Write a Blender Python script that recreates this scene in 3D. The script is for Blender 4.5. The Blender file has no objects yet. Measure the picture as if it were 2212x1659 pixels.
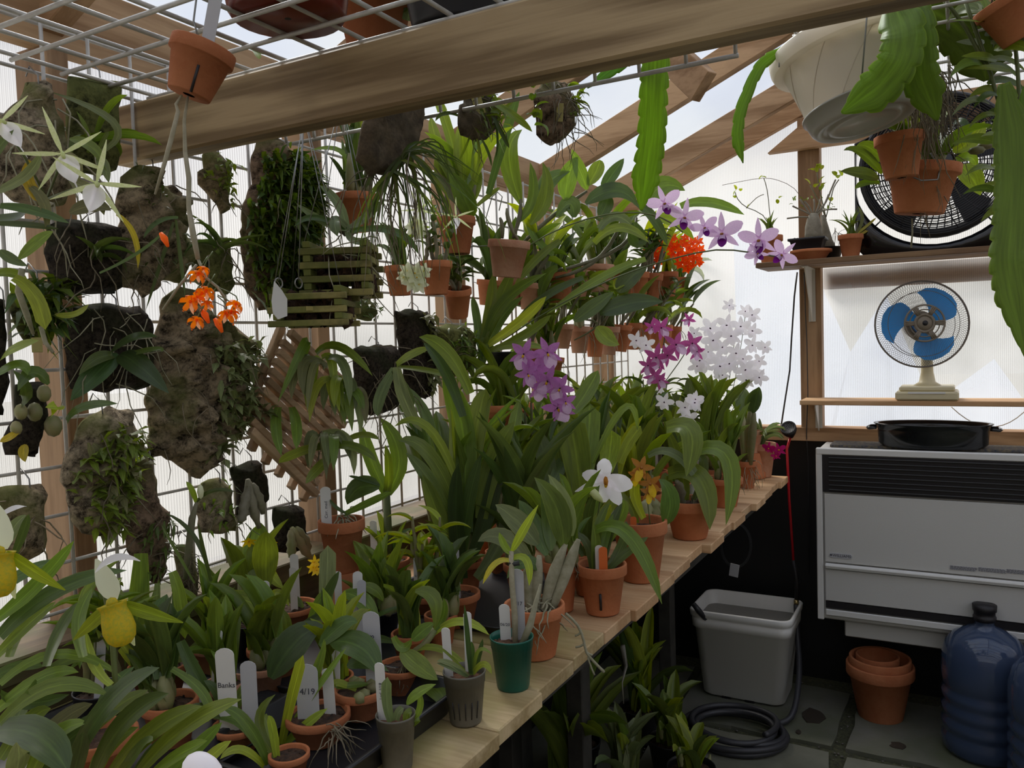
import bpy, math, random
from mathutils import Vector, Matrix, Quaternion, noise
random.seed(11)
R = math.radians
sc = bpy.context.scene
col = sc.collection
# ------------------------------------------------------------------ camera
H = 1.45
RT = Vector((0.87453, 0.48387, -0.03274)); FW = Vector((0, 0, 0)); UP = Vector((0, 0, 0))
yaw, pit, rol = R(28.93), R(-2.971), R(-1.878)
f0 = Vector((-math.sin(yaw)*math.cos(pit), math.cos(yaw)*math.cos(pit), math.sin(pit)))
r0 = f0.cross(Vector((0, 0, 1))).normalized(); u0 = r0.cross(f0)
FW = f0; RT = math.cos(rol)*r0 + math.sin(rol)*u0; UP = -math.sin(rol)*r0 + math.cos(rol)*u0
FPX = 1742.5
CAM = Vector((0, 0, H))
cd = bpy.data.cameras.new('camera'); cam = bpy.data.objects.new('camera', cd); col.objects.link(cam)
cam.matrix_world = Matrix(((RT.x, UP.x, -FW.x, 0), (RT.y, UP.y, -FW.y, 0), (RT.z, UP.z, -FW.z, H), (0, 0, 0, 1)))
cd.sensor_width = 36; cd.lens = FPX/2212*36; cd.clip_start = .02; cd.clip_end = 200
sc.camera = cam
# ------------------------------------------------------------------ world, light, exposure
sc.view_settings.view_transform = 'Standard'; sc.view_settings.look = 'None'
sc.view_settings.gamma = 1; sc.view_settings.use_curve_mapping = False
sc.view_settings.exposure = 0.48
SKY = 0.64
w = bpy.data.worlds.new('sky'); sc.world = w; w.use_nodes = True
nt = w.node_tree; N = nt.nodes; L = nt.links; N.clear()
tc = N.new('ShaderNodeTexCoord'); sp = N.new('ShaderNodeSeparateXYZ'); L.new(tc.outputs['Generated'], sp.inputs[0])
rp = N.new('ShaderNodeValToRGB'); L.new(sp.outputs[2], rp.inputs[0])
e = rp.color_ramp.elements
e[0].position = 0; e[0].color = (.62, .60, .52, 1); e[1].position = .10; e[1].color = (1.02, .96, .84, 1)
q = e.new(.35); q.color = (.86, .88, .99, 1); q = e.new(1.0); q.color = (.72, .80, 1.0, 1)
nz = N.new('ShaderNodeTexNoise'); nz.inputs['Scale'].default_value = 3.2; nz.inputs['Detail'].default_value = 5
L.new(tc.outputs['Generated'], nz.inputs['Vector'])
r2 = N.new('ShaderNodeValToRGB'); L.new(nz.outputs[0], r2.inputs[0])
r2.color_ramp.elements[0].position = .46; r2.color_ramp.elements[0].color = (0, 0, 0, 1)
r2.color_ramp.elements[1].position = .62; r2.color_ramp.elements[1].color = (1, 1, 1, 1)
mx = N.new('ShaderNodeMix'); mx.data_type = 'RGBA'; L.new(r2.outputs[0], mx.inputs['Factor'])
L.new(rp.outputs[0], mx.inputs[6]); mx.inputs[7].default_value = (1.12, 1.08, 1.0, 1)
bg = N.new('ShaderNodeBackground'); L.new(mx.outputs[2], bg.inputs[0]); bg.inputs[1].default_value = SKY
ow = N.new('ShaderNodeOutputWorld'); L.new(bg.outputs[0], ow.inputs[0])
sun_d = bpy.data.lights.new('sun', 'SUN'); sun_d.energy = 4.0; sun_d.angle = R(24); sun_d.color = (1, .93, .80)
sun = bpy.data.objects.new('sun', sun_d); col.objects.link(sun)
sun.rotation_euler = Vector((.55, -.42, -.72)).to_track_quat('-Z', 'Y').to_euler()

# ------------------------------------------------------------------ materials
M = {}
def mat(name, color, rough=.6, var=.0, vscale=8, color2=None, bump=0, bscale=40, spec=.5, metal=0, trans=0, coat=0, stretch=None, lo=.35, hi=.65, objvar=0):
    m = bpy.data.materials.new(name); m.use_nodes = True; nt = m.node_tree; N = nt.nodes; L = nt.links
    b = N['Principled BSDF']; b.inputs['Roughness'].default_value = rough
    b.inputs['Specular IOR Level'].default_value = spec; b.inputs['Metallic'].default_value = metal
    if coat: b.inputs['Coat Weight'].default_value = coat
    b.inputs['Base Color'].default_value = (*color, 1)
    src = None
    if color2 or bump:
        tc = N.new('ShaderNodeTexCoord'); v = tc.outputs['Object']
        if stretch:
            mp = N.new('ShaderNodeMapping'); mp.inputs['Scale'].default_value = stretch; L.new(v, mp.inputs[0]); v = mp.outputs[0]
    if color2:
        nz = N.new('ShaderNodeTexNoise'); nz.inputs['Scale'].default_value = vscale; nz.inputs['Detail'].default_value = 5; nz.inputs['Roughness'].default_value = .65
        L.new(v, nz.inputs['Vector'])
        rp = N.new('ShaderNodeValToRGB'); L.new(nz.outputs[0], rp.inputs[0])
        rp.color_ramp.elements[0].position = lo; rp.color_ramp.elements[0].color = (*color, 1)
        rp.color_ramp.elements[1].position = hi; rp.color_ramp.elements[1].color = (*color2, 1)
        src = rp.outputs[0]
    if objvar:
        oi = N.new('ShaderNodeObjectInfo'); hs = N.new('ShaderNodeHueSaturation')
        mr = N.new('ShaderNodeMapRange'); mr.inputs[3].default_value = 1-objvar; mr.inputs[4].default_value = 1+objvar
        L.new(oi.outputs['Random'], mr.inputs[0]); L.new(mr.outputs[0], hs.inputs['Value'])
        if src: L.new(src, hs.inputs['Color'])
        else: hs.inputs['Color'].default_value = (*color, 1)
        src = hs.outputs[0]
    if src: L.new(src, b.inputs['Base Color'])
    if bump:
        n2 = N.new('ShaderNodeTexNoise'); n2.inputs['Scale'].default_value = bscale; n2.inputs['Detail'].default_value = 4
        L.new(v, n2.inputs['Vector']); bp = N.new('ShaderNodeBump'); bp.inputs['Strength'].default_value = bump; bp.inputs['Distance'].default_value = .01
        L.new(n2.outputs[0], bp.inputs['Height']); L.new(bp.outputs[0], b.inputs['Normal'])
    if trans:
        t = N.new('ShaderNodeBsdfTranslucent'); ms = N.new('ShaderNodeMixShader'); ms.inputs[0].default_value = trans
        g = N.new('ShaderNodeHueSaturation'); g.inputs['Value'].default_value = 1.5; g.inputs['Saturation'].default_value = 1.1
        if src: L.new(src, g.inputs['Color'])
        else: g.inputs['Color'].default_value = (*color, 1)
        L.new(g.outputs[0], t.inputs[0]); L.new(b.outputs[0], ms.inputs[1]); L.new(t.outputs[0], ms.inputs[2])
        L.new(ms.outputs[0], N['Material Output'].inputs[0])
    M[name] = m; return m

def leafmat(name, c, rough=.42, trans=.3, ov=.28, mid=1.5):
    m = bpy.data.materials.new(name); m.use_nodes = True; nt = m.node_tree; N = nt.nodes; L = nt.links
    b = N['Principled BSDF']; b.inputs['Roughness'].default_value = rough; b.inputs['Specular IOR Level'].default_value = .45
    uv = N.new('ShaderNodeTexCoord'); sp = N.new('ShaderNodeSeparateXYZ'); L.new(uv.outputs['UV'], sp.inputs[0])
    # pale midrib along u = .5 and lighter growing base
    s = N.new('ShaderNodeMath'); s.operation = 'SUBTRACT'; L.new(sp.outputs[0], s.inputs[0]); s.inputs[1].default_value = .5
    a = N.new('ShaderNodeMath'); a.operation = 'ABSOLUTE'; L.new(s.outputs[0], a.inputs[0])
    rp = N.new('ShaderNodeValToRGB'); L.new(a.outputs[0], rp.inputs[0])
    rp.color_ramp.elements[0].position = 0; rp.color_ramp.elements[0].color = (*[min(1, x*mid) for x in c], 1)
    rp.color_ramp.elements[1].position = .06; rp.color_ramp.elements[1].color = (*c, 1)
    q = rp.color_ramp.elements.new(.46); q.color = (*c, 1); q = rp.color_ramp.elements.new(.5); q.color = (c[0]*1.5, c[1]*1.35, c[2]*1.2, 1)
    nz = N.new('ShaderNodeTexNoise'); nz.inputs['Scale'].default_value = 5; nz.inputs['Detail'].default_value = 4
    mp = N.new('ShaderNodeMapping'); mp.inputs['Scale'].default_value = (3, .8, 1); L.new(uv.outputs['UV'], mp.inputs[0]); L.new(mp.outputs[0], nz.inputs['Vector'])
    oi = N.new('ShaderNodeObjectInfo'); L.new(oi.outputs['Random'], mp.inputs['Location'])
    mr = N.new('ShaderNodeMapRange'); mr.inputs[3].default_value = 1-ov; mr.inputs[4].default_value = 1+ov; L.new(oi.outputs['Random'], mr.inputs[0])
    m2 = N.new('ShaderNodeMapRange'); m2.inputs[1].default_value = .3; m2.inputs[2].default_value = .7; m2.inputs[3].default_value = .8; m2.inputs[4].default_value = 1.2; L.new(nz.outputs[0], m2.inputs[0])
    mm = N.new('ShaderNodeMath'); mm.operation = 'MULTIPLY'; L.new(mr.outputs[0], mm.inputs[0]); L.new(m2.outputs[0], mm.inputs[1])
    hs = N.new('ShaderNodeHueSaturation'); L.new(rp.outputs[0], hs.inputs['Color']); L.new(mm.outputs[0], hs.inputs['Value'])
    h2 = N.new('ShaderNodeMapRange'); h2.inputs[3].default_value = .475; h2.inputs[4].default_value = .51
    fr = N.new('ShaderNodeMath'); fr.operation = 'FRACT'; f3 = N.new('ShaderNodeMath'); f3.operation = 'MULTIPLY'; f3.inputs[1].default_value = 7.31
    L.new(oi.outputs['Random'], f3.inputs[0]); L.new(f3.outputs[0], fr.inputs[0]); L.new(fr.outputs[0], h2.inputs[0]); L.new(h2.outputs[0], hs.inputs['Hue'])
    L.new(hs.outputs[0], b.inputs['Base Color'])
    t = N.new('ShaderNodeBsdfTranslucent'); g = N.new('ShaderNodeHueSaturation'); g.inputs['Value'].default_value = 1.7; g.inputs['Saturation'].default_value = 1.15; g.inputs['Hue'].default_value = .49
    L.new(hs.outputs[0], g.inputs['Color']); L.new(g.outputs[0], t.inputs[0])
    ms = N.new('ShaderNodeMixShader'); ms.inputs[0].default_value = trans
    L.new(b.outputs[0], ms.inputs[1]); L.new(t.outputs[0], ms.inputs[2]); L.new(ms.outputs[0], N['Material Output'].inputs[0])
    M[name] = m

def woodmat(name, c1, c2, axis='Y', scale=14, rough=.65, moss=None, bump=.15, fine=0):
    m = bpy.data.materials.new(name); m.use_nodes = True; nt = m.node_tree; N = nt.nodes; L = nt.links
    b = N['Principled BSDF']; b.inputs['Roughness'].default_value = rough; b.inputs['Specular IOR Level'].default_value = .25
    tc = N.new('ShaderNodeTexCoord'); oi = N.new('ShaderNodeObjectInfo')
    mp = N.new('ShaderNodeMapping'); s = [1, 1, 1]; s['XYZ'.index(axis)] = .05 if fine else .09
    mp.inputs['Scale'].default_value = s; L.new(tc.outputs['Object'], mp.inputs[0])
    cb = N.new('ShaderNodeCombineXYZ'); mu = N.new('ShaderNodeMath'); mu.operation = 'MULTIPLY'; mu.inputs[1].default_value = 9
    L.new(oi.outputs['Random'], mu.inputs[0]); [L.new(mu.outputs[0], cb.inputs[k]) for k in range(3)]; L.new(cb.outputs[0], mp.inputs['Location'])
    nz = N.new('ShaderNodeTexNoise'); nz.inputs['Scale'].default_value = 5; nz.inputs['Detail'].default_value = 3; L.new(mp.outputs[0], nz.inputs['Vector'])
    ad = N.new('ShaderNodeMath'); ad.operation = 'MULTIPLY'; ad.inputs[1].default_value = scale*2.2; L.new(nz.outputs[0], ad.inputs[0])
    sn = N.new('ShaderNodeMath'); sn.operation = 'SINE'; L.new(ad.outputs[0], sn.inputs[0])
    n2 = N.new('ShaderNodeTexNoise'); n2.inputs['Scale'].default_value = 120; n2.inputs['Detail'].default_value = 2; L.new(mp.outputs[0], n2.inputs['Vector'])
    a2 = N.new('ShaderNodeMath'); a2.operation = 'MULTIPLY_ADD'; a2.inputs[1].default_value = .35; L.new(sn.outputs[0], a2.inputs[0]); L.new(n2.outputs[0], a2.inputs[2])
    rp = N.new('ShaderNodeValToRGB'); L.new(a2.outputs[0], rp.inputs[0])
    rp.color_ramp.elements[0].position = .15; rp.color_ramp.elements[0].color = (*c1, 1); rp.color_ramp.elements[1].position = .8; rp.color_ramp.elements[1].color = (*c2, 1)
    o = rp.outputs[0]
    hs = N.new('ShaderNodeHueSaturation'); mr = N.new('ShaderNodeMapRange'); mr.inputs[3].default_value = .82; mr.inputs[4].default_value = 1.12
    L.new(oi.outputs['Random'], mr.inputs[0]); L.new(mr.outputs[0], hs.inputs['Value']); L.new(o, hs.inputs['Color']); o = hs.outputs[0]
    n3 = N.new('ShaderNodeTexNoise'); n3.inputs['Scale'].default_value = 7 if moss else 3; n3.inputs['Detail'].default_value = 6; L.new(tc.outputs['Object'], n3.inputs['Vector'])
    r3 = N.new('ShaderNodeValToRGB'); L.new(n3.outputs[0], r3.inputs[0])
    r3.color_ramp.elements[0].position = .42 if moss else .58; r3.color_ramp.elements[0].color = (0, 0, 0, 1)
    r3.color_ramp.elements[1].position = .62 if moss else .8; r3.color_ramp.elements[1].color = (.8, .8, .8, 1)
    mx = N.new('ShaderNodeMix'); mx.data_type = 'RGBA'; L.new(r3.outputs[0], mx.inputs['Factor']); L.new(o, mx.inputs[6])
    mx.inputs[7].default_value = (*(moss or [x*.6 for x in c1]), 1); L.new(mx.outputs[2], b.inputs['Base Color'])
    bp = N.new('ShaderNodeBump'); bp.inputs['Strength'].default_value = bump; bp.inputs['Distance'].default_value = .004; L.new(a2.outputs[0], bp.inputs['Height']); L.new(bp.outputs[0], b.inputs['Normal'])
    M[name] = m

def barkmat(name, c1, c2, c3, s=18):
    m = bpy.data.materials.new(name); m.use_nodes = True; nt = m.node_tree; N = nt.nodes; L = nt.links
    b = N['Principled BSDF']; b.inputs['Roughness'].default_value = .9; b.inputs['Specular IOR Level'].default_value = .15
    tc = N.new('ShaderNodeTexCoord')
    n1 = N.new('ShaderNodeTexNoise'); n1.inputs['Scale'].default_value = s*1.6; n1.inputs['Detail'].default_value = 10; n1.inputs['Roughness'].default_value = .78; L.new(tc.outputs['Object'], n1.inputs['Vector'])
    rp = N.new('ShaderNodeValToRGB'); L.new(n1.outputs[0], rp.inputs[0])
    rp.color_ramp.elements[0].position = .38; rp.color_ramp.elements[0].color = (*c1, 1); rp.color_ramp.elements[1].position = .57; rp.color_ramp.elements[1].color = (*c2, 1)
    n2 = N.new('ShaderNodeTexNoise'); n2.inputs['Scale'].default_value = 9; n2.inputs['Detail'].default_value = 5; L.new(tc.outputs['Object'], n2.inputs['Vector'])
    r2 = N.new('ShaderNodeValToRGB'); L.new(n2.outputs[0], r2.inputs[0]); r2.color_ramp.elements[0].position = .48; r2.color_ramp.elements[1].position = .62; r2.color_ramp.elements[1].color = (.8, .8, .8, 1)
    mx = N.new('ShaderNodeMix'); mx.data_type = 'RGBA'; L.new(r2.outputs[0], mx.inputs['Factor']); L.new(rp.outputs[0], mx.inputs[6]); mx.inputs[7].default_value = (*c3, 1)
    L.new(mx.outputs[2], b.inputs['Base Color'])
    bp = N.new('ShaderNodeBump'); bp.inputs['Strength'].default_value = 1.0; bp.inputs['Distance'].default_value = .012; L.new(n1.outputs[0], bp.inputs['Height']); L.new(bp.outputs[0], b.inputs['Normal'])
    M[name] = m

def polymat(name, rib=None, tint=(.93, .95, .97), clear=.80, ribamt=.13, diff=.55):
    m = bpy.data.materials.new(name); m.use_nodes = True; nt = m.node_tree; N = nt.nodes; L = nt.links; N.remove(N['Principled BSDF'])
    t = N.new('ShaderNodeBsdfTranslucent'); t.inputs[0].default_value = (diff*tint[0], diff*tint[1], diff*tint[2], 1)
    p = N.new('ShaderNodeBsdfTransparent'); p.inputs[0].default_value = (*tint, 1)
    g = N.new('ShaderNodeBsdfGlossy'); g.inputs['Roughness'].default_value = .25
    ms = N.new('ShaderNodeMixShader'); L.new(t.outputs[0], ms.inputs[1]); L.new(p.outputs[0], ms.inputs[2])
    ms.inputs[0].default_value = clear
    tc = N.new('ShaderNodeTexCoord')
    nz = N.new('ShaderNodeTexNoise'); nz.inputs['Scale'].default_value = 1.8; nz.inputs['Detail'].default_value = 3; L.new(tc.outputs['Object'], nz.inputs['Vector'])
    mr = N.new('ShaderNodeMapRange'); mr.inputs[1].default_value = .35; mr.inputs[2].default_value = .65; mr.inputs[3].default_value = clear-.12; mr.inputs[4].default_value = clear+.1; L.new(nz.outputs[0], mr.inputs[0])
    o = mr.outputs[0]
    if rib:
        wv = N.new('ShaderNodeTexWave'); wv.wave_type = 'BANDS'; wv.bands_direction = rib; wv.inputs['Scale'].default_value = 48; wv.inputs['Distortion'].default_value = .0
        L.new(tc.outputs['Object'], wv.inputs['Vector'])
        pw = N.new('ShaderNodeMath'); pw.operation = 'POWER'; pw.inputs[1].default_value = 5; L.new(wv.outputs['Fac'], pw.inputs[0])
        ma = N.new('ShaderNodeMix'); ma.data_type = 'RGBA'; L.new(pw.outputs[0], ma.inputs['Factor'])
        ma.inputs[6].default_value = (*tint, 1); k = 1-ribamt*2.2; ma.inputs[7].default_value = (tint[0]*k, tint[1]*k, tint[2]*k, 1)
        L.new(ma.outputs[2], p.inputs[0]); L.new(ma.outputs[2], t.inputs[0])
    L.new(o, ms.inputs[0])
    m2 = N.new('ShaderNodeMixShader'); m2.inputs[0].default_value = .04; L.new(ms.outputs[0], m2.inputs[1]); L.new(g.outputs[0], m2.inputs[2])
    L.new(m2.outputs[0], N['Material Output'].inputs[0])
    M[name] = m

woodmat('wood_x', (.33, .19, .095), (.54, .34, .19), 'X'); woodmat('wood_y', (.36, .215, .11), (.56, .37, .21), 'Y'); woodmat('wood_z', (.27, .16, .085), (.47, .30, .17), 'Z')
woodmat('beam_wood', (.23, .155, .08), (.47, .345, .195), 'X', scale=34, fine=1)
woodmat('plank_wood', (.56, .33, .165), (.76, .50, .28), 'X', scale=10); woodmat('plank_mossy', (.42, .30, .14), (.66, .50, .28), 'X', scale=10, moss=(.34, .30, .10))
woodmat('old_wood', (.10, .07, .04), (.20, .14, .08), 'Y', moss=(.09, .11, .03)); woodmat('slat_wood', (.34, .22, .125), (.56, .38, .23), 'Y')
woodmat('slat_mossy', (.15, .14, .05), (.32, .28, .10), 'Y', moss=(.16, .19, .04)); woodmat('shelf_wood', (.17, .10, .055), (.27, .17, .09), 'X')
barkmat('cork', (.030, .022, .013), (.64, .50, .32), (.25, .27, .08), 30); barkmat('cork_tan', (.06, .045, .028), (.70, .57, .39), (.30, .32, .10), 30)
barkmat('cork_brown', (.035, .022, .014), (.48, .33, .22), (.20, .20, .07), 30); barkmat('treefern', (.008, .006, .005), (.10, .078, .055), (.045, .055, .02), 80)
barkmat('moss_board', (.022, .026, .009), (.30, .31, .10), (.24, .27, .09), 26); barkmat('dark_slab', (.12, .095, .068), (.30, .24, .165), (.07, .06, .04), 14)
mat('terracotta', (.42, .135, .055), .85, color2=(.52, .20, .09), vscale=9, bump=.15, bscale=120, spec=.2, objvar=.18)
mat('terracotta_pale', (.45, .19, .10), .88, color2=(.62, .36, .24), vscale=7, bump=.15, bscale=120, spec=.2, objvar=.12)
mat('green_plastic', (.008, .11, .075), .35); mat('cloudy_plastic', (.17, .16, .13), .4, color2=(.24, .22, .17), vscale=20, trans=.25)
mat('dark_plastic', (.022, .022, .025), .4); mat('black_gloss', (.006, .006, .007), .15, spec=.6); mat('red_plastic', (.16, .022, .012), .3)
mat('soil', (.018, .011, .007), .95, color2=(.11, .055, .03), vscale=90, bump=.8, bscale=120); mat('bark_mix', (.05, .025, .014), .95, color2=(.22, .10, .05), vscale=70, bump=.8, bscale=100)
mat('wire_white', (.62, .60, .55), .35, color2=(.42, .40, .37), vscale=20); mat('wire_steel', (.28, .28, .27), .35, metal=.8); mat('rust', (.18, .07, .03), .8)
mat('white_tag', (.78, .77, .74), .5); mat('grey_tag', (.50, .50, .52), .5); mat('yellow_tag', (.42, .36, .12), .5); mat('orange_tag', (.75, .16, .03), .5)
mat('ink', (.05, .05, .07), .8); mat('root', (.26, .21, .14), .8, color2=(.12, .10, .055), vscale=40, objvar=.2); mat('root_pale', (.40, .37, .26), .8, color2=(.22, .21, .12), vscale=30)
mat('bulb', (.19, .22, .07), .5, color2=(.28, .23, .12), vscale=25, objvar=.25); mat('bulb_grey', (.27, .25, .19), .7, color2=(.16, .15, .09), vscale=25, objvar=.2); mat('cane', (.22, .19, .13), .65, color2=(.13, .14, .06), vscale=30, objvar=.2)
mat('cane_pale', (.42, .38, .27), .6, color2=(.28, .25, .15), vscale=35); mat('stem', (.12, .15, .045), .5, objvar=.2); mat('stem_brown', (.16, .10, .06), .6)
mat('caudex', (.30, .27, .20), .75, color2=(.20, .17, .12), vscale=30, bump=.3)
leafmat('leaf_mid', (.15, .23, .036), .36); leafmat('leaf_dark', (.078, .128, .030), .34, .25); leafmat('leaf_light', (.27, .36, .045), .42, .38); leafmat('leaf_grey', (.165, .215, .085), .45, .25)
leafmat('leaf_yellow', (.42, .36, .05), .5, .35); leafmat('leaf_deep', (.046, .085, .024), .3, .2); leafmat('leaf_cactus', (.19, .33, .05), .42, .5, .1, 1.2)
leafmat('leaf_olive', (.17, .18, .07), .55, .2)
def petal(n, c, c2=None, vs=20, tr=.35, lo=.45, hi=.6): mat(n, c, .5, color2=c2, vscale=vs, trans=tr, spec=.25, lo=lo, hi=hi)
petal('petal_white', (.92, .90, .93), None, 20, .5); petal('petal_cream', (.80, .82, .62)); petal('petal_lav', (.72, .50, .74), (.80, .62, .80), 30); petal('petal_purple', (.16, .01, .20), None)
petal('petal_milt', (.42, .09, .42), (.85, .68, .85), 130, .3, .52, .6); petal('petal_magenta', (.42, .05, .24), (.60, .22, .45), 90); petal('petal_hot', (.45, .0, .14))
petal('petal_orange', (.95, .24, .02)); petal('petal_peach', (.85, .45, .28)); petal('petal_red', (.90, .10, .01)); petal('petal_yellow', (.85, .60, .04)); petal('petal_slip', (.66, .52, .03), (.50, .48, .05), 12)
petal('petal_brown', (.28, .06, .04), (.65, .40, .05), 120); petal('petal_lip', (.70, .42, .04), (.35, .04, .03), 150); petal('petal_greenish', (.66, .72, .36), (.74, .77, .48), 15); petal('petal_eye', (.04, .0, .03))
polymat('poly_y', 'Y', (.93, .94, .97)); polymat('poly_x', 'X', (.95, .96, .98), ribamt=.07); polymat('poly_roof', None, (.90, .94, 1.0), clear=.80)
mat('black_sheet', (.008, .008, .009), .55, bump=.3, bscale=5); mat('board_grey', (.13, .12, .10), .8, color2=(.07, .07, .06), vscale=12)
mat('stone', (.13, .13, .09), .8, color2=(.20, .20, .15), vscale=4, bump=.4, bscale=14); mat('stone2', (.15, .145, .12), .8, color2=(.10, .11, .06), vscale=3, bump=.4, bscale=14)
mat('gravel', (.035, .034, .02), .95, color2=(.085, .09, .04), vscale=60, bump=1, bscale=90)
mat('pebble', (.22, .20, .17), .8, objvar=.5); mat('stain', (.045, .035, .025), .5)
mat('enamel', (.62, .61, .58), .45, bump=.05, bscale=300); mat('enamel_light', (.74, .73, .70), .4); mat('heater_dark', (.012, .010, .012), .5); mat('heater_line', (.045, .045, .045), .5); mat('tweed', (.03, .04, .07), .9, color2=(.20, .16, .09), vscale=90)
mat('bucket', (.82, .81, .77), .45); mat('water', (.16, .15, .13), .08); mat('rubber', (.038, .038, .043), .42); mat('brass', (.6, .45, .2), .3, metal=1)
mat('cream_plastic', (.72, .64, .42), .4, trans=.12); mat('fan_grey', (.22, .18, .13), .45); mat('fan_guard', (.19, .16, .13), .4); mat('red_wand', (.55, .01, .02), .25); mat('pot_white', (.80, .74, .64), .4, trans=.3); mat('saucer_white', (.50, .48, .43), .3, trans=.15)
mat('black_pan', (.006, .007, .008), .2, color2=(.02, .022, .022), vscale=250, lo=.6, hi=.75, coat=.3)
mat('bracket', (.62, .60, .54), .45); mat('bench_dark', (.03, .027, .021), .8, color2=(.055, .05, .04), vscale=15); mat('side_wall', (.20, .16, .11), .85)
m = mat('fan_blue', (.06, .22, .50), .3, trans=.45)
m = mat('jug', (.02, .05, .12), .12); b = m.node_tree.nodes['Principled BSDF']; b.inputs['Transmission Weight'].default_value = .35; b.inputs['Base Color'].default_value = (.075, .11, .20, 1); b.inputs['IOR'].default_value = 1.3; b.inputs['Roughness'].default_value = .05; b.inputs['Coat Weight'].default_value = .6
mat('jug_water', (.012, .022, .05), .15)
# ------------------------------------------------------------------ geometry helpers
def V(*a): return Vector(a)
def pt(x, y, X=None, Y=None, Z=None, D=None):
    d = RT*((x-1106)/FPX) + UP*(-(y-829.5)/FPX) + FW
    if X is not None: k = X/d.x
    elif Y is not None: k = Y/d.y
    elif Z is not None: k = (Z-H)/d.z
    else: k = D
    return CAM + d*k
def depth(p): return (Vector(p)-CAM).dot(FW)
def px(p):
    v = Vector(p)-CAM; z = v.dot(FW); return 1106+FPX*v.dot(RT)/z, 829.5-FPX*v.dot(UP)/z
def rn(a, b): return random.uniform(a, b)
class B:
    def __init__(s): s.v = []; s.f = []; s.m = []; s.uv = []; s.cm = 0; s.sm = []; s.smooth = True
    def vert(s, p, uv=(0, 0)): s.v.append(tuple(p)); s.uv.append(uv); return len(s.v)-1
    def face(s, *i): s.f.append(i); s.m.append(s.cm); s.sm.append(s.smooth)
    def box(s, c, size, rot=None, flat=True):
        c = Vector(c); h = Vector(size)/2; o = len(s.v); sm = s.smooth; s.smooth = not flat
        for k in range(8):
            p = Vector((h.x*(1 if k & 1 else -1), h.y*(1 if k & 2 else -1), h.z*(1 if k & 4 else -1)))
            if rot is not None: p = rot @ p
            s.vert(c+p)
        for q in ((0, 2, 3, 1), (4, 5, 7, 6), (0, 1, 5, 4), (2, 6, 7, 3), (0, 4, 6, 2), (1, 3, 7, 5)): s.face(*[o+i for i in q])
        s.smooth = sm; return s
    def bbox(s, c, size, bev=.003, rot=None):   # bevelled box
        c = Vector(c); h = Vector(size)/2; o = len(s.v); ids = {}
        bev = min(bev, min(h)*.8)
        for sx in (-1, 1):
            for sy in (-1, 1):
                for sz in (-1, 1):
                    for ax in range(3):
                        p = Vector((sx*h.x, sy*h.y, sz*h.z))
                        for a2 in range(3):
                            if a2 != ax: p[a2] -= math.copysign(bev, p[a2])
                        if rot is not None: p = rot @ p
                        ids[(sx, sy, sz, ax)] = s.vert(c+p)
        sm = s.smooth; s.smooth = False
        S = (-1, 1)
        for sg in S:
            s.face(*[ids[(sg, a, b, 0)] for a, b in ((-1, -1), (1, -1), (1, 1), (-1, 1))][::sg])
            s.face(*[ids[(a, sg, b, 1)] for a, b in ((-1, -1), (-1, 1), (1, 1), (1, -1))][::sg])
            s.face(*[ids[(a, b, sg, 2)] for a, b in ((-1, -1), (1, -1), (1, 1), (-1, 1))][::sg])
        for a in S:
            for b in S:
                s.face(ids[(-1, a, b, 1)], ids[(1, a, b, 1)], ids[(1, a, b, 2)], ids[(-1, a, b, 2)])
                s.face(ids[(a, -1, b, 0)], ids[(a, 1, b, 0)], ids[(a, 1, b, 2)], ids[(a, -1, b, 2)])
                s.face(ids[(a, b, -1, 0)], ids[(a, b, 1, 0)], ids[(a, b, 1, 1)], ids[(a, b, -1, 1)])
                for c3 in S: s.face(ids[(a, b, c3, 0)], ids[(a, b, c3, 1)], ids[(a, b, c3, 2)])
        s.smooth = sm; return s
    def tube(s, pts, r, n=6, cap=True, close=False):
        pts = [Vector(p) for p in pts]; k = len(pts); rs = r if isinstance(r, (list, tuple)) else [r]*k
        T = []
        for i in range(k):
            a = pts[(i-1) % k] if (i > 0 or close) else pts[0]; b = pts[(i+1) % k] if (i < k-1 or close) else pts[-1]
            t = (b-a); T.append(t.normalized() if t.length > 1e-9 else V(0, 0, 1))
        u = T[0].cross(V(.31, .2, .93)); u = u.normalized() if u.length > .01 else V(1, 0, 0)
        o = len(s.v)
        for i in range(k):
            u = (u - T[i]*u.dot(T[i])).normalized(); w = T[i].cross(u)
            for j in range(n):
                a = 2*math.pi*j/n; s.vert(pts[i]+(u*math.cos(a)+w*math.sin(a))*rs[i], (j/n, i/max(1, k-1)))
        for i in range(k if close else k-1):
            for j in range(n):
                i2 = (i+1) % k; s.face(o+i*n+j, o+i*n+(j+1) % n, o+i2*n+(j+1) % n, o+i2*n+j)
        if cap and not close:
            s.face(*[o+j for j in range(n)][::-1]); s.face(*[o+(k-1)*n+j for j in range(n)])
        return s
    def lathe(s, prof, n=24, mtx=None, close=False, sx=1, sy=1):
        o = len(s.v); k = len(prof)
        for (r, z) in prof:
            for j in range(n):
                a = 2*math.pi*j/n; p = V(r*math.cos(a)*sx, r*math.sin(a)*sy, z)
                s.vert(mtx @ p if mtx is not None else p)
        for i in range(k-1):
            for j in range(n): s.face(o+i*n+j, o+i*n+(j+1) % n, o+(i+1)*n+(j+1) % n, o+(i+1)*n+j)
        if prof[0][0] > 1e-6 and close: s.face(*[o+j for j in range(n)][::-1])
        if prof[-1][0] > 1e-6 and close: s.face(*[o+(k-1)*n+j for j in range(n)])
        return s
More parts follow.
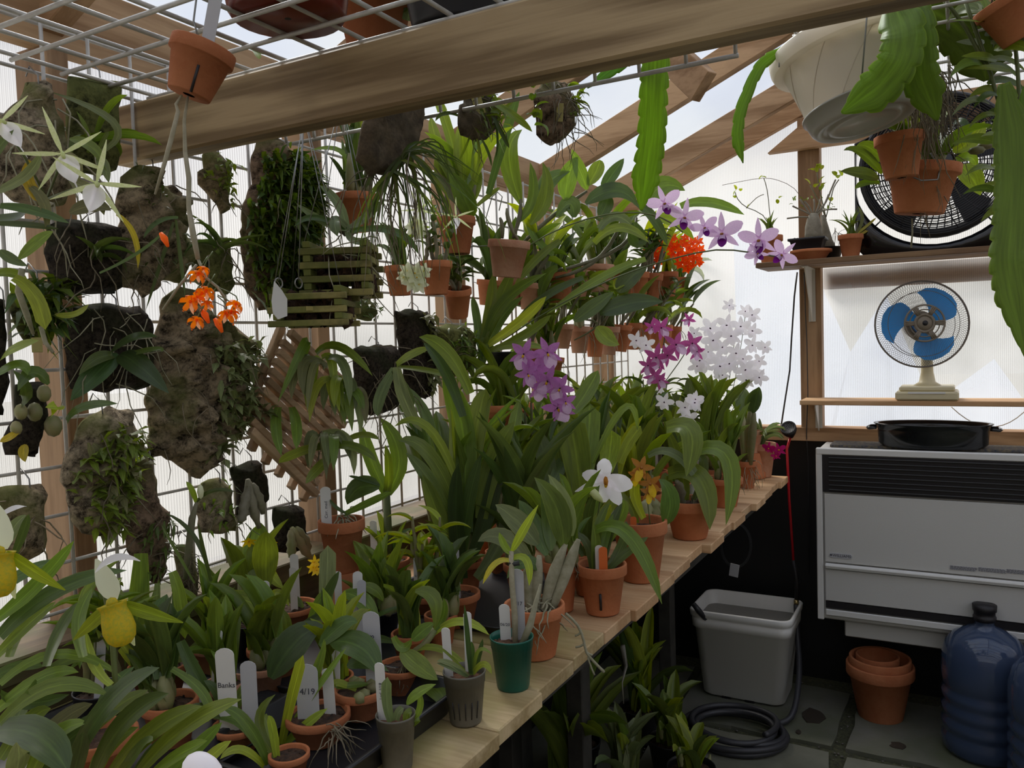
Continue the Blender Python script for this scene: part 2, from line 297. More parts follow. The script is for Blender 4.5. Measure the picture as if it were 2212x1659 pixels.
    def ribbon(s, pts, wid, nrm, fold=.25, cols=4, frill=0, ff=9):
        # leaf blade along pts; wid[i] full width, nrm[i] surface normal hint
        pts = [Vector(p) for p in pts]; k = len(pts); o = len(s.v); C = cols+1
        for i in range(k):
            t = (pts[min(i+1, k-1)]-pts[max(i-1, 0)]).normalized(); nn = nrm[i] if isinstance(nrm, list) else nrm
            sd = t.cross(Vector(nn)); sd = sd.normalized() if sd.length > 1e-6 else V(1, 0, 0); up = sd.cross(t).normalized()
            for j in range(C):
                u = 2*j/cols-1; w2 = wid[i]/2
                fr = frill*wid[i]*abs(u)**2*math.sin(ff*math.pi*i/k*2+(1.3 if u > 0 else 0)) if frill else 0
                s.vert(pts[i]+sd*(u*w2)+up*(fold*abs(u)*w2*(1-.35*abs(u))+fr), (j/cols, i/(k-1)))
        for i in range(k-1):
            for j in range(cols): a = o+i*C+j; s.face(a, a+1, a+C+1, a+C)
        return s
    def ball(s, c, r, sc3=(1, 1, 1), n=8, rot=None, jit=0):
        c = Vector(c); o = len(s.v); m_ = max(3, n//2)
        for i in range(m_+1):
            th = math.pi*i/m_
            for j in range(n):
                a = 2*math.pi*j/n; p = V(math.sin(th)*math.cos(a)*sc3[0], math.sin(th)*math.sin(a)*sc3[1], math.cos(th)*sc3[2])*r*(1+rn(-jit, jit))
                s.vert(c+(rot @ p if rot is not None else p))
        for i in range(m_):
            for j in range(n): s.face(o+i*n+j, o+(i+1)*n+j, o+(i+1)*n+(j+1) % n, o+i*n+(j+1) % n)
        return s
    def prism(s, poly, z0, z1, mtx=None):
        o = len(s.v); n = len(poly); sm = s.smooth; s.smooth = False
        for z in (z0, z1):
            for (x, y) in poly: p = V(x, y, z); s.vert(mtx @ p if mtx is not None else p)
        s.face(*[o+i for i in range(n)][::-1]); s.face(*[o+n+i for i in range(n)])
        for i in range(n): s.face(o+i, o+(i+1) % n, o+n+(i+1) % n, o+n+i)
        s.smooth = sm; return s
    def mesh(s, name, mats, off=None):
        me = bpy.data.meshes.new(name)
        vs = s.v if off is None else [(a-off.x, b-off.y, c-off.z) for a, b, c in s.v]
        me.from_pydata(vs, [], s.f); me.polygons.foreach_set('material_index', s.m); me.polygons.foreach_set('use_smooth', s.sm)
        if any(u != (0, 0) for u in s.uv):
            ul = me.uv_layers.new(name='UVMap'); li = [0]*len(me.loops); me.loops.foreach_get('vertex_index', li)
            fl = []; [fl.extend(s.uv[i]) for i in li]; ul.data.foreach_set('uv', fl)
        for mm in (mats if isinstance(mats, (list, tuple)) else [mats]): me.materials.append(M[mm])
        me.update(); return me
    def build(s, name, mats, parent=None, loc=None):
        wl = wpos(parent) if parent is not None else (Vector(loc) if loc is not None else Vector())
        if parent is not None and loc is not None: base = Vector(loc)
        else: base = wl
        me = s.mesh(name, mats, base); o = bpy.data.objects.new(name, me); col.objects.link(o)
        o.location = base-(wpos(parent) if parent is not None else Vector())
        if parent is not None: o.parent = parent
        o['_w'] = tuple(base); return o
def wpos(o):
    return Vector(o['_w'])
def inst(name, me, parent, wloc, rot=(0, 0, 0), scale=(1, 1, 1)):
    o = bpy.data.objects.new(name, me); col.objects.link(o); wloc = Vector(wloc)
    o.location = wloc-(wpos(parent) if parent is not None else Vector()); o['_w'] = tuple(wloc)
    if isinstance(rot, Quaternion): o.rotation_mode = 'QUATERNION'; o.rotation_quaternion = rot
    else: o.rotation_euler = rot
    o.scale = scale
    if parent is not None: o.parent = parent
    return o
LABELS = {}
def tag(o, label, cat, group=None):
    if label in LABELS and not group: print('DUP LABEL', label)
    LABELS[label] = 1
    o['label'] = label; o['category'] = cat
    if group: o['group'] = group
    return o
def thing(name, label, cat, loc, group=None):
    o = bpy.data.objects.new(name, None); o.empty_display_size = .02; col.objects.link(o); o.location = loc; o['_w'] = tuple(Vector(loc))
    return tag(o, label, cat, group)
def struct(o): o['kind'] = 'structure'; return o
def stuff(o): o['kind'] = 'stuff'; return o
def bez(p0, pm, p2, n):  # quadratic through the mid point
    p0, pm, p2 = Vector(p0), Vector(pm), Vector(p2); c = pm*2-(p0+p2)/2
    return [p0*(1-t)**2+c*2*t*(1-t)+p2*t*t for t in [i/n for i in range(n+1)]]
def wprof(kind, t):
    if kind == 'strap': return (.62+.38*min(1, t*3))*(max(0, 1-max(0, (t-.55)/.45)**2.3))**.8+.01
    if kind == 'broad': return .22*(1-t)+max(0, math.sin(math.pi*min(1, t**.85)))**.75*.95+.01
    if kind == 'lance': return .3*(1-t)+max(0, math.sin(math.pi*t**.62))**.9*.85+.01
    if kind == 'grass': return 1-t**1.6*.93
    if kind == 'club': return .6+.4*math.sin(t*2.2) if t < .9 else max(.02, (1-t)*10)*.8
    if kind == 'petal': return max(.05, math.sin(math.pi*(.06+.94*t**.8)))**.8
    if kind == 'round': return max(.06, math.sin(math.pi*(.08+.9*t**1.15)))**.55
    return 1
_leafc = {}
BENDS = [(4, 18), (6, 45), (10, 80), (14, 125), (30, 150)]
def leafmesh(shape, bi, matn):
    k = (shape, bi, matn)
    if k not in _leafc:
        a0, a1 = BENDS[bi]; n = 8; p = V(0, 0, 0); pts = [p.copy()]
        for i in range(n):
            a = R(a0+(a1-a0)*((i+.5)/n)**1.3); p = p+V(0, math.sin(a), math.cos(a))/n; pts.append(p.copy())
        b = B(); ns = []
        for i in range(n+1):
            a = R(a0+(a1-a0)*((i)/n)**1.3); ns.append(V(0, -math.cos(a), math.sin(a)))
        b.ribbon(pts, [wprof(shape, i/n) for i in range(n+1)], ns, .3)
        _leafc[k] = b.mesh('leaf', matn)
    return _leafc[k]
def leaf(parent, base, az, L, W, shape='strap', bi=1, matn='leaf_mid', tilt=0, roll=0):
    return inst('leaf', leafmesh(shape, bi, matn), parent, base, (R(-tilt), R(roll), az), (W, L, L))
def hl(parent, D, rows):
    # leaves given by base, middle and tip in the photograph, each at its own distance
    for r in rows:
        x0, y0, x1, y1, x2, y2, w, mt = r[:8]; d1 = r[8] if len(r) > 8 else rn(-.04, .04); sh = r[9] if len(r) > 9 else 'strap'
        ps = bez(pt(x0, y0, D=D), pt(x1, y1, D=D+d1*.6), pt(x2, y2, D=D+d1), 9)
        W = w*D/FPX; n = 9; b = B()
        tocam = (CAM-ps[4]).normalized(); hint = (tocam+V(0, 0, .55)+V(rn(-.2, .2), rn(-.2, .2), 0)).normalized()
        b.ribbon(ps, [W*wprof(sh, i/n) for i in range(n+1)], hint, .3)
        b.build('leaf', MT[mt], parent, ps[0])
MT = dict(m='leaf_mid', d='leaf_dark', l='leaf_light', g='leaf_grey', y='leaf_yellow', k='leaf_deep', c='leaf_cactus', o='leaf_olive')
def wig(p0, p1, n, a):
    p0, p1 = Vector(p0), Vector(p1); return [p0.lerp(p1, i/n)+(V(rn(-a, a), rn(-a, a), rn(-a, a)) if 0 < i else V()) for i in range(n+1)]
def roots(parent, pts, n, L, r=.0014, matn='root', down=.6, name='roots'):
    b = B(); r = r*.8; n = int(n*.8)+1
    for i in range(n):
        p = Vector(random.choice(pts))+V(rn(0, .01), rn(-.01, .01), rn(-.01, .01)); q = [p.copy()]; d = V(rn(-.1, .5), rn(-1, 1), rn(-1, .4)).normalized()
        for k in range(6):
            d = (d+V(rn(-.5, .5), rn(-.5, .5), rn(-.5, .5)-down*.5)).normalized(); p = p+d*L/6*rn(.6, 1.3); q.append(p.copy())
        b.tube(q, [r, r, r, r*.9, r*.8, r*.6, r*.3], 4)
    return stuff(b.build(name, matn, parent, pts[0]))
# ------------------------------------------------------------------ the greenhouse shell
XL, YE, YB, XR = -1.38, 3.49, -1.3, 2.1
RM = .43
def roofz(x): return 1.98+RM*(x+1.3) if x < .40 else 1.98+RM*1.70-RM*(x-.40)
floor = struct(B().box((.35, 1.1, -.05), (3.6, 4.9, .1)).build('floor', 'gravel'))
floor['_w'] = (0, 0, 0)
xs = [-1.42, -.98, -.36, .24, .86, 1.46, 2.08]; ys = [-1.2, -.6, .05, .68, 1.25, 1.75, 2.32, 2.885, 3.42]
k = 0
for i in range(len(xs)-1):
    for j in range(len(ys)-1):
        if ys[j+1] < .6 and xs[i] > 1: continue
        x0, x1, y0, y1 = xs[i]+.022, xs[i+1]-.022, ys[j]+.02, ys[j+1]-.02
        if j == 7: y1 = 3.38
        pol = []
        for a in range(20):
            t = a/20*4; e_ = int(t); f_ = t-e_
            P = [(x0, y0), (x1, y0), (x1, y1), (x0, y1)]; p_, q_ = P[e_], P[(e_+1) % 4]
            pol.append((p_[0]+(q_[0]-p_[0])*f_+rn(-.009, .009), p_[1]+(q_[1]-p_[1])*f_+rn(-.009, .009)))
        b = B().prism(pol, -.01, .012+rn(-.003, .003)); o = b.build('stone', random.choice(['stone', 'stone2']), floor, ((x0+x1)/2, (y0+y1)/2, 0))
b = B()
for i in range(500):
    gx, gy = random.choice([(rn(-1.3, 1.2), random.choice(ys[4:])+rn(-.018, .018)), (random.choice(xs[:4])+rn(-.018, .018), rn(1.8, 3.4))])
    b.ball((gx, gy, .005), rn(.002, .006), (1, 1, .6), 5, jit=.2)
stuff(b.build('gravel', 'pebble', floor))
for (x, y, w_, h_) in ((1755, 1545, .045, .035), (1940, 1610, .028, .015), (1725, 1580, .01, .008)):
    p = pt(x, y, Z=.0165); pol = [(p.x+w_*math.cos(a*.5)*rn(.7, 1.1), p.y+h_*2*math.sin(a*.5)*rn(.7, 1.1)) for a in range(12)]
    B().prism(pol, .012, .0165).build('stain', 'stain', floor, p)
# left wall: knee wall, sill, studs, plate, glazing
struct(B().box((XL-.03, 1.1, .5), (.04, 4.8, 1.0)).build('wall_left', 'black_sheet'))
struct(B().bbox((-1.325, 1.1, .975), (.15, 4.7, .04)).build('trim_1', 'old_wood'))
struct(B().bbox((-1.30, 1.1, .93), (.04, 4.7, .10)).build('trim_2', 'old_wood'))
for i, y in enumerate((-1.0, -.39, .22, .83, 1.44, 2.05, 2.66, 3.25)):
    struct(B().bbox((-1.335, y, 1.475), (.089, .038, .97), .002).build('trim_%d' % (3+i), 'wood_z', None, (-1.335, y, 1.475)))
struct(B().bbox((-1.319, 1.1, 2.02), (.038, 4.8, .125), .002).build('trim_11', 'wood_y'))
for i, (y0, y1) in enumerate(((-1.28, .22), (.22, 1.44), (1.44, 2.66), (2.66, 3.47))):
    struct(B().box((XL-.004, (y0+y1)/2, 1.53), (.006, y1-y0-.004, 1.08)).build('window_%d' % (i+1), 'poly_y'))
# roof rafters and glazing
n = 12
for i, y in enumerate((-1.0, -.39, .22, .83, 1.44, 2.05, 2.62, 3.2, 3.43)):
    b = B(); a = math.atan(RM); Lr = 1.80/math.cos(a); rot = Matrix.Rotation(-a, 3, 'Y')
    c = V(-.45, y, 1.98+RM*(.85)+.045/math.cos(a)); b.bbox(c, (Lr, .038, .089), .002, rot)
    o = struct(b.build('trim_%d' % n, 'wood_x', None, c)); n += 1
    b = B(); rot = Matrix.Rotation(a, 3, 'Y'); c = V(1.25, y, roofz(.4)-RM*.85+.045/math.cos(a)); b.bbox(c, (Lr, .038, .089), .002, rot)
    struct(b.build('trim_%d' % n, 'wood_x', None, c)); n += 1
struct(B().bbox((.40, 1.1, roofz(.4)+.04), (.04, 4.8, .14), .002).build('trim_%d' % n, 'wood_y')); n += 1
ce = None
for i, (y0, y1) in enumerate(((-1.3, .22), (.22, 1.44), (1.44, 2.64), (2.64, 3.55))):
    b = B(); a = math.atan(RM); rot = Matrix.Rotation(-a, 3, 'Y'); c = V(-.48, (y0+y1)/2, 1.98+RM*.82+.096/math.cos(a)); b.box(c, (1.90/math.cos(a), y1-y0-.002, .006), rot)
    o = struct(b.build('ceiling' if i == 0 else 'window_%d' % (8+i), 'poly_roof', None, c))
    b = B(); rot = Matrix.Rotation(a, 3, 'Y'); c = V(1.28, (y0+y1)/2, roofz(.4)-RM*.88+.096/math.cos(a)); b.box(c, (1.90/math.cos(a), y1-y0-.002, .006), rot)
    struct(b.build('window_%d' % (20+i), 'poly_roof', None, c))
# end wall
struct(B().box((.35, YE+.03, .51), (3.6, .03, 1.02)).build('wall_back', 'black_sheet'))
struct(B().bbox((.4, 3.45, 1.04), (3.5, .09, .055), .002).build('trim_%d' % n, 'wood_x')); n += 1
for x in (-.512, .34, 1.2):
    zt = roofz(x)-.0 if x < .3 else 2.28
    zt = min(zt, 2.3); struct(B().bbox((x, 3.44, (1.02+zt)/2), (.082, .06, zt-1.02), .002).build('trim_%d' % n, 'wood_z', None, (x, 3.44, 1.5))); n += 1
c = pt(1880, 275, Y=3.39); b = B()
pol = [(-.66, 2.17), (.9, 2.17), (.9, 2.30), (-.48, 2.30)]
struct(b.prism([(x, -z) for x, z in pol], 3.365, 3.405, Matrix(((1, 0, 0, 0), (0, 0, 1, 0), (0, -1, 0, 0), (0, 0, 0, 1)))).build('trim_%d' % n, 'wood_x')); n += 1
struct(B().bbox((.15, 3.53, 1.665), (1.25, .04, .085), .002).build('trim_%d' % n, 'wood_x', None, (.15, 3.53, 1.665))); n += 1
for i, (x0, x1) in enumerate(((XL, -.512), (-.512, .40), (.40, 1.25), (1.25, 2.15))):
    b = B(); zs = [(x0, 1.02), (x1, 1.02), (x1, roofz(x1)+.09), (x0, roofz(x0)+.09)]
    b.prism([(x+.001 if x == x0 else x-.001, -z) for x, z in zs], 3.492, 3.498, Matrix(((1, 0, 0, 0), (0, 0, 1, 0), (0, -1, 0, 0), (0, 0, 0, 1))))
    struct(b.build('window_%d' % (5+i), 'poly_x'))
# plastic sheet hanging in folds outside the end wall
mat('sheet_blue', (.62, .68, .80), .4, trans=.5)
b = B(); pts = [(-1.0, 2.0), (-.62, 1.75), (-.45, 1.35), (-.30, 1.62), (-.1, 1.1), (.15, 1.3), (.32, 1.02), (.6, 1.4)]
for k_, (x, z) in enumerate(pts): b.vert((x, 4.2+.12*(k_ % 2), z)); b.vert((x-.12*(k_ % 3), 4.2+.1*((k_+1) % 2), .2))
for k_ in range(len(pts)-1): b.face(2*k_, 2*k_+1, 2*k_+3, 2*k_+2)
tag(b.build('plastic_sheet', 'sheet_blue', None, (-.2, 4.2, .2)), 'blurred bluish plastic sheet in folds outside the end wall panels', 'sheet')
# rear and right walls behind the photographer
struct(B().box((.37, YB-.02, .87), (3.5, .04, 1.74)).build('wall_front', 'side_wall'))
b = B(); b.prism([(XL, -1.74), (2.12, -1.74), (2.12, -roofz(2.12)-.09), (.4, -roofz(.4)-.09), (XL, -roofz(XL)-.09)], YB-.01, YB, Matrix(((1, 0, 0, 0), (0, 0, 1, 0), (0, -1, 0, 0), (0, 0, 0, 1))))
struct(b.build('window_31', 'poly_x'))  # unseen rear gable glazing, added to let in fill light
struct(B().box((2.13, 1.1, .55), (.04, 4.8, 1.1)).build('wall_right', 'side_wall'))
struct(B().box((2.13, 1.1, 1.58), (.006, 4.8, .96)).build('window_30', 'poly_y'))
for i, y in enumerate((-.39, .5, 1.4, 2.3, 3.2)): struct(B().bbox((2.10, y, 1.55), (.06, .04, .95)).build('trim_%d' % n, 'wood_z', None, (2.1, y, 1.5))); n += 1
# ground outside
struct(B().box((0, 1, -.16), (60, 60, .1)).build('ground', 'ground_out') if 'ground_out' in M else B().box((0, 1, -.16), (60, 60, .1)).build('ground', (mat('ground_out', (.24, .235, .20), .9) and 'ground_out')))

# ------------------------------------------------------------------ overhead beam and grid shelf
o = B().bbox((-.05, .945, 1.833), (2.5, .04, .098), .004).build('crossbeam', 'beam_wood', None, (-.05, .945, 1.833))
tag(o, 'long bare wooden beam crossing overhead from the left wall', 'beam')
def bar(L, r=.003, name='wire'): return B().tube([(0, 0, 0), (0, 0, L)], r, 7).mesh(name, 'wire_white')
S3 = .0762
def grid(label, org, u, v, nu, nv, r=.0030, Lu=None, group=None):
    t = thing('wire_grid', label, 'grid', org, group); org = Vector(org); u = Vector(u).normalized(); v = Vector(v).normalized(); nn = u.cross(v).normalized()
    Lu = nu*S3; Lv = nv*S3
    mu = bar(Lv+.01, r); mv = bar(Lu+.01, r)
    for i in range(nu+1): inst('wire', mu, t, org+u*(i*S3)-v*.005+nn*r, v.to_track_quat('Z', 'Y'))
    for j in range(nv+1): inst('wire', mv, t, org+v*(j*S3)-u*.005-nn*r, u.to_track_quat('Z', 'Y'))
    return t
grid('white wire grid on left wall nearest the camera, behind the cork slabs', (-1.235, -.07, 1.049), (0, 1, 0), (0, 0, 1), 15, 12)
grid('white wire grid on left wall behind the slatted hanging baskets', (-1.235, 1.10, 1.049), (0, 1, 0), (0, 0, 1), 15, 12)
grid('far white wire grid on left wall behind the rows of clay pots', (-1.235, 2.27, 1.049), (0, 1, 0), (0, 0, 1), 13, 12)
g = grid('white wire grid shelf lying on the overhead beam', (-1.205, .326, 1.889), (1, 0, 0), (0, 1, 0), 12, 12, .0034)
x1, y1 = -1.205+12*S3, .326+12*S3
b = B()
for i in range(13): x = -1.205+i*S3; b.tube([(x, y1-.0, 1.889), (x, y1+.014, 1.886), (x, y1+.016, 1.872)], .0034, 6)
b.tube([(-1.205, y1+.016, 1.870), (x1+.004, y1+.016, 1.870)], .0038, 7)
b.build('edge_wire', 'wire_white', g)
# short block nailed to the rafter
p = pt(1478, 148, Y=2.30); b = B(); ax = (pt(1525, 195, Y=2.30)-pt(1440, 115, Y=2.36)).normalized(); q = ax.to_track_quat('X', 'Z').to_matrix()
tag(b.bbox(p, (.20, .038, .089), .002, q).build('wood_block', 'wood_x', None, p), 'short pale wooden block nailed to a roof rafter', 'block')
# ------------------------------------------------------------------ bench
ZB = .893
t = thing('plank_bench', 'long cedar plank bench along the left wall covered in potted orchids', 'bench', (-.92, 1.8, 0)); BENCH = t
y = 3.25; seams = []
i = 0
while y > .2:
    w_ = .1395; xf = -.586+rn(-.016, .012)
    if .86 < y < 1.0: xf = -.575
    b = B().bbox(((xf-1.26)/2, y-w_/2, ZB-.0125+rn(-.0012, .0012)), (xf+1.26, w_, .025), .002, Matrix.Rotation(rn(-.006, .006), 3, 'Z'))
    b.build('plank', 'plank_mossy' if y < 1.4 else 'plank_wood', t, ((xf-1.26)/2, y-w_/2, ZB-.0125)); y -= .1425
for x in (-.66, -1.2): B().bbox((x-.03*(x > -1), 1.72, ZB-.07), (.038, 3.0, .088)).build('rail', 'bench_dark', t)
for x in (-.66, -1.2): pass
for yy, x in ((.35, -.95), (1.25, -.95), (2.05, -.95), (.35, -1.18), (1.25, -1.18), (2.05, -1.18), (3.0, -1.0)):
    if 1: B().bbox((x, yy, (ZB-.03)/2), (.05, .06, ZB-.03)).build('leg', 'bench_dark', t)
o = B().box((-1.27, 1.35, .42), (.008, 2.0, .84)).build('backing_sheet', 'board_grey', t)
o = B().tube([pt(1345, 1395, X=-.62), pt(1352, 1440, X=-.62), pt(1344, 1475, X=-.60), pt(1347, 1520, X=-.6)], [.006, .005, .0015, .0012], 4).build('plastic_strip', 'cloudy_plastic')
tag(o, 'thin grey plastic strip hanging down from the bench edge', 'strip')

# ------------------------------------------------------------------ heater
hx0, hx1, hy0, hy1 = -.457, .46, 3.12, 3.37; hz0, hz1 = .385, 1.025
t = thing('wall_heater', 'wide grey enamel wall heater under the lower shelf', 'heater', (0, 3.25, hz0))
B().bbox(((hx0+hx1)/2, (hy0+hy1)/2+.006, (hz0+hz1)/2-.004), (hx1-hx0, hy1-hy0-.012, hz1-hz0-.008), .006).build('body', 'enamel', t)
B().bbox((hx0+.011, hy0+.004, (hz0+hz1)/2), (.022, .014, hz1-hz0), .003).build('side_trim', 'enamel_light', t)
B().bbox(((hx0+hx1)/2, hy0+.004, hz1-.012), (hx1-hx0, .016, .026), .004).build('top_trim', 'enamel_light', t)
def zH(y): return pt(1780, y, Y=3.12).z
zt, zb = zH(982), zH(1062)
B().box(((hx0+hx1)/2+.012, hy0+.0005, (zt+zb)/2), (hx1-hx0-.024, .006, zt-zb)).build('grille_back', 'heater_dark', t)
for i in range(8):
    z = zt-(zt-zb)*(i+.6)/8.2; B().bbox(((hx0+hx1)/2+.02, hy0-.004, z), (hx1-hx0-.05, .010, .003), .001).build('louver', 'heater_line', t, (0, hy0, z))
z = zH(1220); B().bbox(((hx0+hx1)/2+.014, hy0-.008, z), (hx1-hx0-.03, .018, .016), .003, Matrix.Rotation(.35, 3, 'X')).build('door_lip', 'enamel_light', t, (0, hy0, z))
B().bbox(((hx0+hx1)/2+.014, hy0-.001, (zH(1228)+zH(1295))/2), (hx1-hx0-.03, .006, zH(1228)-zH(1295)), .001).build('lower_panel', 'enamel', t)
B().bbox(((hx0+hx1)/2+.014, hy0-.001, (zH(1066)+zH(1212))/2), (hx1-hx0-.03, .006, zH(1066)-zH(1212)), .001).build('front_panel', 'enamel', t)
B().box(((hx0+hx1)/2+.014, hy0-.0, (zH(1297)+zH(1311))/2), (hx1-hx0-.03, .008, zH(1297)-zH(1311))).build('air_slot', 'heater_dark', t)
B().bbox(((hx0+hx1)/2+.014, hy0-.003, zH(1320)), (hx1-hx0-.03, .01, .022), .002).build('bottom_trim', 'enamel_light', t)
B().bbox((.03, 3.25, .345), (.80, .16, .06), .004).build('mounting_box', 'enamel', t)
B().box((0, 3.27, hz1-.002), (hx1-hx0-.08, .13, .008)).build('top_grille', 'tweed', t)
def text(s, size, p, q, mt, parent, name='writing', ext=.0003, align='CENTER'):
    c = bpy.data.curves.new(name, 'FONT'); c.body = s; c.size = size; c.extrude = ext; c.align_x = align; c.align_y = 'CENTER'; c.resolution_u = 2
    o = bpy.data.objects.new(name, c); me = bpy.data.meshes.new_from_object(o); bpy.data.objects.remove(o)
    me.materials.clear(); me.materials.append(M[mt]); return inst(name, me, parent, p, q)
FACE = Matrix(((1, 0, 0), (0, 0, -1), (0, 1, 0))).to_quaternion()   # text facing -Y
p = pt(1816, 1201, Y=hy0-.006); bw = .0785
pol = [(bw/2*math.copysign(1, math.cos(a))*.82+.009*math.cos(a)-(0), .009*math.sin(a)) for a in [2*math.pi*k/24+.01 for k in range(24)]]
bd = B().prism([(p.x+x*.95, -(p.z+z)) for x, z in pol], hy0-.006, hy0-.004, Matrix(((1, 0, 0, 0), (0, 0, 1, 0), (0, -1, 0, 0), (0, 0, 0, 1)))).build('badge', 'grey_tag', t, p)
wt = text('WILLIAMS', .0142, V(p.x+.004, hy0-.0066, p.z), FACE, 'ink', bd)
wt2 = B().box((p.x-.033, hy0-.0066, p.z+.001), (.007, .0006, .005)).build('emblem', 'ink', bd)
for k in range(3):
    pp = pt(2080+k*62, 1228+k*4, Y=hy0-.005); lb = B().box(pp, (.080, .0008, .014)).build('warning_label', 'grey_tag', t, pp)
    bb = B()
    for r_ in range(5):
        x = -.038
        while x < .036: l_ = rn(.003, .010); bb.box(pp+V(x+l_/2, -.0008, .0055-r_*.0027), (l_, .0004, .0011)); x += l_+.0018
    stuff(bb.build('fine_print', 'ink', lb, pp))
# ------------------------------------------------------------------ roasting pan
c = pt(2013, 968, Y=3.20); c = V(c.x, 3.235, hz1+.003)
t = thing('roasting_pan', 'black speckled oval roasting pan on top of the heater', 'pan', c)
mt_ = Matrix.Translation(c); b = B()
b.lathe([(.125, .004), (.155, .0), (.168, .012), (.172, .06), (.176, .078), (.184, .082), (.184, .085), (.172, .083), (.166, .06), (.160, .014), (.0, .008)], 40, mt_, sx=1.04, sy=.60)
b.build('pan', 'black_pan', t)
for s in (-1, 1):
    b = B(); b.tube([c+V(s*.178, -.035, .068), c+V(s*.205, -.034, .066), c+V(s*.212, 0, .065), c+V(s*.205, .034, .066), c+V(s*.178, .035, .068)], .006, 6).build('handle', 'black_pan', t)
# ------------------------------------------------------------------ shelves
def shelf(label, x0, x1, y0, y1, z, th, m_, brks):
    t = thing('wall_shelf', label, 'shelf', ((x0+x1)/2, (y0+y1)/2, z))
    B().bbox(((x0+x1)/2, (y0+y1)/2, z-th/2), (x1-x0, y1-y0, th), .002).build('board', m_, t)
    for (bx, bl) in brks:
        b = B(); yy = y1
        b.box((bx, yy-.002, z-th-bl/2), (.026, .003, bl)); b.box((bx, (yy+y0)/2+.02, z-th-.002), (.022, (yy-y0)*.8, .003))
        b.prism([(yy-.003, z-th-.003), (yy-.003, z-th-bl), (yy-.012, z-th-bl), (y0+.06, z-th-.012), (y0+.06, z-th-.003)], bx-.002, bx+.002, Matrix(((0, 0, 1, 0), (1, 0, 0, 0), (0, 1, 0, 0), (0, 0, 0, 1))))
        b.build('bracket', 'bracket', t, (bx, yy, z))
    return t
ZU = pt(1900, 548, Y=3.18).z; shelf('upper brown shelf on end wall carrying the big black fan', -.675, 1.0, 3.18, 3.409, ZU, .020, 'shelf_wood', ((-.505, .21), (.72, .21)))
ZL = pt(1900, 866, Y=3.25).z; shelf('lower narrow wooden shelf on end wall with the desk fan', -.532, .9, 3.25, 3.409, ZL, .018, 'plank_wood', ((-.485, .115), (.72, .115)))
# ------------------------------------------------------------------ desk fan
c = pt(1990, 700, Y=3.27); fb = V(pt(2003, 860, Y=3.325).x, 3.325, ZL)
t = thing('desk_fan', 'cream desk fan with blue blades on the lower shelf', 'fan', fb)
B().bbox(fb+V(0, 0, .018), (.205, .155, .032), .006).build('base', 'cream_plastic', t)
b = B(); b.bbox(fb+V(0, 0, .043), (.18, .13, .018), .005); b.build('base_top', 'cream_plastic', t)
b = B(); b.tube([fb+V(0, .01, .05), fb+V(0, .01, .065), fb+V(0, .01, .10), fb+V(-.002, .02, .24)], [.05, .028, .021, .017], 12).build('neck', 'cream_plastic', t)
B().box(fb+V(0, -.079, .03), (.12, .002, .006)).build('buttons', 'white_tag', t)
RF = .156; MF = Matrix.Translation(V(c.x, 3.29, c.z)) @ Matrix.Rotation(R(14), 4, 'Z') @ Matrix.Rotation(R(-3), 4, 'X') @ Matrix(((1, 0, 0, 0), (0, 0, 1, 0), (0, 1, 0, 0), (0, 0, 0, 1)))   # local +Z faces away, -Z faces room
B().lathe([(0, .01), (.045, .012), (.052, .03), (.048, .085), (.03, .10), (0, .102)], 20, MF).build('motor_housing', 'fan_grey', t)
for k in range(3):
    b = B(); pts = []; 
    a0 = k*2.094+.5; n_ = 7; C = 6
    for i in range(n_+1):
        r_ = .030+(RF*.88-.030)*i/n_; sweep = 1.0*math.sin(math.pi*min(1, .25+.75*i/n_)*.55)+.12
        for j in range(C+1):
            u = j/C*2-1; a = a0+u*sweep*.62+.5*(i/n_); rr = r_*(1-.10*(i/n_)**3*(abs(u)**3)*1.6)
            b.vert(MF @ V(rr*math.cos(a), rr*math.sin(a), -.012+u*.014))
    for i in range(n_):
        for j in range(C): q_ = i*(C+1)+j; b.face(q_, q_+1, q_+C+2, q_+C+1)
    b.build('blade', 'fan_blue', t)
B().lathe([(0, -.034), (.022, -.034), (.030, -.026), (.032, .01)], 20, MF).build('hub', 'fan_blue', t)
b = B(); NW = 110
for k in range(NW):
    a = 2*math.pi*k/NW; tw = .34
    for sgn in (-1, 1):
        q = []
        for i in range(8):
            f_ = i/7; r_ = .056+(RF-.056)*f_; z = sgn*(.046*math.sqrt(max(0, 1-f_**2.6)))
            if sgn > 0: z *= .9
            aa = a+tw*(1-f_)*(1 if sgn < 0 else -1); q.append(MF @ V(r_*math.cos(aa), r_*math.sin(aa), z))
        b.tube(q, .00062, 3, cap=False)
stuff(b.build('guard_wires', 'fan_guard', t))
b = B(); b.tube([MF @ V(RF*math.cos(a), RF*math.sin(a), 0) for a in [2*math.pi*i/48 for i in range(48)]], .0036, 6, close=True)
for rr, z in ((.118, -.034), (.118, .03)): b.tube([MF @ V(rr*math.cos(a), rr*math.sin(a), z) for a in [2*math.pi*i/48 for i in range(48)]], .0011, 4, close=True)
b.build('guard_ring', 'fan_guard', t)
b = B()
for r0_, r1_ in ((.026, .036), (.062, .068)): b.lathe([(r0_, -.048), (r0_, -.052), (r1_, -.052), (r1_, -.046)], 32, MF)
for k in range(24):      # slotted centre plate: three rings joined by spokes
    a = 2*math.pi*k/24
    if k % 4 == 0: 
        for da in (-.11, 0, .11): b.tube([MF @ V(.034*math.cos(a+da*1), .034*math.sin(a+da*1), -.050), MF @ V(.064*math.cos(a+da*.9), .064*math.sin(a+da*.9), -.050)], .0042, 4)
for rr in (.049,): b.tube([MF @ V(rr*math.cos(a), rr*math.sin(a), -.050) for a in [2*math.pi*i/32 for i in range(32)]], .0022, 4, close=True)
b.build('centre_plate', 'fan_grey', t)
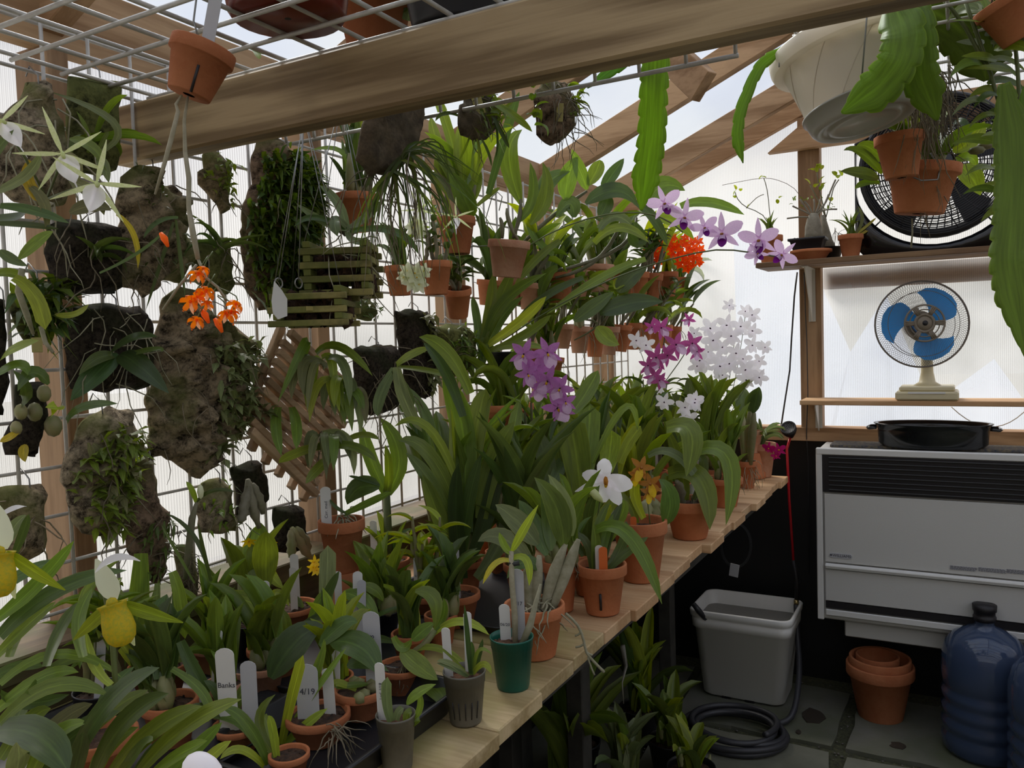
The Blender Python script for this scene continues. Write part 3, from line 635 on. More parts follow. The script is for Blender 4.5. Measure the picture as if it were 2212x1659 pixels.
B().lathe([(0, -.058), (.014, -.058), (.024, -.052), (.028, -.046)], 20, MF).build('centre_cap', 'fan_grey', t)
B().lathe([(0, -.0595), (.009, -.0595), (.010, -.056)], 14, MF).build('cap_hole', 'heater_dark', t)
# ------------------------------------------------------------------ big drum fan
cf = pt(2023, 361, Y=3.33); rO, rI = .279, .25
t = thing('box_fan', 'large black framed circulation fan on the upper shelf', 'fan', (cf.x, 3.33, ZU))
fx0 = pt(1850, 500, Y=3.33).x; fx1 = cf.x+(cf.x-fx0)+.02; z0, z1 = ZU, 2.158
nseg = 48; b = B(); MX = Matrix(((1, 0, 0, 0), (0, 0, 1, 0), (0, -1, 0, 0), (0, 0, 0, 1)))
def sq(a):
    dx, dz = math.cos(a), math.sin(a); k_ = 9
    if dx > 0: k_ = min(k_, (fx1-cf.x)/dx)
    if dx < 0: k_ = min(k_, (fx0-cf.x)/dx)
    if dz > 0: k_ = min(k_, (z1-cf.z)/dz)
    if dz < 0: k_ = min(k_, (z0-cf.z)/dz)
    return k_
rO = min(rO, (z1-cf.z)*.97 if False else rO)
for i in range(nseg):
    a = 2*math.pi*i/nseg; k_ = sq(a); ro = min(rO, k_*.985)
    for (r_, y_) in ((k_, 3.36), (k_, 3.29), (ro+.03 if ro+.03 < k_ else k_*.995, 3.275), (ro, 3.285), (ro, 3.34)):
        b.vert((cf.x+r_*math.cos(a), y_, cf.z+r_*math.sin(a)))
for i in range(nseg):
    for j in range(4): a_ = i*5+j; c_ = ((i+1) % nseg)*5+j; b.face(a_, a_+1, c_+1, c_)
b.build('frame', 'black_gloss', t)
rD = .243; b = B()
for r_, y_, rad in ((rD, 3.285, .013), (rD, 3.32, .013), (rD-.004, 3.30, .018)): b.tube([(cf.x+r_*math.cos(a), y_, cf.z+r_*math.sin(a)) for a in [2*math.pi*i/48 for i in range(48)]], rad, 8, close=True)
b.build('drum_ring', 'dark_plastic', t)
b = B()
for i in range(30): r_ = .03+i*.0074; b.tube([(cf.x+r_*math.cos(a), 3.268-.012*(1-(r_/.25)**2), cf.z+r_*math.sin(a)) for a in [2*math.pi*k_/40 for k_ in range(40)]], .0019, 3, close=True)
for k_ in range(16):
    a = 2*math.pi*k_/16; b.tube([(cf.x+r_*math.cos(a+r_*1.2), 3.270-.012*(1-(r_/.29)**2), cf.z+r_*math.sin(a+r_*1.2)) for r_ in (.03, .1, .17, .24)], .002, 4)
for k_ in range(56):
    a = 2*math.pi*k_/56; b.tube([(cf.x+r_*math.cos(a-r_*1.0), 3.335, cf.z+r_*math.sin(a-r_*1.0)) for r_ in (.03, .1, .17, .24)], .0026, 3)
for i in range(20): r_ = .03+i*.0108; b.tube([(cf.x+r_*math.cos(a), 3.338, cf.z+r_*math.sin(a)) for a in [2*math.pi*k_/32 for k_ in range(32)]], .002, 3, close=True)
stuff(b.build('grille', 'dark_plastic', t))
for k_ in range(5):
    b = B(); a0 = k_*1.2566
    for i in range(6):
        r_ = .05+.185*i/5
        for j in range(4): a = a0+(.18+.5*(j/3-.2)); b.vert((cf.x+r_*math.cos(a), 3.295+.03*j/3, cf.z+r_*math.sin(a)))
    for i in range(5):
        for j in range(3): q_ = i*4+j; b.face(q_, q_+1, q_+5, q_+4)
    b.build('blade', 'dark_plastic', t)
B().lathe([(0, 3.25), (.05, 3.25), (.06, 3.27), (.06, 3.34)], 20, Matrix.Translation(V(cf.x, 0, cf.z)) @ Matrix(((1, 0, 0, 0), (0, 0, 1, 0), (0, 1, 0, 0), (0, 0, 0, 1)))).build('motor', 'dark_plastic', t)
for a in (.9, 2.4, 3.9, 5.4): B().tube([(cf.x+rD*math.cos(a), 3.32, cf.z+rD*math.sin(a)), (cf.x+.282*math.cos(a), 3.325, cf.z+.282*math.sin(a))], .003, 5).build('strut', 'dark_plastic', t)
# ------------------------------------------------------------------ white bucket
cx, cy = -.745, 3.235; hb = .375
t = thing('square_bucket', 'square white plastic bucket of dark water on the stone floor', 'bucket', (cx, cy, .012))
def sqring(b, hw, hd, r_, z, n_=6):
    ids = []
    for qx, qy, a0 in ((1, 1, 0), (-1, 1, 90), (-1, -1, 180), (1, -1, 270)):
        for i in range(n_+1):
            a = R(a0+90*i/n_); ids.append(b.vert((cx+qx*(hw-r_)+r_*math.cos(a), cy+qy*(hd-r_)+r_*math.sin(a), z)))
    return ids
def loft(b, rings):
    for A, C in zip(rings, rings[1:]):
        n_ = len(A)
        for i in range(n_): b.face(A[i], A[(i+1) % n_], C[(i+1) % n_], C[i])
b = B(); rg = [sqring(b, hw, hd, r_, z+.012) for hw, hd, r_, z in ((.150, .10, .04, .004), (.158, .112, .04, .012), (.183, .135, .045, .282), (.191, .143, .045, .284), (.193, .145, .045, .320), (.190, .141, .045, .322), (.197, .150, .045, .329), (.199, .152, .045, .350), (.194, .147, .045, .356), (.187, .140, .043, .352), (.178, .130, .04, .25), (.156, .108, .036, .02))]
loft(b, rg); b.f.append(tuple(rg[-1])); b.m.append(0); b.sm.append(False); b.build('tub', 'bucket', t)
b = B(); r_ = sqring(b, .182, .132, .04, .012+.300); b.f.append(tuple(r_)); b.m.append(0); b.sm.append(False); b.build('water', 'water', t)
for dx in (-.06, .03): B().box((cx+dx, cy-.103, .018), (.035, .012, .014)).build('foot_notch', 'heater_dark', t)
tp = [pt(1498, 1305, Y=3.06), pt(1510, 1320, Y=3.07), pt(1525, 1338, Y=3.1), pt(1560, 1340, Y=3.16)]
tag(B().tube(tp, [.010, .012, .010, .014], 8).build('scoop', 'dark_plastic'), 'black curved handle of a scoop leaning in the white bucket', 'scoop')
# ------------------------------------------------------------------ clay pots on floor
def pot_prof(r, h, rim=.22, wall=.06, lip=1.0):
    rb = r*.66; w_ = r*wall+.002; rz = h*(1-rim)
    return [(rb*.28, 0), (rb*.97, 0), (rb, h*.02), (r*.90, rz), (r*.985, rz+h*.012), (r, rz+h*.03), (r*1.0, h*.985), (r*.985, h), (r-w_, h), (r-w_*1.1, h*.97), (r*.86-w_*.3, rz*.9), (rb-w_, h*.06), (rb*.28, h*.06)]
p = V(-.255, 3.22, .012)
t = thing('clay_pot', 'large empty clay pot on the floor in front of the heater', 'pot', p, None)
B().lathe(pot_prof(.118, .20), 36, Matrix.Translation(p)).build('pot', 'terracotta', t)
p2 = p+V(.0, .0, .021); t = thing('clay_pot', 'second empty clay pot nested in the large floor pot, rim just proud', 'pot', p2)
B().lathe(pot_prof(.107, .205), 36, Matrix.Translation(p2)).build('pot', 'terracotta', t)
p3 = p+V(-.01, .02, .07); t = thing('clay_pot', 'small empty clay pot standing inside the nested floor pots', 'pot', p3)
B().lathe(pot_prof(.076, .155), 32, Matrix.Translation(p3)).build('pot', 'terracotta', t)
# ------------------------------------------------------------------ water jugs
def jug(x, y, label):
    t = thing('water_jug', label, 'jug', (x, y, .012), 'blue water jugs on the floor'); mtx = Matrix.Translation((x, y, .012))
    prof = [(.0, .012), (.10, .010), (.118, .0), (.130, .02)]
    for z in (.06, .11, .16, .21): prof += [(.132, z), (.126, z+.012), (.126, z+.022), (.132, z+.034)]
    prof += [(.132, .28), (.130, .33), (.118, .375), (.092, .405), (.055, .425), (.031, .435), (.029, .445), (.029, .49)]
    B().lathe(prof, 36, mtx).build('bottle', 'jug', t)
    B().lathe([(0, .016), (.10, .016), (.124, .03), (.124, .22), (0, .22)], 24, mtx).build('water', 'jug_water', t)
    B().lathe([(.030, .452), (.035, .454), (.035, .468), (.032, .47), (.032, .484), (.036, .487), (.037, .507), (.0, .509)], 20, mtx).build('cap', 'heater_dark', t)
jug(.078, 3.085, 'blue water jug with dark cap, nearer the clay pots on floor')
jug(.265, 2.90, 'blue water jug cut by the right edge of the photograph')
jug(.42, 3.16, 'blue water jug standing against the heater behind the other two')
# ------------------------------------------------------------------ watering wand, hose
t = thing('watering_wand', 'red watering wand with round black rose leaning at end wall', 'wand', pt(1722, 1300, Y=3.36))
hd = pt(1703, 925, Y=3.33); q = V(-.05, -.75, .6).to_track_quat('Z', 'Y').to_matrix().to_4x4(); q.translation = hd
B().lathe([(.010, -.06), (.014, -.05), (.024, -.03), (.030, -.012), (.031, .006), (.027, .008), (.024, .003), (0, .002)], 24, q).build('rose', 'heater_dark', t)
b = B()
for i in range(40): r_ = .021*math.sqrt((i+.5)/40); a = i*2.4; b.ball(q @ V(r_*math.cos(a), r_*math.sin(a), .003), .0014, n=4)
stuff(b.build('nozzles', 'grey_tag', t))
B().tube([q @ V(0, 0, -.05), pt(1700, 970, Y=3.34), pt(1705, 1080, Y=3.34), pt(1714, 1212, Y=3.34)], .0052, 8).build('tube', 'red_wand', t)
B().tube([pt(1714, 1210, Y=3.34), pt(1722, 1260, Y=3.34), pt(1721, 1302, Y=3.34)], [.007, .010, .009], 8).build('grip', 'heater_dark', t)
B().tube([pt(1720, 1296, Y=3.33), pt(1720, 1306, Y=3.33)], .010, 8).build('coupling', 'brass', t)
def hz(x, y, z): p = pt(x, y, Z=z); return p
q = [pt(1720, 1306, Y=3.33), pt(1722, 1380, Y=3.29), pt(1728, 1430, Y=3.22)]
cc = V(-.70, 2.83, 0); 
q += [V(-.53, 3.12, .10), V(-.53, 3.00, .03)]
nt_ = 4.3; a0 = .9
for i in range(int(nt_*22)):
    a = a0-i/22*2*math.pi; rr = .165-.018*math.sin(i*.13)-.045*(i/95)
    q.append(cc+V(rr*1.05*math.cos(a)+.015*math.sin(i*.31), rr*math.sin(a)+.012*math.cos(i*.23), .024+.011*(i/22)+.004*math.sin(i*.5)))
sm = []
for i in range(len(q)-1):
    for k_ in range(3): sm.append(q[i].lerp(q[i+1], k_/3))
for _ in range(3): sm = [sm[0]]+[(sm[i-1]+sm[i]*2+sm[i+1])/4 for i in range(1, len(sm)-1)]+[sm[-1]]
tag(B().tube(sm, .0110, 8).build('garden_hose', 'rubber'), 'black rubber garden hose coiled on the stone floor beside the bucket', 'hose')
# cable coil with paper label under the bench
t = thing('wire_coil', 'loose coil of thin wire with white label hanging under the bench', 'coil', pt(1590, 1130, Y=3.2))
b = B()
for k_ in range(3): b.tube([pt(1590+(30+2*k_)*math.cos(a), 1178+(45+2*k_)*math.sin(a), Y=3.2+.004*k_) for a in [2*math.pi*i/28 for i in range(28)]], .0012, 4, close=True)
b.build('wire', 'rubber', t)
p = pt(1586, 1232, Y=3.19); B().bbox(p, (.036, .003, .052), .001, Matrix.Rotation(.15, 3, 'Y')).build('paper_label', 'grey_tag', t, p)
# cables on end wall
b = B().tube([pt(1722, 588, Y=3.42), pt(1716, 640, Y=3.43), pt(1710, 730, Y=3.43), pt(1706, 800, Y=3.43), pt(1695, 870, Y=3.43), pt(1686, 930, Y=3.43)], .0035, 6)
tag(b.build('black_cable', 'rubber'), 'black cable hanging down beside the end wall post', 'cable')
b = B().tube([pt(1737, 588, Y=3.40), pt(1740, 680, Y=3.40), pt(1743, 740, Y=3.40), pt(1745, 850, Y=3.40), pt(1742, 940, Y=3.40), pt(1746, 1000, Y=3.44), pt(1748, 1240, Y=3.46)], .002, 5)
tag(b.build('thin_cable', 'rubber'), 'thin dark cord running down the end wall post', 'cable')
b = B().tube(bez(pt(2055, 879, Y=3.44), pt(2135, 922, Y=3.44), pt(2212, 890, Y=3.44), 10)+[pt(2290, 830, Y=3.44)], .0018, 5)
tag(b.build('white_cord', 'bracket'), 'thin grey cord sagging below the lower shelf', 'cord')
# ------------------------------------------------------------------ plant builders
_pc = {}
def axmtx(loc, tilt=(0, 0)):
    m_ = Matrix.Rotation(tilt[0], 4, 'X') @ Matrix.Rotation(tilt[1], 4, 'Y'); m_.translation = Vector(loc); return m_
def pot(t, loc, r, h, kind='terracotta', tilt=(0, 0), soil='soil', slots=0):
    loc = Vector(loc); mtx = axmtx(loc, tilt)
    if kind in ('terracotta', 'terracotta_pale'): prof = pot_prof(r, h)
    elif kind == 'bowl': prof = pot_prof(r, h, .28); kind = 'terracotta'
    else: prof = [(0, 0), (r*.70, 0), (r*.74, h*.04), (r*.93, h*.80), (r*.955, h*.80), (r*.97, h*.96), (r*1.0, h*.965), (r, h), (r*.955, h), (r*.94, h*.9), (r*.7, h*.06), (0, h*.05)]
    o = B().lathe(prof, 28, mtx).build('pot', kind, t, loc)
    b = B(); n = 18; rs = r*.89; b.vert(mtx @ V(0, 0, h*.88))
    for k_, f_ in enumerate((.35, .7, 1.0)):
        for j in range(n): a = 2*math.pi*j/n; b.vert(mtx @ V(rs*f_*math.cos(a), rs*f_*math.sin(a), h*(.87-.03*k_*.6)+rn(-.05, .05)*r))
    for j in range(n): b.face(0, 1+j, 1+(j+1) % n)
    for k_ in range(2):
        for j in range(n): b.face(1+k_*n+j, 1+(k_+1)*n+j, 1+(k_+1)*n+(j+1) % n, 1+k_*n+(j+1) % n)
    for j in range(16):
        a = rn(0, 6.3); q = rs*math.sqrt(rn(0, .85)); b.ball(mtx @ V(q*math.cos(a), q*math.sin(a), h*.86), r*rn(.05, .11), (1, .8, .6), 5, jit=.3)
    b.build('potting_mix', soil, t, loc)
    if slots:
        for j in range(slots):
            a = math.atan2(CAM.y-loc.y, CAM.x-loc.x)+(-.7+1.4*j/(slots-1) if slots > 1 else -.1)
            p0 = mtx @ V(r*.80*math.cos(a)*1.0, r*.80*math.sin(a), h*.16); p1 = mtx @ V(r*.915*math.cos(a), r*.915*math.sin(a), h*.5)
            dr = V(math.cos(a), math.sin(a), 0); q = (p1-p0).to_track_quat('Z', 'Y').to_matrix()
            B().tube([p0-dr*r*.015, p1-dr*r*.015], r*(.05 if slots == 1 else .022), 6).build('drain_slot', 'heater_dark', t, loc)
    return mtx
def stake(t, loc, L=.10, mt_='white_tag', az=0, lean=(0, 0), w_=.014, words=None, pointed=True):
    loc = Vector(loc); m_ = Matrix.Translation(loc) @ Matrix.Rotation(az, 4, 'Z') @ Matrix.Rotation(lean[0], 4, 'X') @ Matrix.Rotation(lean[1], 4, 'Y')
    pol = [(-w_/2, 0), (w_/2, 0), (w_/2, L-.004)]+[(w_/2*math.cos(a), L-.004+w_*.35*math.sin(a)) for a in (.5, 1.1, 1.57, 2.0, 2.6)]+[(-w_/2, L-.004)]
    b = B(); b.prism([(x, -z) for x, z in pol], -.0006, .0006, m_ @ Matrix(((1, 0, 0, 0), (0, 0, 1, 0), (0, -1, 0, 0), (0, 0, 0, 1))))
    o = b.build('plant_label', mt_, t, loc)
    if words:
        q = (m_ @ FACE.to_matrix().to_4x4() @ Matrix.Rotation(R(90) if len(words) > 6 else 0, 4, 'Z')).to_quaternion()
        text(words, w_*.40 if len(words) < 6 else w_*.42, m_ @ V(0, -.0010, L*.62), q, 'ink', o, ext=.0001)
    return o
def scribble(o_unused=None): pass
AZC = math.atan2(CAM.x+.9, -1)  # unused helper angle
def topole(a): return a
def grow_strap(t, c, n, Lg, W, mt_='leaf_mid', shape='strap', bends=(0, 1, 2), spread=.012, az0=None, tilt=(0, 12)):
    c = Vector(c)
    for i in range(n):
        az = (az0 + rn(-.25, .25) + (math.pi if i % 2 else 0)) if az0 is not None else rn(0, 6.283)
        leaf(t, c+V(rn(-1, 1)*spread, rn(-1, 1)*spread, 0), az, Lg*rn(.65, 1.05), W*rn(.8, 1.15), shape, random.choice(bends), mt_ if rn(0, 1) > .12 else random.choice(['leaf_light', 'leaf_mid', 'leaf_dark']), rn(*tilt))
def grow_bulbs(t, c, n, Hb, r, Lg, W, mt_='leaf_mid', shape='strap', bends=(1, 2), spread=.03, nl=2, bm='bulb', lean=14, basal=2):
    c = Vector(c)
    for i in range(n):
        a = rn(0, 6.28); p = c+V(math.cos(a), math.sin(a), 0)*spread*rn(.2, 1); az = rn(0, 6.28); ln = R(rn(2, lean))
        d = V(-math.sin(az)*math.sin(ln), math.cos(az)*math.sin(ln), math.cos(ln)); hh = Hb*rn(.7, 1.15)
        q = [p-d*.004, p+d*hh*.25, p+d*hh*.5, p+d*hh*.75, p+d*hh]
        B().tube(q, [r*.6, r*1.05, r, r*.75, r*.35], 8).build('pseudobulb', bm, t, p)
        for k_ in range(nl): leaf(t, q[-1]-d*.004, az+rn(-.6, .6)+k_*2.6, Lg*rn(.75, 1.1), W*rn(.85, 1.15), shape, random.choice(bends), mt_, math.degrees(ln)*.6+rn(0, 10))
        for k_ in range(basal): leaf(t, p, az+1.5+k_*3.1, Lg*rn(.5, .8), W*.8, shape, random.choice((0, 1)), mt_, rn(5, 20))
def grow_catt(t, c, n, Hs, Lg, W, mt_='leaf_dark', bm='cane', lean=25, spread=.03, nl=1, bends=(0, 1), shape='broad', az0=None, azr=3.14, r=.006):
    c = Vector(c)
    for i in range(n):
        az = rn(0, 6.28) if az0 is None else az0+rn(-azr, azr); ln = R(rn(3, lean)); d = V(-math.sin(az)*math.sin(ln), math.cos(az)*math.sin(ln), math.cos(ln)); hh = Hs*rn(.6, 1.15)
        p = c+V(rn(-1, 1), rn(-1, 1), 0)*spread; q = [p+d*(hh*k_/5)+V(0, 0, .02*hh*math.sin(k_)) for k_ in range(6)]
        B().tube(q, [r*.6, r*.8, r, r*1.15, r*.9, r*.5], 7).build('pseudobulb', bm, t, p)
        for k_ in range(nl): leaf(t, q[-1], az+(k_*math.pi if nl > 1 else rn(-.4, .4)), Lg*rn(.75, 1.1), W*rn(.85, 1.1), shape, random.choice(bends), mt_, math.degrees(ln)*.7+rn(0, 14))
def grow_cane(t, c, n, Hc, nl, Lg, W, mt_='leaf_mid', cm='cane', lean=18, az0=None, top=.3, shape='lance', r=.0045):
    c = Vector(c)
    for i in range(n):
        az = rn(0, 6.28) if az0 is None else az0+rn(-.5, .5); ln = R(rn(2, lean)); d = V(-math.sin(az)*math.sin(ln), math.cos(az)*math.sin(ln), math.cos(ln)); hh = Hc*rn(.6, 1.1)
        p = c+V(rn(-1, 1), rn(-1, 1), 0)*.02; q = [p+d*(hh*k_/7)+V(rn(-.003, .003), rn(-.003, .003), -.10*hh*(k_/7)**3*math.sin(ln)) for k_ in range(8)]
        B().tube(q, [r*.7, r*1.1, r*1.25, r*1.1, r, r*.9, r*.7, r*.5], 6).build('cane', cm, t, p)
        s = rn(0, 6)
        for k_ in range(nl):
            f_ = top+(1-top)*(k_+.5)/nl; j = min(6, int(f_*7)); pp = q[j].lerp(q[j+1], f_*7-j)
            leaf(t, pp, s+(k_ % 2)*math.pi+rn(-.4, .4), Lg*rn(.7, 1.1), W*rn(.8, 1.1), shape, random.choice((1, 2, 2)), mt_, rn(25, 50))
# ------------------------------------------------------------------ flowers
_fc = {}
def pet(ang, Lf, W, z=0.0, curl=0.0, shape='petal', frill=0, r0=.04, n=6, twist=0):
    b = B(); ps = []; ca, sa = math.cos(ang), math.sin(ang)
    for i in range(n+1):
        t_ = i/n; rr = r0+(Lf-r0)*(t_ if curl < .9 else math.sin(t_*2.2)/1.0*.9); ps.append(V(ca*rr, sa*rr, z*t_+curl*Lf*t_*t_*(1 if curl < 0 else 1)))
    b.ribbon(ps, [W*wprof(shape, i/n) for i in range(n+1)], V(0, 0, 1), .25 if shape != 'round' else .12, 4, frill, 5); return b
# kind: (tepals[(angle deg, length, width, z, curl, shape, frill)], petal material, core function)
def core_col(b, m_): b.cm = m_; b.ball((0, 0, .05), .09, (1, 1, 1.4), 6)
def make(kind):
    if kind in _fc: return _fc[kind]
    T = []; b = B(); mats = []
    def P(mt_, *rows):
        for r_ in rows: T.append((pet(R(r_[0]), *r_[1:]), mt_))
    if kind == 'milt':
        P('petal_milt', (90, 1, .42, .05, -.1), (18, .95, .50, .05, -.12), (162, .95, .50, .05, -.12), (-48, 1, .36, .0, -.15), (-132, 1, .36, .0, -.15))
        mats = ['petal_lav', 'petal_yellow', 'petal_eye']; b = pet(R(-90), 1.0, .80, .08, -.2, 'round', .08); b.cm = 1; b.ball((0, -.14, .08), .08, (1, 1.6, .6), 6); b.cm = 2; b.ball((0, 0, .12), .06, n=5)
    elif kind == 'magenta':
        P('petal_magenta', (90, 1, .40, .05, -.15), (20, .95, .42, .05, -.1), (160, .95, .42, .05, -.15), (-50, 1, .34, 0, -.2), (-130, 1, .34, 0, -.2))
        mats = ['petal_lav', 'petal_eye']; b = pet(R(-90), .9, .6, .1, -.2, 'round', .05); b.cm = 1; b.ball((0, 0, .1), .07, n=5)
    elif kind == 'lav':
        P('petal_lav', (90, 1, .30, 0, -.12), (-42, .9, .30, 0, -.10), (-138, .9, .30, 0, -.10), (22, 1, .56, .06, .02, 'round', .03), (158, 1, .56, .06, .02, 'round', .03))
        mats = ['petal_lav', 'petal_purple', 'petal_brown']; b.lathe([(.10, -.02), (.13, .15), (.16, .35)], 10, Matrix.Rotation(R(62), 4, 'X')); b.cm = 1
        p_ = pet(R(-90), .62, .42, .25, .15, 'round', .06); o_ = len(b.v); b.v += p_.v; b.uv += p_.uv; b.f += [tuple(i+o_ for i in f) for f in p_.f]; b.m += [1]*len(p_.f); b.sm += p_.sm; b.cm = 2; b.ball((0, -.02, .12), .10, (1, .7, 1), 6)
    elif kind == 'white':
        P('petal_white', (90, .95, .42, 0, -.1), (-48, .95, .42, 0, -.12), (-132, .95, .42, 0, -.12), (20, .95, .58, .05, 0, 'round', .04), (160, .95, .58, .05, 0, 'round', .04))
        mats = ['petal_white', 'petal_eye']; b = pet(R(-90), .8, .55, .1, .05, 'round', .05); b.cm = 1; b.ball((0, -.02, .09), .10, (1, .7, .6), 6)
    elif kind == 'star':
        P('petal_greenish', (90, 1.25, .15, .0, -.15), (15, 1.2, .13, .05, -.1), (165, 1.2, .13, .05, -.1), (-40, 1.25, .14, 0, -.1), (-140, 1.25, .14, 0, -.1))
        mats = ['petal_white', 'petal_greenish']; b = pet(R(-90), .80, .60, .25, -.15, 'petal', .0); p_ = pet(R(-90), 1.15, .10, .25, -.15, 'grass'); o_ = len(b.v); b.v += p_.v; b.uv += p_.uv; b.f += [tuple(i+o_ for i in f) for f in p_.f]; b.m += [0]*len(p_.f); b.sm += p_.sm
        b.cm = 1; b.tube([(0, .02, -.05), (0, 0, .1), (0, -.08, .2)], [.05, .06, .05], 6)
    elif kind == 'orange':
        P('petal_orange', (90, .8, .5, .1, 1.0), (18, .85, .5, .1, 1.0), (162, .85, .5, .1, 1.0), (-50, .9, .46, .1, 1.0), (-130, .9, .46, .1, .95))
        mats = ['petal_peach', 'petal_orange']; b = pet(R(-90), 1.25, .36, .4, -.3, 'petal'); b.cm = 1; b.ball((0, 0, .12), .14, (1, 1, 1.3), 6)
    elif kind == 'red':
        P('petal_red', *[(90+72*k_, 1, .62, .05, .15, 'petal') for k_ in range(5)])
        mats = ['petal_red', 'petal_yellow']; b = pet(R(-90), .7, .6, .25, .1, 'round', .08); b.cm = 1; b.ball((0, 0, .16), .09, n=5)
    elif kind == 'odont':
        P('petal_white', (95, .85, .62, 0, .35, 'round', .10), (-18, 1.15, .72, .0, -.1, 'round', .13), (-62, 1.25, .56, 0, -.12, 'round', .14), (-158, 1.35, .34, .0, -.1, 'petal', .06), (168, .95, .56, .0, -.1, 'round', .12))
        mats = ['petal_white', 'petal_lip', 'petal_yellow']; b = pet(R(-95), .95, .5, .12, -.05, 'round', .09); b.cm = 1; b.ball((0, -.10, .12), .14, (.8, 1.8, .7), 7); b.cm = 2; b.ball((-.01, -.26, .14), .08, (1, 1.5, .6), 6)
    elif kind == 'tiger':
        P('petal_brown', (90, .9, .42, 0, -.05, 'petal', .05), (20, 1, .46, .05, .1, 'petal', .08), (160, 1, .46, .05, .1, 'petal', .08), (-50, .95, .40, 0, -.1, 'petal', .08), (-130, .95, .40, 0, -.1, 'petal', .08))
        mats = ['petal_yellow', 'petal_brown']; b = pet(R(-90), 1.1, .6, .15, -.1, 'round', .1); b.cm = 1; b.ball((0, -.05, .12), .13, n=6)
    elif kind == 'hot':
        P('petal_hot', (90, 1, .40, 0, -.05), (-42, 1, .40, 0, -.05), (-138, 1, .40, 0, -.05), (18, 1, .62, .05, 0, 'round', .02), (162, 1, .62, .05, 0, 'round', .02))
        mats = ['petal_hot', 'petal_yellow']; b = pet(R(-90), .6, .4, .25, .1, 'round', .04); b.cm = 1; b.ball((0, -.04, .16), .11, n=6)
    elif kind == 'yellow':
        P('petal_yellow', (90, 1, .42, .1, .25), (-40, 1, .40, .1, .25), (-140, 1, .40, .1, .25), (20, 1, .38, .15, .2), (160, 1, .38, .15, .2))
        mats = ['petal_yellow', 'petal_lip']; b = pet(R(-90), .7, .4, .3, .1, 'round', .04); b.cm = 1; b.ball((0, 0, .15), .08, n=5)
    elif kind == 'cream':
        P('petal_cream', *[(90+60*k_, 1, .55, .05, .1, 'petal', .12) for k_ in range(6)]); mats = ['petal_cream', 'petal_yellow']; b = pet(R(-90), .9, .7, .25, .1, 'round', .14); b.cm = 1; b.ball((0, 0, .15), .08, n=5)
    elif kind == 'slipper':
        P('petal_cream', (96, 1.2, .55, -.1, .2, 'petal', .03)); T.append((pet(R(-38), 1.7, .34, -.05, -.15, 'petal', .06), 'leaf_light')); T.append((pet(R(205), 1.5, .34, -.05, -.15, 'petal', .06), 'leaf_light')); T.append((pet(R(-90), 1.25, .4, -.25, -.1, 'petal'), 'petal_greenish'))
        mats = ['petal_slip', 'petal_brown']
        b.lathe([(.02, -1.30), (.20, -1.26), (.34, -1.12), (.40, -.88), (.37, -.60), (.31, -.38), (.33, -.26), (.38, -.20), (.35, -.20), (.28, -.28), (.27, -.4)], 16, Matrix.Translation((0, .12, .32)) @ Matrix.Rotation(R(-18), 4, 'X') @ Matrix(((1, 0, 0, 0), (0, 0, 1, 0), (0, 1, 0, 0), (0, 0, 0, 1))) if False else Matrix.Translation((0, .20, .22)) @ Matrix(((1, 0, 0, 0), (0, 0, 1, 0), (0, 1, 0, 0), (0, 0, 0, 1))), sx=1, sy=.85)
        b.cm = 0; b.ball((0, .02, .22), .16, (1, .9, .5), 8)
    core = b.mesh('flower', mats)
    pm = [(p_.mesh('petal', m_)) for p_, m_ in T]
    # joined version for small blossoms
    j = B(); ml = list(mats)
    j.v, j.uv, j.f, j.m, j.sm = list(b.v), list(b.uv), list(b.f), list(b.m), list(b.sm)
    for p_, m_ in T:
        if m_ not in ml: ml.append(m_)
        o_ = len(j.v); j.v += p_.v; j.uv += p_.uv; j.f += [tuple(i+o_ for i in f) for f in p_.f]; j.m += [ml.index(m_)]*len(p_.f); j.sm += p_.sm
    _fc[kind] = (core, pm, j.mesh('flower', ml)); return _fc[kind]
def flower(t, kind, loc, size, face=None, roll=0, split=False):
    loc = Vector(loc); core, pm, joined = make(kind)
    d = Vector(face) if face is not None else (CAM-loc).normalized()+V(rn(-.35, .35), rn(-.35, .35), rn(-.35, .25))
    d.normalize(); yv = (V(0, 0, 1)-d*d.z).normalized(); xv = yv.cross(d).normalized()
    m3 = Matrix((xv, yv, d)).transposed(); q = (m3 @ Matrix.Rotation(roll, 3, 'Z')).to_quaternion()
    o = inst('flower', core if split else joined, t, loc, q, (size,)*3)
    if split:
        for p_ in pm: c = bpy.data.objects.new('petal', p_); col.objects.link(c); c.parent = o
    return o
def stemline(t, pts, r=.0018, mt_='stem', name='flower_stem'):
    s = [Vector(p) for p in pts]
    for _ in range(1):
        n_ = []
        for i in range(len(s)-1): n_ += [s[i], (s[i]+s[i+1])/2]
        n_.append(s[-1]); s = [n_[0]]+[(n_[i-1]+n_[i]*2+n_[i+1])/4 for i in range(1, len(n_)-1)]+[n_[-1]]
    return B().tube(s, r, 6).build(name, mt_, t, s[0])
def ps(D, *xy): return [pt(x, y, D=D) for x, y in xy]
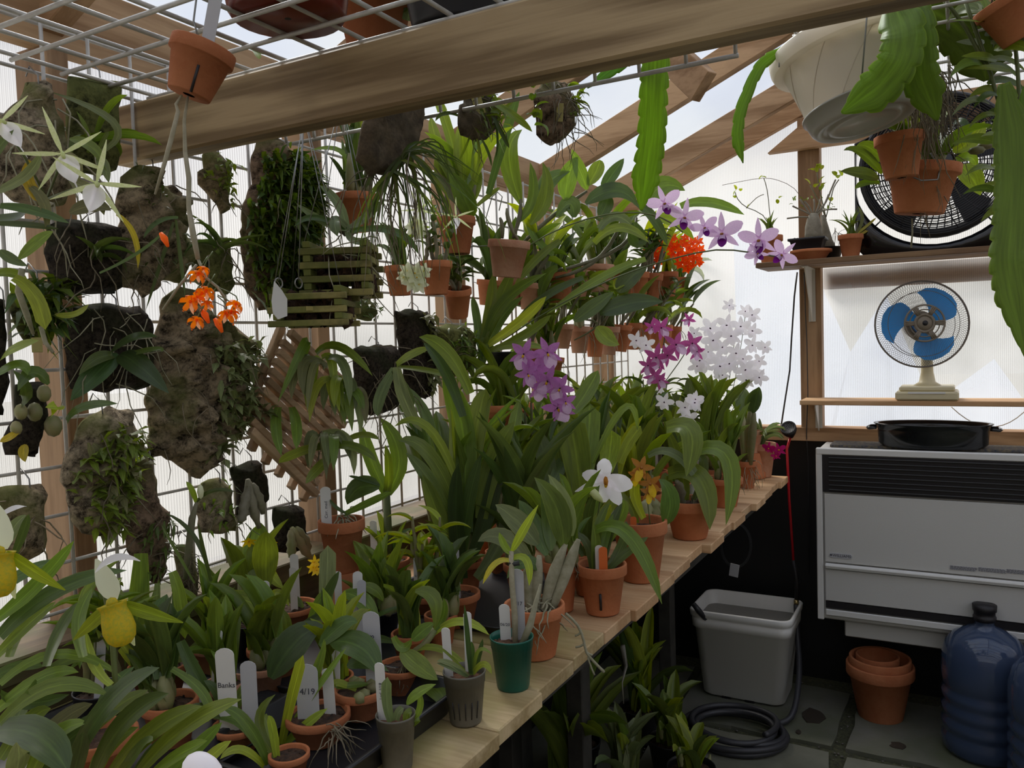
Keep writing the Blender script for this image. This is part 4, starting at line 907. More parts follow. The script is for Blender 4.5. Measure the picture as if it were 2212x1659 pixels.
# ------------------------------------------------------------------ slabs of bark and fern hung on the grid
def inside(poly, x, y):
    c = False; n = len(poly)
    for i in range(n):
        x1, y1 = poly[i]; x2, y2 = poly[i-1]
        if (y1 > y) != (y2 > y) and x < (x2-x1)*(y-y1)/(y2-y1+1e-12)+x1: c = not c
    return c
def near(poly, x, y):
    bd = 1e9; bp = None; n = len(poly)
    for i in range(n):
        ax, ay = poly[i-1]; bx, by = poly[i]; dx, dy = bx-ax, by-ay; tt = max(0, min(1, ((x-ax)*dx+(y-ay)*dy)/(dx*dx+dy*dy+1e-12)))
        qx, qy = ax+dx*tt, ay+dy*tt; d = math.hypot(x-qx, y-qy)
        if d < bd: bd = d; bp = (qx, qy)
    return bd, bp
def slab(t, outline, X, thick, matn, rough=.008, step=.008, edge=.02, name='board', frq=30, jag=.004, ridge=None, dome=1.0):
    pw = [pt(x, y, X=X) for x, y in outline]; poly = [(p.y, p.z) for p in pw]
    pj = []
    for i in range(len(poly)):
        a, c = poly[i-1], poly[i]; m_ = max(1, int(math.hypot(a[0]-c[0], a[1]-c[1])/.014))
        for k_ in range(m_): f_ = (k_+1)/m_; pj.append((a[0]+(c[0]-a[0])*f_+rn(-jag, jag), a[1]+(c[1]-a[1])*f_+rn(-jag, jag)))
    poly = pj
    y0 = min(p[0] for p in poly)-step; y1 = max(p[0] for p in poly)+step; z0 = min(p[1] for p in poly)-step; z1 = max(p[1] for p in poly)+step
    ny = int((y1-y0)/step)+1; nz_ = int((z1-z0)/step)+1
    cells = {(i, j) for i in range(ny) for j in range(nz_) if inside(poly, y0+(i+.5)*step, z0+(j+.5)*step)}
    vs = {}; b = B()
    def cnt(i, j): return sum((a, c) in cells for a in (i-1, i) for c in (j-1, j))
    for (i, j) in cells:
        for a, c in ((i, j), (i+1, j), (i+1, j+1), (i, j+1)):
            if (a, c) in vs: continue
            y, z = y0+a*step, z0+c*step; d, q = near(poly, y, z); bd = cnt(a, c) < 4
            if bd: y, z = q; d = 0
            P = V(X*7, y, z)
            hgt = thick*(1-dome+dome*(1-math.exp(-d/edge)))+(noise.fractal(P*frq, .9, 2.2, 4)*rough if True else 0)*(0.3 if bd else 1)
            if ridge: hgt += ridge*math.sin((z if ridge > 0 else y)*260+4*noise.noise(P*12))*abs(1)
            vs[(a, c)] = (b.vert((X+max(.003, hgt), y, z)), b.vert((X-.002, y, z)), bd)
    for (i, j) in cells:
        q = [vs[k_] for k_ in ((i, j), (i+1, j), (i+1, j+1), (i, j+1))]
        b.face(*[x[0] for x in q]); b.face(*[x[1] for x in q][::-1])
        for (a, c, nb) in ((0, 1, (i, j-1)), (1, 2, (i+1, j)), (2, 3, (i, j+1)), (3, 0, (i-1, j))):
            if nb not in cells: b.face(q[a][1], q[c][1], q[c][0], q[a][0])
    o = b.build(name, matn, t, wpos(t)); tops = [V(*b.v[x[0]]) for k_, x in vs.items() if not x[2]]
    return o, tops
def mat_foliage(t, tops, n, Lg, W, mats=('leaf_mid',), name='foliage', zlo=-9, zhi=9, droop=.3, sel=None):
    for k_, mt_ in enumerate(mats):
        b = B()
        src = [p for p in tops if zlo <= p.z <= zhi and (sel is None or sel(p))] or tops
        for i in range(n//len(mats)):
            p = random.choice(src)+V(rn(0, .012), rn(-.006, .006), rn(-.006, .006)); d = V(rn(.1, 1), rn(-1, 1), rn(-.8, 1)-droop).normalized(); l_ = Lg*rn(.6, 1.2)
            q = [p, p+d*l_*.5+V(0, 0, .1*l_), p+d*l_+V(0, 0, -.15*l_)]
            s = d.cross(V(rn(-.5, .5), rn(-.5, .5), 1)).normalized()*W/2; o = len(b.v)
            b.vert(q[0]-s*.4, (.3, 0)); b.vert(q[0]+s*.4, (.7, 0)); b.vert(q[1]-s, (0, .5)); b.vert(q[1]+s, (1, .5)); b.vert(q[2], (.5, 1))
            b.face(o, o+1, o+3, o+2); b.face(o+2, o+3, o+4)
        stuff(b.build(name, mt_, t, wpos(t)))
def mount(label, outline, X=-1.215, thick=.03, matn='cork', cat='mounted orchid', name='mounted_orchid', **k_):
    cxp = sum(p[0] for p in outline)/len(outline); ty = min(p[1] for p in outline)
    t = thing(name, label, cat, pt(cxp, ty, X=X)); o, tops = slab(t, outline, X, thick, matn, **k_); t['_n'] = len(tops)
    p = pt(cxp, ty+6, X=X); B().tube([p+V(.01, 0, -.015), p+V(.008, 0, .012), p+V(-.012, 0, .028), p+V(-.022, 0, .015)], .0012, 5).build('hook', 'wire_steel', t, p)
    return t, tops
def tuft(t, x, y, X, n, Lg, W, mt_='leaf_mid', shape='lance', bends=(1, 2, 3), tilt=(20, 75)):
    p = pt(x, y, X=X)
    for i in range(n): leaf(t, p+V(rn(0, .006), rn(-.01, .01), rn(-.01, .01)), -math.pi/2+rn(-1.9, 1.9), Lg*rn(.6, 1.1), W*rn(.8, 1.15), shape, random.choice(bends), mt_, rn(*tilt))
# ------------------------------------------------------------------ mounted plants on the left wall
XM = -1.222
t, tp = mount('tall mossy green-black board with square top, upper left under the grid shelf', [(146, 165), (200, 172), (262, 176), (255, 230), (256, 330), (252, 368), (215, 380), (150, 370), (143, 260)], XM, .02, 'moss_board', edge=.004, rough=.003, jag=.001)
tuft(t, 200, 300, XM+.03, 5, .10, .014, 'leaf_mid', 'strap')
hl(t, depth(pt(200, 300, X=-1.18)), [(205, 335, 250, 270, 105, 197, 16, 'g', -.02), (190, 330, 190, 290, 165, 240, 10, 'm'), (205, 340, 225, 300, 235, 285, 9, 'm')])
t, tp = mount('rough tan cork with star flowered orchid at the upper left edge', [(60, 180), (100, 175), (118, 220), (140, 290), (150, 400), (140, 440), (90, 450), (30, 440), (-10, 400), (-10, 260), (25, 225)], XM, .05, 'cork_tan', rough=.022)
STAR = t; D = depth(pt(100, 380, X=-1.12))
hl(t, D-.05, [(60, 455, 30, 470, -40, 470, 24, 'd'), (0, 445, 70, 455, 150, 482, 22, 'd'), (-20, 483, 60, 486, 127, 495, 15, 'd'), (-30, 420, 50, 385, 88, 330, 24, 'g'), (-30, 370, -10, 330, 30, 280, 20, 'g'), (150, 390, 200, 420, 225, 465, 30, 'o', 0, 'broad'), (150, 460, 200, 445, 240, 455, 34, 'o', 0, 'broad'), (60, 400, 95, 440, 100, 500, 22, 'o', 0, 'broad'), (120, 330, 160, 350, 170, 390, 26, 'o', 0, 'broad'), (150, 300, 200, 320, 230, 370, 24, 'm', 0, 'broad'), (210, 340, 225, 360, 235, 395, 22, 'g', 0, 'broad'), (70, 350, 60, 390, 95, 440, 26, 'y', 0, 'club')])
hl(t, D-.1, [(40, 560, 85, 520, 115, 500, 26, 'm', 0, 'broad'), (0, 540, 25, 560, 60, 575, 22, 'd', 0, 'broad')])
for (x, y, s, ro) in ((135, 332, .047, .35), (208, 396, .047, -.25), (2, 262, .045, .6)):
    stemline(t, [pt(100, 430, D=D-.02), pt((x+110)/2, (y+420)/2, D=D-.06), pt(x, y, D=D-.08)], .0018); flower(t, 'star', pt(x, y, D=D-.085), s, roll=ro, split=True)
roots(t, tp, 14, .16, .0018, 'root_pale')
hl(t, D, [(252, 462, 290, 510, 298, 580, 12, 'y'), (215, 590, 300, 545, 360, 495, 8, 'd')])
B().tube(ps(D-.06, (48, 580), (40, 630), (58, 680), (72, 722)), [.004, .0045, .004, .002], 6).build('aerial_root', 'root_pale', t)
B().tube(ps(D-.06, (88, 705), (98, 740), (115, 762)), [.003, .003, .002], 6).build('aerial_root', 'root_pale', t)
hl(t, D-.08, [(30, 600, 75, 640, 98, 712, 32, 'l', 0, 'club')])
t, tp = mount('square fuzzy black tree fern block left of the upper cork', [(104, 480), (150, 476), (240, 480), (246, 520), (246, 630), (236, 640), (150, 636), (102, 625)], XM, .045, 'treefern', edge=.006, rough=.008, jag=.006)
tuft(t, 205, 560, XM+.05, 6, .09, .012, 'leaf_dark'); roots(t, tp, 16, .14, .0013)
t, tp = mount('lumpy upright cork slab behind the yellow leaf, upper left', [(285, 362), (330, 358), (342, 400), (375, 395), (395, 440), (400, 500), (412, 545), (395, 610), (350, 605), (312, 640), (300, 625), (262, 618), (245, 560), (262, 480), (250, 440), (262, 380)], XM, .05, 'cork', rough=.032, step=.007, frq=36)
mat_foliage(t, tp, 40, .02, .006, ('leaf_dark',)); roots(t, tp, 10, .09)
hl(t, depth(pt(350, 500, X=-1.16)), [(385, 470, 340, 480, 310, 515, 10, 'd'), (380, 475, 390, 560, 400, 640, 8, 'd'), (375, 480, 350, 560, 315, 670, 8, 'd')])
t, tp = mount('small twisted cork scrap hanging above the tall leafy column', [(440, 330), (462, 325), (500, 355), (500, 385), (492, 400), (495, 455), (480, 460), (455, 425), (425, 400), (425, 370), (440, 365)], XM, .03, 'cork', rough=.014)
mat_foliage(t, tp, 60, .022, .008, ('leaf_mid',)); roots(t, tp, 6, .06)
t, tp = mount('tall cork column smothered in dense small green leaves', [(555, 295), (590, 288), (610, 320), (640, 340), (660, 400), (665, 480), (650, 560), (640, 640), (600, 672), (560, 668), (530, 620), (520, 520), (525, 440), (545, 400), (545, 340)], XM+.01, .07, 'cork_brown', rough=.014, edge=.03)
mat_foliage(t, tp, 1700, .036, .010, ('leaf_mid', 'leaf_mid', 'leaf_dark'), zhi=pt(600, 345, X=XM).z); mat_foliage(t, tp, 140, .03, .008, ('leaf_mid',)); roots(t, tp, 8, .10)
t, tp = mount('narrow dark wooden slab right behind the orange flowers', [(418, 520), (490, 512), (497, 560), (500, 625), (490, 636), (455, 630), (425, 610), (415, 560)], XM, .02, 'moss_board', edge=.005, rough=.003)
tuft(t, 465, 540, XM+.03, 7, .10, .008, 'leaf_dark', 'grass'); roots(t, tp, 12, .08)
t, tp = mount('square dark board with shiny broad leaved orchid and wandering roots', [(150, 662), (200, 656), (300, 660), (318, 690), (320, 760), (325, 835), (310, 842), (230, 845), (150, 840), (140, 760)], XM, .03, 'treefern', edge=.006, rough=.007, jag=.004)
D = depth(pt(250, 760, X=-1.17))
hl(t, D, [(260, 765, 300, 790, 365, 850, 46, 'k', -.05, 'broad'), (255, 765, 205, 810, 152, 866, 46, 'k', -.05, 'broad'), (240, 760, 290, 730, 340, 728, 26, 'k', -.05, 'broad'), (250, 768, 210, 775, 170, 810, 26, 'd', -.05, 'broad'), (262, 770, 330, 755, 350, 760, 14, 'd', -.05)])
roots(t, tp, 22, .14, .0013, 'root_pale')
t, tp = mount('largest craggy cork bark, draped with fuzzy creeping stems, left wall', [(350, 640), (385, 620), (420, 640), (455, 680), (500, 700), (530, 735), (538, 790), (520, 830), (560, 880), (540, 905), (480, 940), (470, 985), (450, 1000), (450, 1022), (425, 1035), (385, 1005), (345, 985), (315, 985), (322, 930), (315, 860), (330, 830), (320, 740), (345, 700)], XM, .07, 'cork', rough=.040, edge=.03, step=.007, frq=38)
mat_foliage(t, tp, 330, .030, .013, ('leaf_olive', 'leaf_grey'), sel=lambda p: p.y > pt(430, 800, X=XM).y-(p.z-1.2)*.1 and p.z < pt(430, 740, X=XM).z); roots(t, tp, 26, .10, .0011)
t, tp = mount('long leafy cork slab left of the brown bark strip', [(180, 905), (235, 880), (275, 885), (287, 930), (280, 990), (285, 1040), (262, 1060), (262, 1150), (230, 1162), (180, 1155), (150, 1130), (148, 1080), (128, 1040), (140, 985), (160, 950)], XM, .05, 'cork_tan', rough=.022)
mat_foliage(t, tp, 240, .032, .012, ('leaf_mid', 'leaf_olive', 'leaf_mid'), zhi=pt(200, 935, X=XM).z); roots(t, tp, 10, .08)
t, tp = mount('tall brown bark strip tied with green thread, left wall', [(292, 990), (325, 985), (335, 1040), (342, 1080), (355, 1100), (362, 1180), (358, 1235), (335, 1265), (305, 1240), (270, 1180), (262, 1110), (275, 1040)], XM, .035, 'cork_brown', rough=.014)
mat_foliage(t, tp, 40, .03, .006, ('leaf_dark',), zhi=pt(300, 1130, X=XM).z); roots(t, tp, 10, .08)
t, tp = mount('small square cork chip with moss, right of white budded stem', [(435, 1045), (470, 1030), (498, 1055), (500, 1100), (506, 1145), (480, 1152), (430, 1155), (426, 1090)], XM, .03, 'cork_tan', rough=.012, ridge=.002)
mat_foliage(t, tp, 25, .03, .006, ('leaf_mid',)); roots(t, tp, 5, .05)
def bulbs(t, lst, X, r=.008, mt_='bulb'):
    for q in lst:
        P_ = [pt(x, y, X=X) for x, y in q]; n = len(P_)
        s = bez(P_[0], P_[1], P_[2], 7); B().tube(s, [r*f_*(1+.15*((i % 2)*2-1)) for i, f_ in enumerate((.5, .75, .9, 1, 1, .9, .7, .4))], 8).build('pseudobulb', mt_, t, s[0])
t, tp = mount('small black fern plaque with hanging tan bulbs and yellow flowers', [(498, 1008), (555, 992), (566, 1040), (568, 1085), (545, 1105), (512, 1115), (510, 1060)], XM, .03, 'treefern', edge=.005, rough=.007, jag=.004)
bulbs(t, [[(535, 1035), (545, 1090), (560, 1140)], [(540, 1040), (530, 1080), (520, 1115)], [(545, 1045), (560, 1080), (568, 1110)], [(535, 1080), (525, 1110), (518, 1130)]], XM+.045, .0095, 'bulb_grey')
D = depth(pt(545, 1140, X=-1.16))
for x, y in ((538, 1168), (581, 1172)): stemline(t, ps(D, (530, 1130), (545, 1146), (x, y-4)), .0009); flower(t, 'yellow', pt(x, y, D=D-.01), .017, face=(.5, -.5, -.6))
t, tp = mount('lower black fern plaque with tapering green bulbs', [(590, 1095), (645, 1092), (650, 1150), (640, 1190), (598, 1195), (592, 1140)], XM, .03, 'treefern', edge=.005, rough=.007, jag=.004)
bulbs(t, [[(630, 1140), (650, 1175), (675, 1210)], [(628, 1145), (630, 1180), (628, 1205)], [(640, 1140), (660, 1170), (665, 1195)]], XM+.045, .010)
for x, y in ((680, 1214), (684, 1232), (676, 1226)): flower(t, 'yellow', pt(x, y, D=D+.02), .014)
t, tp = mount('upright black fern slab with long strap leaves at mid wall', [(762, 752), (800, 746), (845, 745), (856, 790), (862, 860), (845, 885), (800, 898), (775, 890), (765, 820)], XM, .035, 'treefern', edge=.008, rough=.008)
D = depth(pt(850, 795, X=-1.14))
hl(t, D, [(857, 793, 875, 865, 912, 933, 27, 'g', -.05), (852, 797, 822, 855, 816, 900, 24, 'g', -.05), (857, 788, 890, 766, 930, 752, 20, 'm', -.05), (862, 793, 930, 802, 989, 820, 14, 'm', -.05), (850, 800, 880, 850, 890, 880, 20, 'd', -.03)])
roots(t, tp, 30, .12, .0015)
t, tp = mount('narrow dark red-brown fern board with climbing leaflets', [(852, 672), (888, 668), (922, 675), (928, 720), (930, 800), (918, 860), (880, 850), (862, 760)], XM, .03, 'treefern', edge=.006, rough=.008, jag=.004)
mat_foliage(t, tp, 90, .028, .014, ('leaf_olive',), sel=lambda p: p.y > pt(892, 700, X=XM).y)
t, tp = mount('mossy fern block with wire hook right of the narrow fern board', [(935, 705), (965, 700), (1005, 705), (1012, 760), (1008, 800), (970, 815), (940, 800), (932, 750)], XM+.01, .05, 'moss_board', edge=.012, rough=.014)
mat_foliage(t, tp, 120, .03, .007, ('leaf_dark', 'leaf_mid')); roots(t, tp, 12, .08)
t, tp = mount('square ribbed cork slab at the left edge above the yellow slipper', [(-15, 1060), (40, 1050), (92, 1045), (95, 1090), (100, 1140), (95, 1190), (60, 1210), (-10, 1215)], XM, .04, 'cork', rough=.012, ridge=-.003)
roots(t, tp, 8, .08)
t, tp = mount('dark slab with round green bulbs at the far left edge', [(30, 830), (95, 820), (98, 900), (78, 960), (70, 990), (10, 985), (8, 940), (30, 900)], XM, .03, 'treefern', edge=.006, rough=.008)
D = depth(pt(60, 900, X=-1.17))
hl(t, D, [(45, 880, 55, 840, 28, 800, 24, 'd', -.04, 'broad'), (105, 830, 70, 805, 38, 845, 30, 'd', -.04, 'broad'), (110, 900, 125, 880, 98, 880, 26, 'l', -.04), (145, 910, 180, 880, 255, 872, 22, 'd', -.05), (40, 930, 20, 945, 0, 955, 16, 'y', -.04), (55, 960, 50, 980, 55, 998, 18, 'y', -.04, 'broad'), (-10, 810, 40, 790, 60, 810, 30, 'm', -.04, 'broad'), (0, 780, 30, 755, 85, 735, 26, 'l', -.05)])
for x, y, r in ((75, 890, .012), (45, 890, .010), (115, 920, .014), (35, 925, .009), (95, 850, .011)): B().ball(pt(x, y, X=-1.18), r, (1, .9, 1.2), 10).build('pseudobulb', 'bulb', t)
t, tp = mount('small bark mount with bright leafy tuft and yellow paper tag', [(20, 640), (60, 600), (120, 610), (125, 680), (100, 735), (60, 740), (30, 700)], XM, .03, 'moss_board', rough=.012)
mat_foliage(t, tp, 100, .045, .012, ('leaf_mid', 'leaf_dark')); D = depth(pt(100, 660, X=-1.17))
hl(t, D, [(120, 678, 160, 680, 192, 657, 20, 'l', -.04, 'broad'), (60, 610, 20, 590, -20, 600, 24, 'm', -.04, 'broad')])
B().bbox(pt(80, 745, X=-1.18), (.0015, .016, .022), .0005).build('tag', 'yellow_tag', t)
t, tp = mount('dark shaggy slab at the extreme left edge of the wall', [(-20, 640), (8, 645), (10, 700), (18, 800), (5, 900), (-20, 900)], XM, .03, 'treefern', rough=.010)
t, tp = mount('short root ball of fibres in front of the window sill, left wall', [(378, 1180), (412, 1175), (420, 1220), (425, 1270), (418, 1300), (392, 1290), (380, 1240)], XM, .02, 'cork_tan', rough=.012); roots(t, tp, 40, .04, .001)
D = depth(pt(400, 1150, X=-1.17))
B().tube(ps(D-.02, (400, 1250), (408, 1180), (415, 1120), (425, 1085)), [.004, .006, .006, .003], 7).build('cane', 'cane', t)
hl(t, D-.02, [(424, 1085, 415, 1060, 402, 1040, 12, 'l'), (424, 1085, 460, 1060, 510, 1063, 9, 'd')])
B().ball(pt(433, 1062, D=D-.03), .008, (.7, .7, 1.6), 8).build('flower_bud', 'petal_cream', t)
hl(t, D-.05, [(455, 1255, 420, 1160, 356, 1108, 10, 'd'), (457, 1255, 440, 1190, 428, 1130, 8, 'd'), (420, 1260, 380, 1190, 348, 1133, 7, 'd')])
# pendant orange flowered orchid in tilted clay pot under the grid shelf
D0 = .88; c = pt(408, 205, D=D0); ctop = pt(442, 100, D=D0); ax = (ctop-c).normalized()
t = thing('hanging_pot', 'small tilted clay pot wired to the grid shelf with orange flowers trailing', 'hanging plant', c)
q = ax.to_track_quat('Z', 'Y').to_matrix().to_4x4(); q.translation = c; hh = (ctop-c).length
B().lathe(pot_prof(.0345, hh, .26), 28, q).build('pot', 'terracotta', t)
b = B(); [b.ball(q @ V(rn(-.024, .024), rn(-.024, .024), hh*.94), rn(.004, .008), n=5, jit=.3) for i in range(40)]; b.build('potting_mix', 'bark_mix', t)
sd = (CAM-c).normalized(); B().tube([c+ax*hh*.06+sd*.0225+RT*.001, c+ax*hh*.6+sd*.0285], .0016, 6).build('drain_slot', 'heater_dark', t)
p = pt(440, 95, D=D0+.0); bw = B().bbox(p+ax*.03, (.0145, .001, .09), .0003, (RT*1.0).to_track_quat('X', 'Z').to_matrix() @ Matrix.Rotation(.2, 3, 'Y')).build('plant_label', 'grey_tag', t)
B().tube(ps(D0, (432, 95), (418, 45), (425, -10), (428, -60)), .0011, 5).build('hanging_wire', 'wire_steel', t)
B().tube(ps(D0-.01, (393, 205), (380, 225), (385, 240), (370, 300), (352, 365), (335, 420)), [.0012, .0016, .0022, .0026, .0022, .0012], 7).build('cane', 'cane_pale', t)
cp = ps(D0, (406, 208), (398, 260), (400, 330), (408, 385), (408, 450), (418, 510), (428, 560)); B().tube(cp, [.0013, .0018, .0024, .0028, .0026, .0034, .0026], 7).build('cane', 'cane_pale', t)
B().tube(ps(D0, (428, 560), (445, 600), (470, 620), (490, 650)), .0016, 6).build('cane', 'cane_pale', t); B().tube(ps(D0, (425, 572), (385, 620), (352, 670)), .0016, 6).build('cane', 'cane_pale', t)
for x, y, s in ((428, 590, .017), (440, 578, .013), (445, 627, .018), (412, 650, .018), (425, 640, .014), (425, 690, .016), (448, 655, .012), (487, 675, .019), (510, 655, .016), (503, 672, .014)):
    stemline(t, [pt(min(x+20, 470), y-35, D=D0), pt(x+6, y-15, D=D0-.004), pt(x, y, D=D0-.008)], .0007); flower(t, 'orange', pt(x, y, D=D0-.01), s*.72, face=(CAM-c).normalized()+V(rn(-.5, .5), rn(-.3, .3), rn(-.8, -.1)), roll=rn(-.5, .5), split=True)
for x, y in ((472, 700), (355, 515), (443, 680)): B().tube(ps(D0, (x-8, y-12), (x, y), (x+8, y+18)), [.002, .004, .0015], 6).build('flower_bud', 'petal_orange', t)
# ------------------------------------------------------------------ slatted baskets
def basket(label, x0, x1, y0, y1, X, sz, nsl, mt_='slat_mossy', wires=None, depth_=None, rot=0):
    Dm = depth(pt((x0+x1)/2, y1, X=X)); a, c = pt(x0, y1, D=Dm), pt(x1, y0, D=Dm); U = V(RT.x, RT.y, 0).normalized(); Wd = V(-U.y, U.x, 0); L_ = (c-a).dot(U); h = (pt((x0+x1)/2, y0, D=Dm)-pt((x0+x1)/2, y1, D=Dm)).z; dp = depth_ or L_*.85
    o0 = pt((x0+x1)/2, y1, D=Dm); F = Matrix((U, Wd, V(0, 0, 1))).transposed()
    def q_(u, w2, z): return o0+U*u+Wd*w2+V(0, 0, z)
    t = thing('slat_basket', label, 'basket', q_(0, dp/2, 0)); lv = nsl*2; th = h/lv
    for i in range(lv):
        z = th*(i+.5)
        if i % 2 == 0:
            for s in (0, 1): B().bbox(q_(rn(-.002, .002), s*dp, z), (L_*rn(.98, 1.02), sz, th*.94), .001, F).build('slat', mt_, t, q_(0, s*dp, z))
        else:
            for s in (0, 1): B().bbox(q_((s-.5)*(L_-.03), dp/2, z), (sz, dp+.012, th*.94), .001, F).build('slat', mt_, t, q_((s-.5)*(L_-.03), dp/2, z))
    for k_ in range(3): B().bbox(q_((k_-1)*L_*.28, dp/2, .004), (.016, dp, .006), .001, F).build('slat', mt_, t, q_((k_-1)*L_*.28, dp/2, 0))
    b = B(); [b.ball(q_(rn(-.38, .38)*L_, dp/2+rn(-.36, .36)*dp, rn(.12, .8)*h), rn(.008, .018), n=5, jit=.3) for i in range(70)]; stuff(b.build('bark_fill', 'soil', t))
    for (ex, ey) in wires or ():
        for s in (0, 1):
            for k_ in (0, 1): B().tube([q_((k_-.5)*(L_-.02), s*dp, h-.004), pt(ex, ey, D=Dm+dp/2)], .0009, 4).build('hanging_wire', 'wire_steel', t)
    return t, q_(0, dp/2, h)
t, tc_ = basket('upper green-mossed slatted basket with grey leathery leaves', 652, 806, 520, 640, -1.02, .014, 4, wires=((737, 215),))
D = depth(pt(745, 500, X=-1.05))
hl(t, D, [(748, 495, 700, 480, 640, 440, 18, 'g', -.03), (748, 495, 680, 470, 635, 490, 14, 'd', -.05), (750, 498, 730, 440, 690, 400, 20, 'g', .03), (755, 500, 850, 500, 905, 550, 18, 'd', -.05), (752, 495, 790, 470, 830, 430, 20, 'g', .04), (750, 500, 765, 520, 800, 520, 18, 'g', -.06, 'club'), (748, 490, 725, 475, 728, 510, 22, 'g', -.06, 'club')])
bulbs(t, [[(750, 505), (740, 495), (728, 470)], [(755, 505), (765, 495), (775, 480)]], -1.06, .009, 'bulb_grey'); roots(t, [tc_+V(.05, -.03, -.02)+RT*rn(-.07, .07) for i in range(8)], 9, .16, .0016, 'root_pale')
t, tc_ = basket('lower slatted basket with torn white plant tag', 584, 750, 618, 705, -1.02, .014, 3, wires=((657, 250),))
B().prism([(0, 0), (.022, .006), (.024, .035), (.012, .050), (-.004, .064), (-.012, .03), (-.010, .01)], -.0006, .0006, Matrix.Translation(pt(600, 690, X=-1.005)) @ Matrix(((0, 0, 1, 0), (1, 0, 0, 0), (0, 1, 0, 0), (0, 0, 0, 1)))).build('plant_label', 'white_tag', t)
B().bbox(pt(688, 667, X=-1.008), (.002, .062, .008), .0005).build('plant_label', 'yellow_tag', t)
for x in (602, 645): p = pt(x, 612, X=-1.03); B().tube([p+V(0, .009*math.cos(a), .009*math.sin(a)) for a in [2*math.pi*i/14 for i in range(14)]], .0014, 5, close=True).build('screw_eye', 'wire_steel', t)
for x in (602, 645): B().tube([pt(x, 606, X=-1.02), pt(656, 250, X=-1.02)], .001, 4).build('hanging_wire', 'wire_steel', t)
t, tp = mount('small mossy block hanging right of the lower slatted basket', [(756, 640), (800, 640), (803, 690), (770, 692), (752, 680)], -1.19, .05, 'moss_board', rough=.012); mat_foliage(t, tp, 40, .02, .005, ('leaf_dark',))
# diamond hung slatted basket
cor = [pt(x, y, X=-1.17) for x, y in ((620, 708), (775, 852), (668, 1078), (526, 940))]
t = thing('slat_basket', 'large brown slatted basket hung as a diamond on the grid', 'basket', sum(cor, V(0, 0, 0))/4); A_, B_, C_, D_ = cor
for i in range(11):
    f_ = (i+.5)/11; p, q = A_.lerp(D_, f_), B_.lerp(C_, f_); d = (q-p); m_ = (p+q)/2; rx = d.normalized().to_track_quat('Y', 'X').to_matrix()
    if i in (0, 10): m_ = m_+V(.012, 0, 0)
    B().bbox(m_, (d.length, .0, .0), .001) if False else None
    u = d.normalized(); v_ = V(1, 0, 0); w_ = u.cross(v_); mm = Matrix((u, w_, v_)).transposed()
    B().bbox(m_, (d.length*1.0, .0145, .016), .0015, mm).build('slat', 'slat_wood', t, m_)
for p, q in ((A_, D_), (B_, C_), (A_.lerp(B_, .2), D_.lerp(C_, .2)), (A_.lerp(B_, .4), D_.lerp(C_, .4)), (A_.lerp(B_, .6), D_.lerp(C_, .6)), (A_.lerp(B_, .8), D_.lerp(C_, .8))):
    u = (q-p).normalized(); w_ = u.cross(V(1, 0, 0)); mm = Matrix((u, w_, V(1, 0, 0))).transposed(); L_ = (q-p).length
    for k_ in range(1): m_ = (p+q)/2-V(.016, 0, 0); B().bbox(m_, (L_*1.03, .016, .014), .0015, mm).build('slat', 'slat_wood', t, m_)
D = depth(pt(680, 880, X=-1.10))
rows = []
for (bx, by, L0, n_) in ((690, 785, 105, 6), (722, 830, 110, 9), (700, 950, 105, 9), (655, 805, 90, 3), (742, 855, 105, 7)):
    for k_ in range(n_):
        a = rn(-.9, 1.2); l_ = L0*rn(.6, 1.15); ex = bx+l_*math.sin(a)*.75; ey = by+l_*rn(.5, 1.0); rows.append((bx+rn(-18, 18), by+rn(-15, 15), bx+(ex-bx)*.7+rn(-8, 8), by+(ey-by)*.25-20, ex, ey, rn(15, 22), random.choice('mgogl'), rn(-.09, .0)))
rows += [(648, 790, 660, 740, 600, 870, 20, 'm', -.06), (735, 960, 780, 940, 820, 950, 16, 'm', -.06), (640, 980, 745, 962, 815, 998, 22, 'm', -.08), (720, 985, 690, 1010, 660, 1045, 22, 'm', -.06), (700, 960, 640, 980, 602, 1000, 22, 'l', -.08), (683, 763, 735, 750, 805, 812, 20, 'm', -.02), (602, 880, 596, 920, 608, 985, 22, 'm', -.09), (630, 880, 640, 920, 640, 970, 22, 'm', -.09)]
hl(t, D, rows); roots(t, [pt(700, 820, D=D+.02), pt(690, 950, D=D+.02)], 8, .10)
# ------------------------------------------------------------------ pieces hanging from the grid shelf
def hang_slab(label, outline, Dp, thick, matn, **k_):
    cxp = sum(p[0] for p in outline)/len(outline); ty = min(p[1] for p in outline); Xp = pt(cxp, sum(p[1] for p in outline)/len(outline), D=Dp).x
    t = thing('mounted_orchid', label, 'mounted orchid', pt(cxp, ty, X=Xp)); o, tops = slab(t, outline, Xp, thick, matn, **k_)
    p = pt(cxp, ty+8, X=Xp); B().tube([p, V(p.x, p.y, 1.875), V(p.x+.004, p.y, 1.895)], .0011, 5).build('hook', 'wire_steel', t)
    return t, tops, Xp
t, tp, Xp = hang_slab('flat grey bark plaque with spidery roots hung from the beam', [(792, 232), (850, 225), (904, 216), (900, 260), (895, 300), (880, 345), (850, 370), (800, 378), (772, 345), (775, 300)], 1.42, .022, 'dark_slab', edge=.003, rough=.004, step=.007)
D = 1.36
b_ = [(868, 345), (880, 330), (850, 370)]
rows = []
for k_ in range(34):
    bx, by = random.choice(b_); a = rn(-.5, 1.0); l_ = rn(150, 330); rows.append((bx, by, bx+l_*math.sin(a)*.6, by+l_*.3, bx+l_*math.sin(a)*.85+rn(-15, 15), by+l_*rn(.65, 1.0), rn(4, 8), random.choice('dmkdd'), rn(-.08, .12), 'grass'))
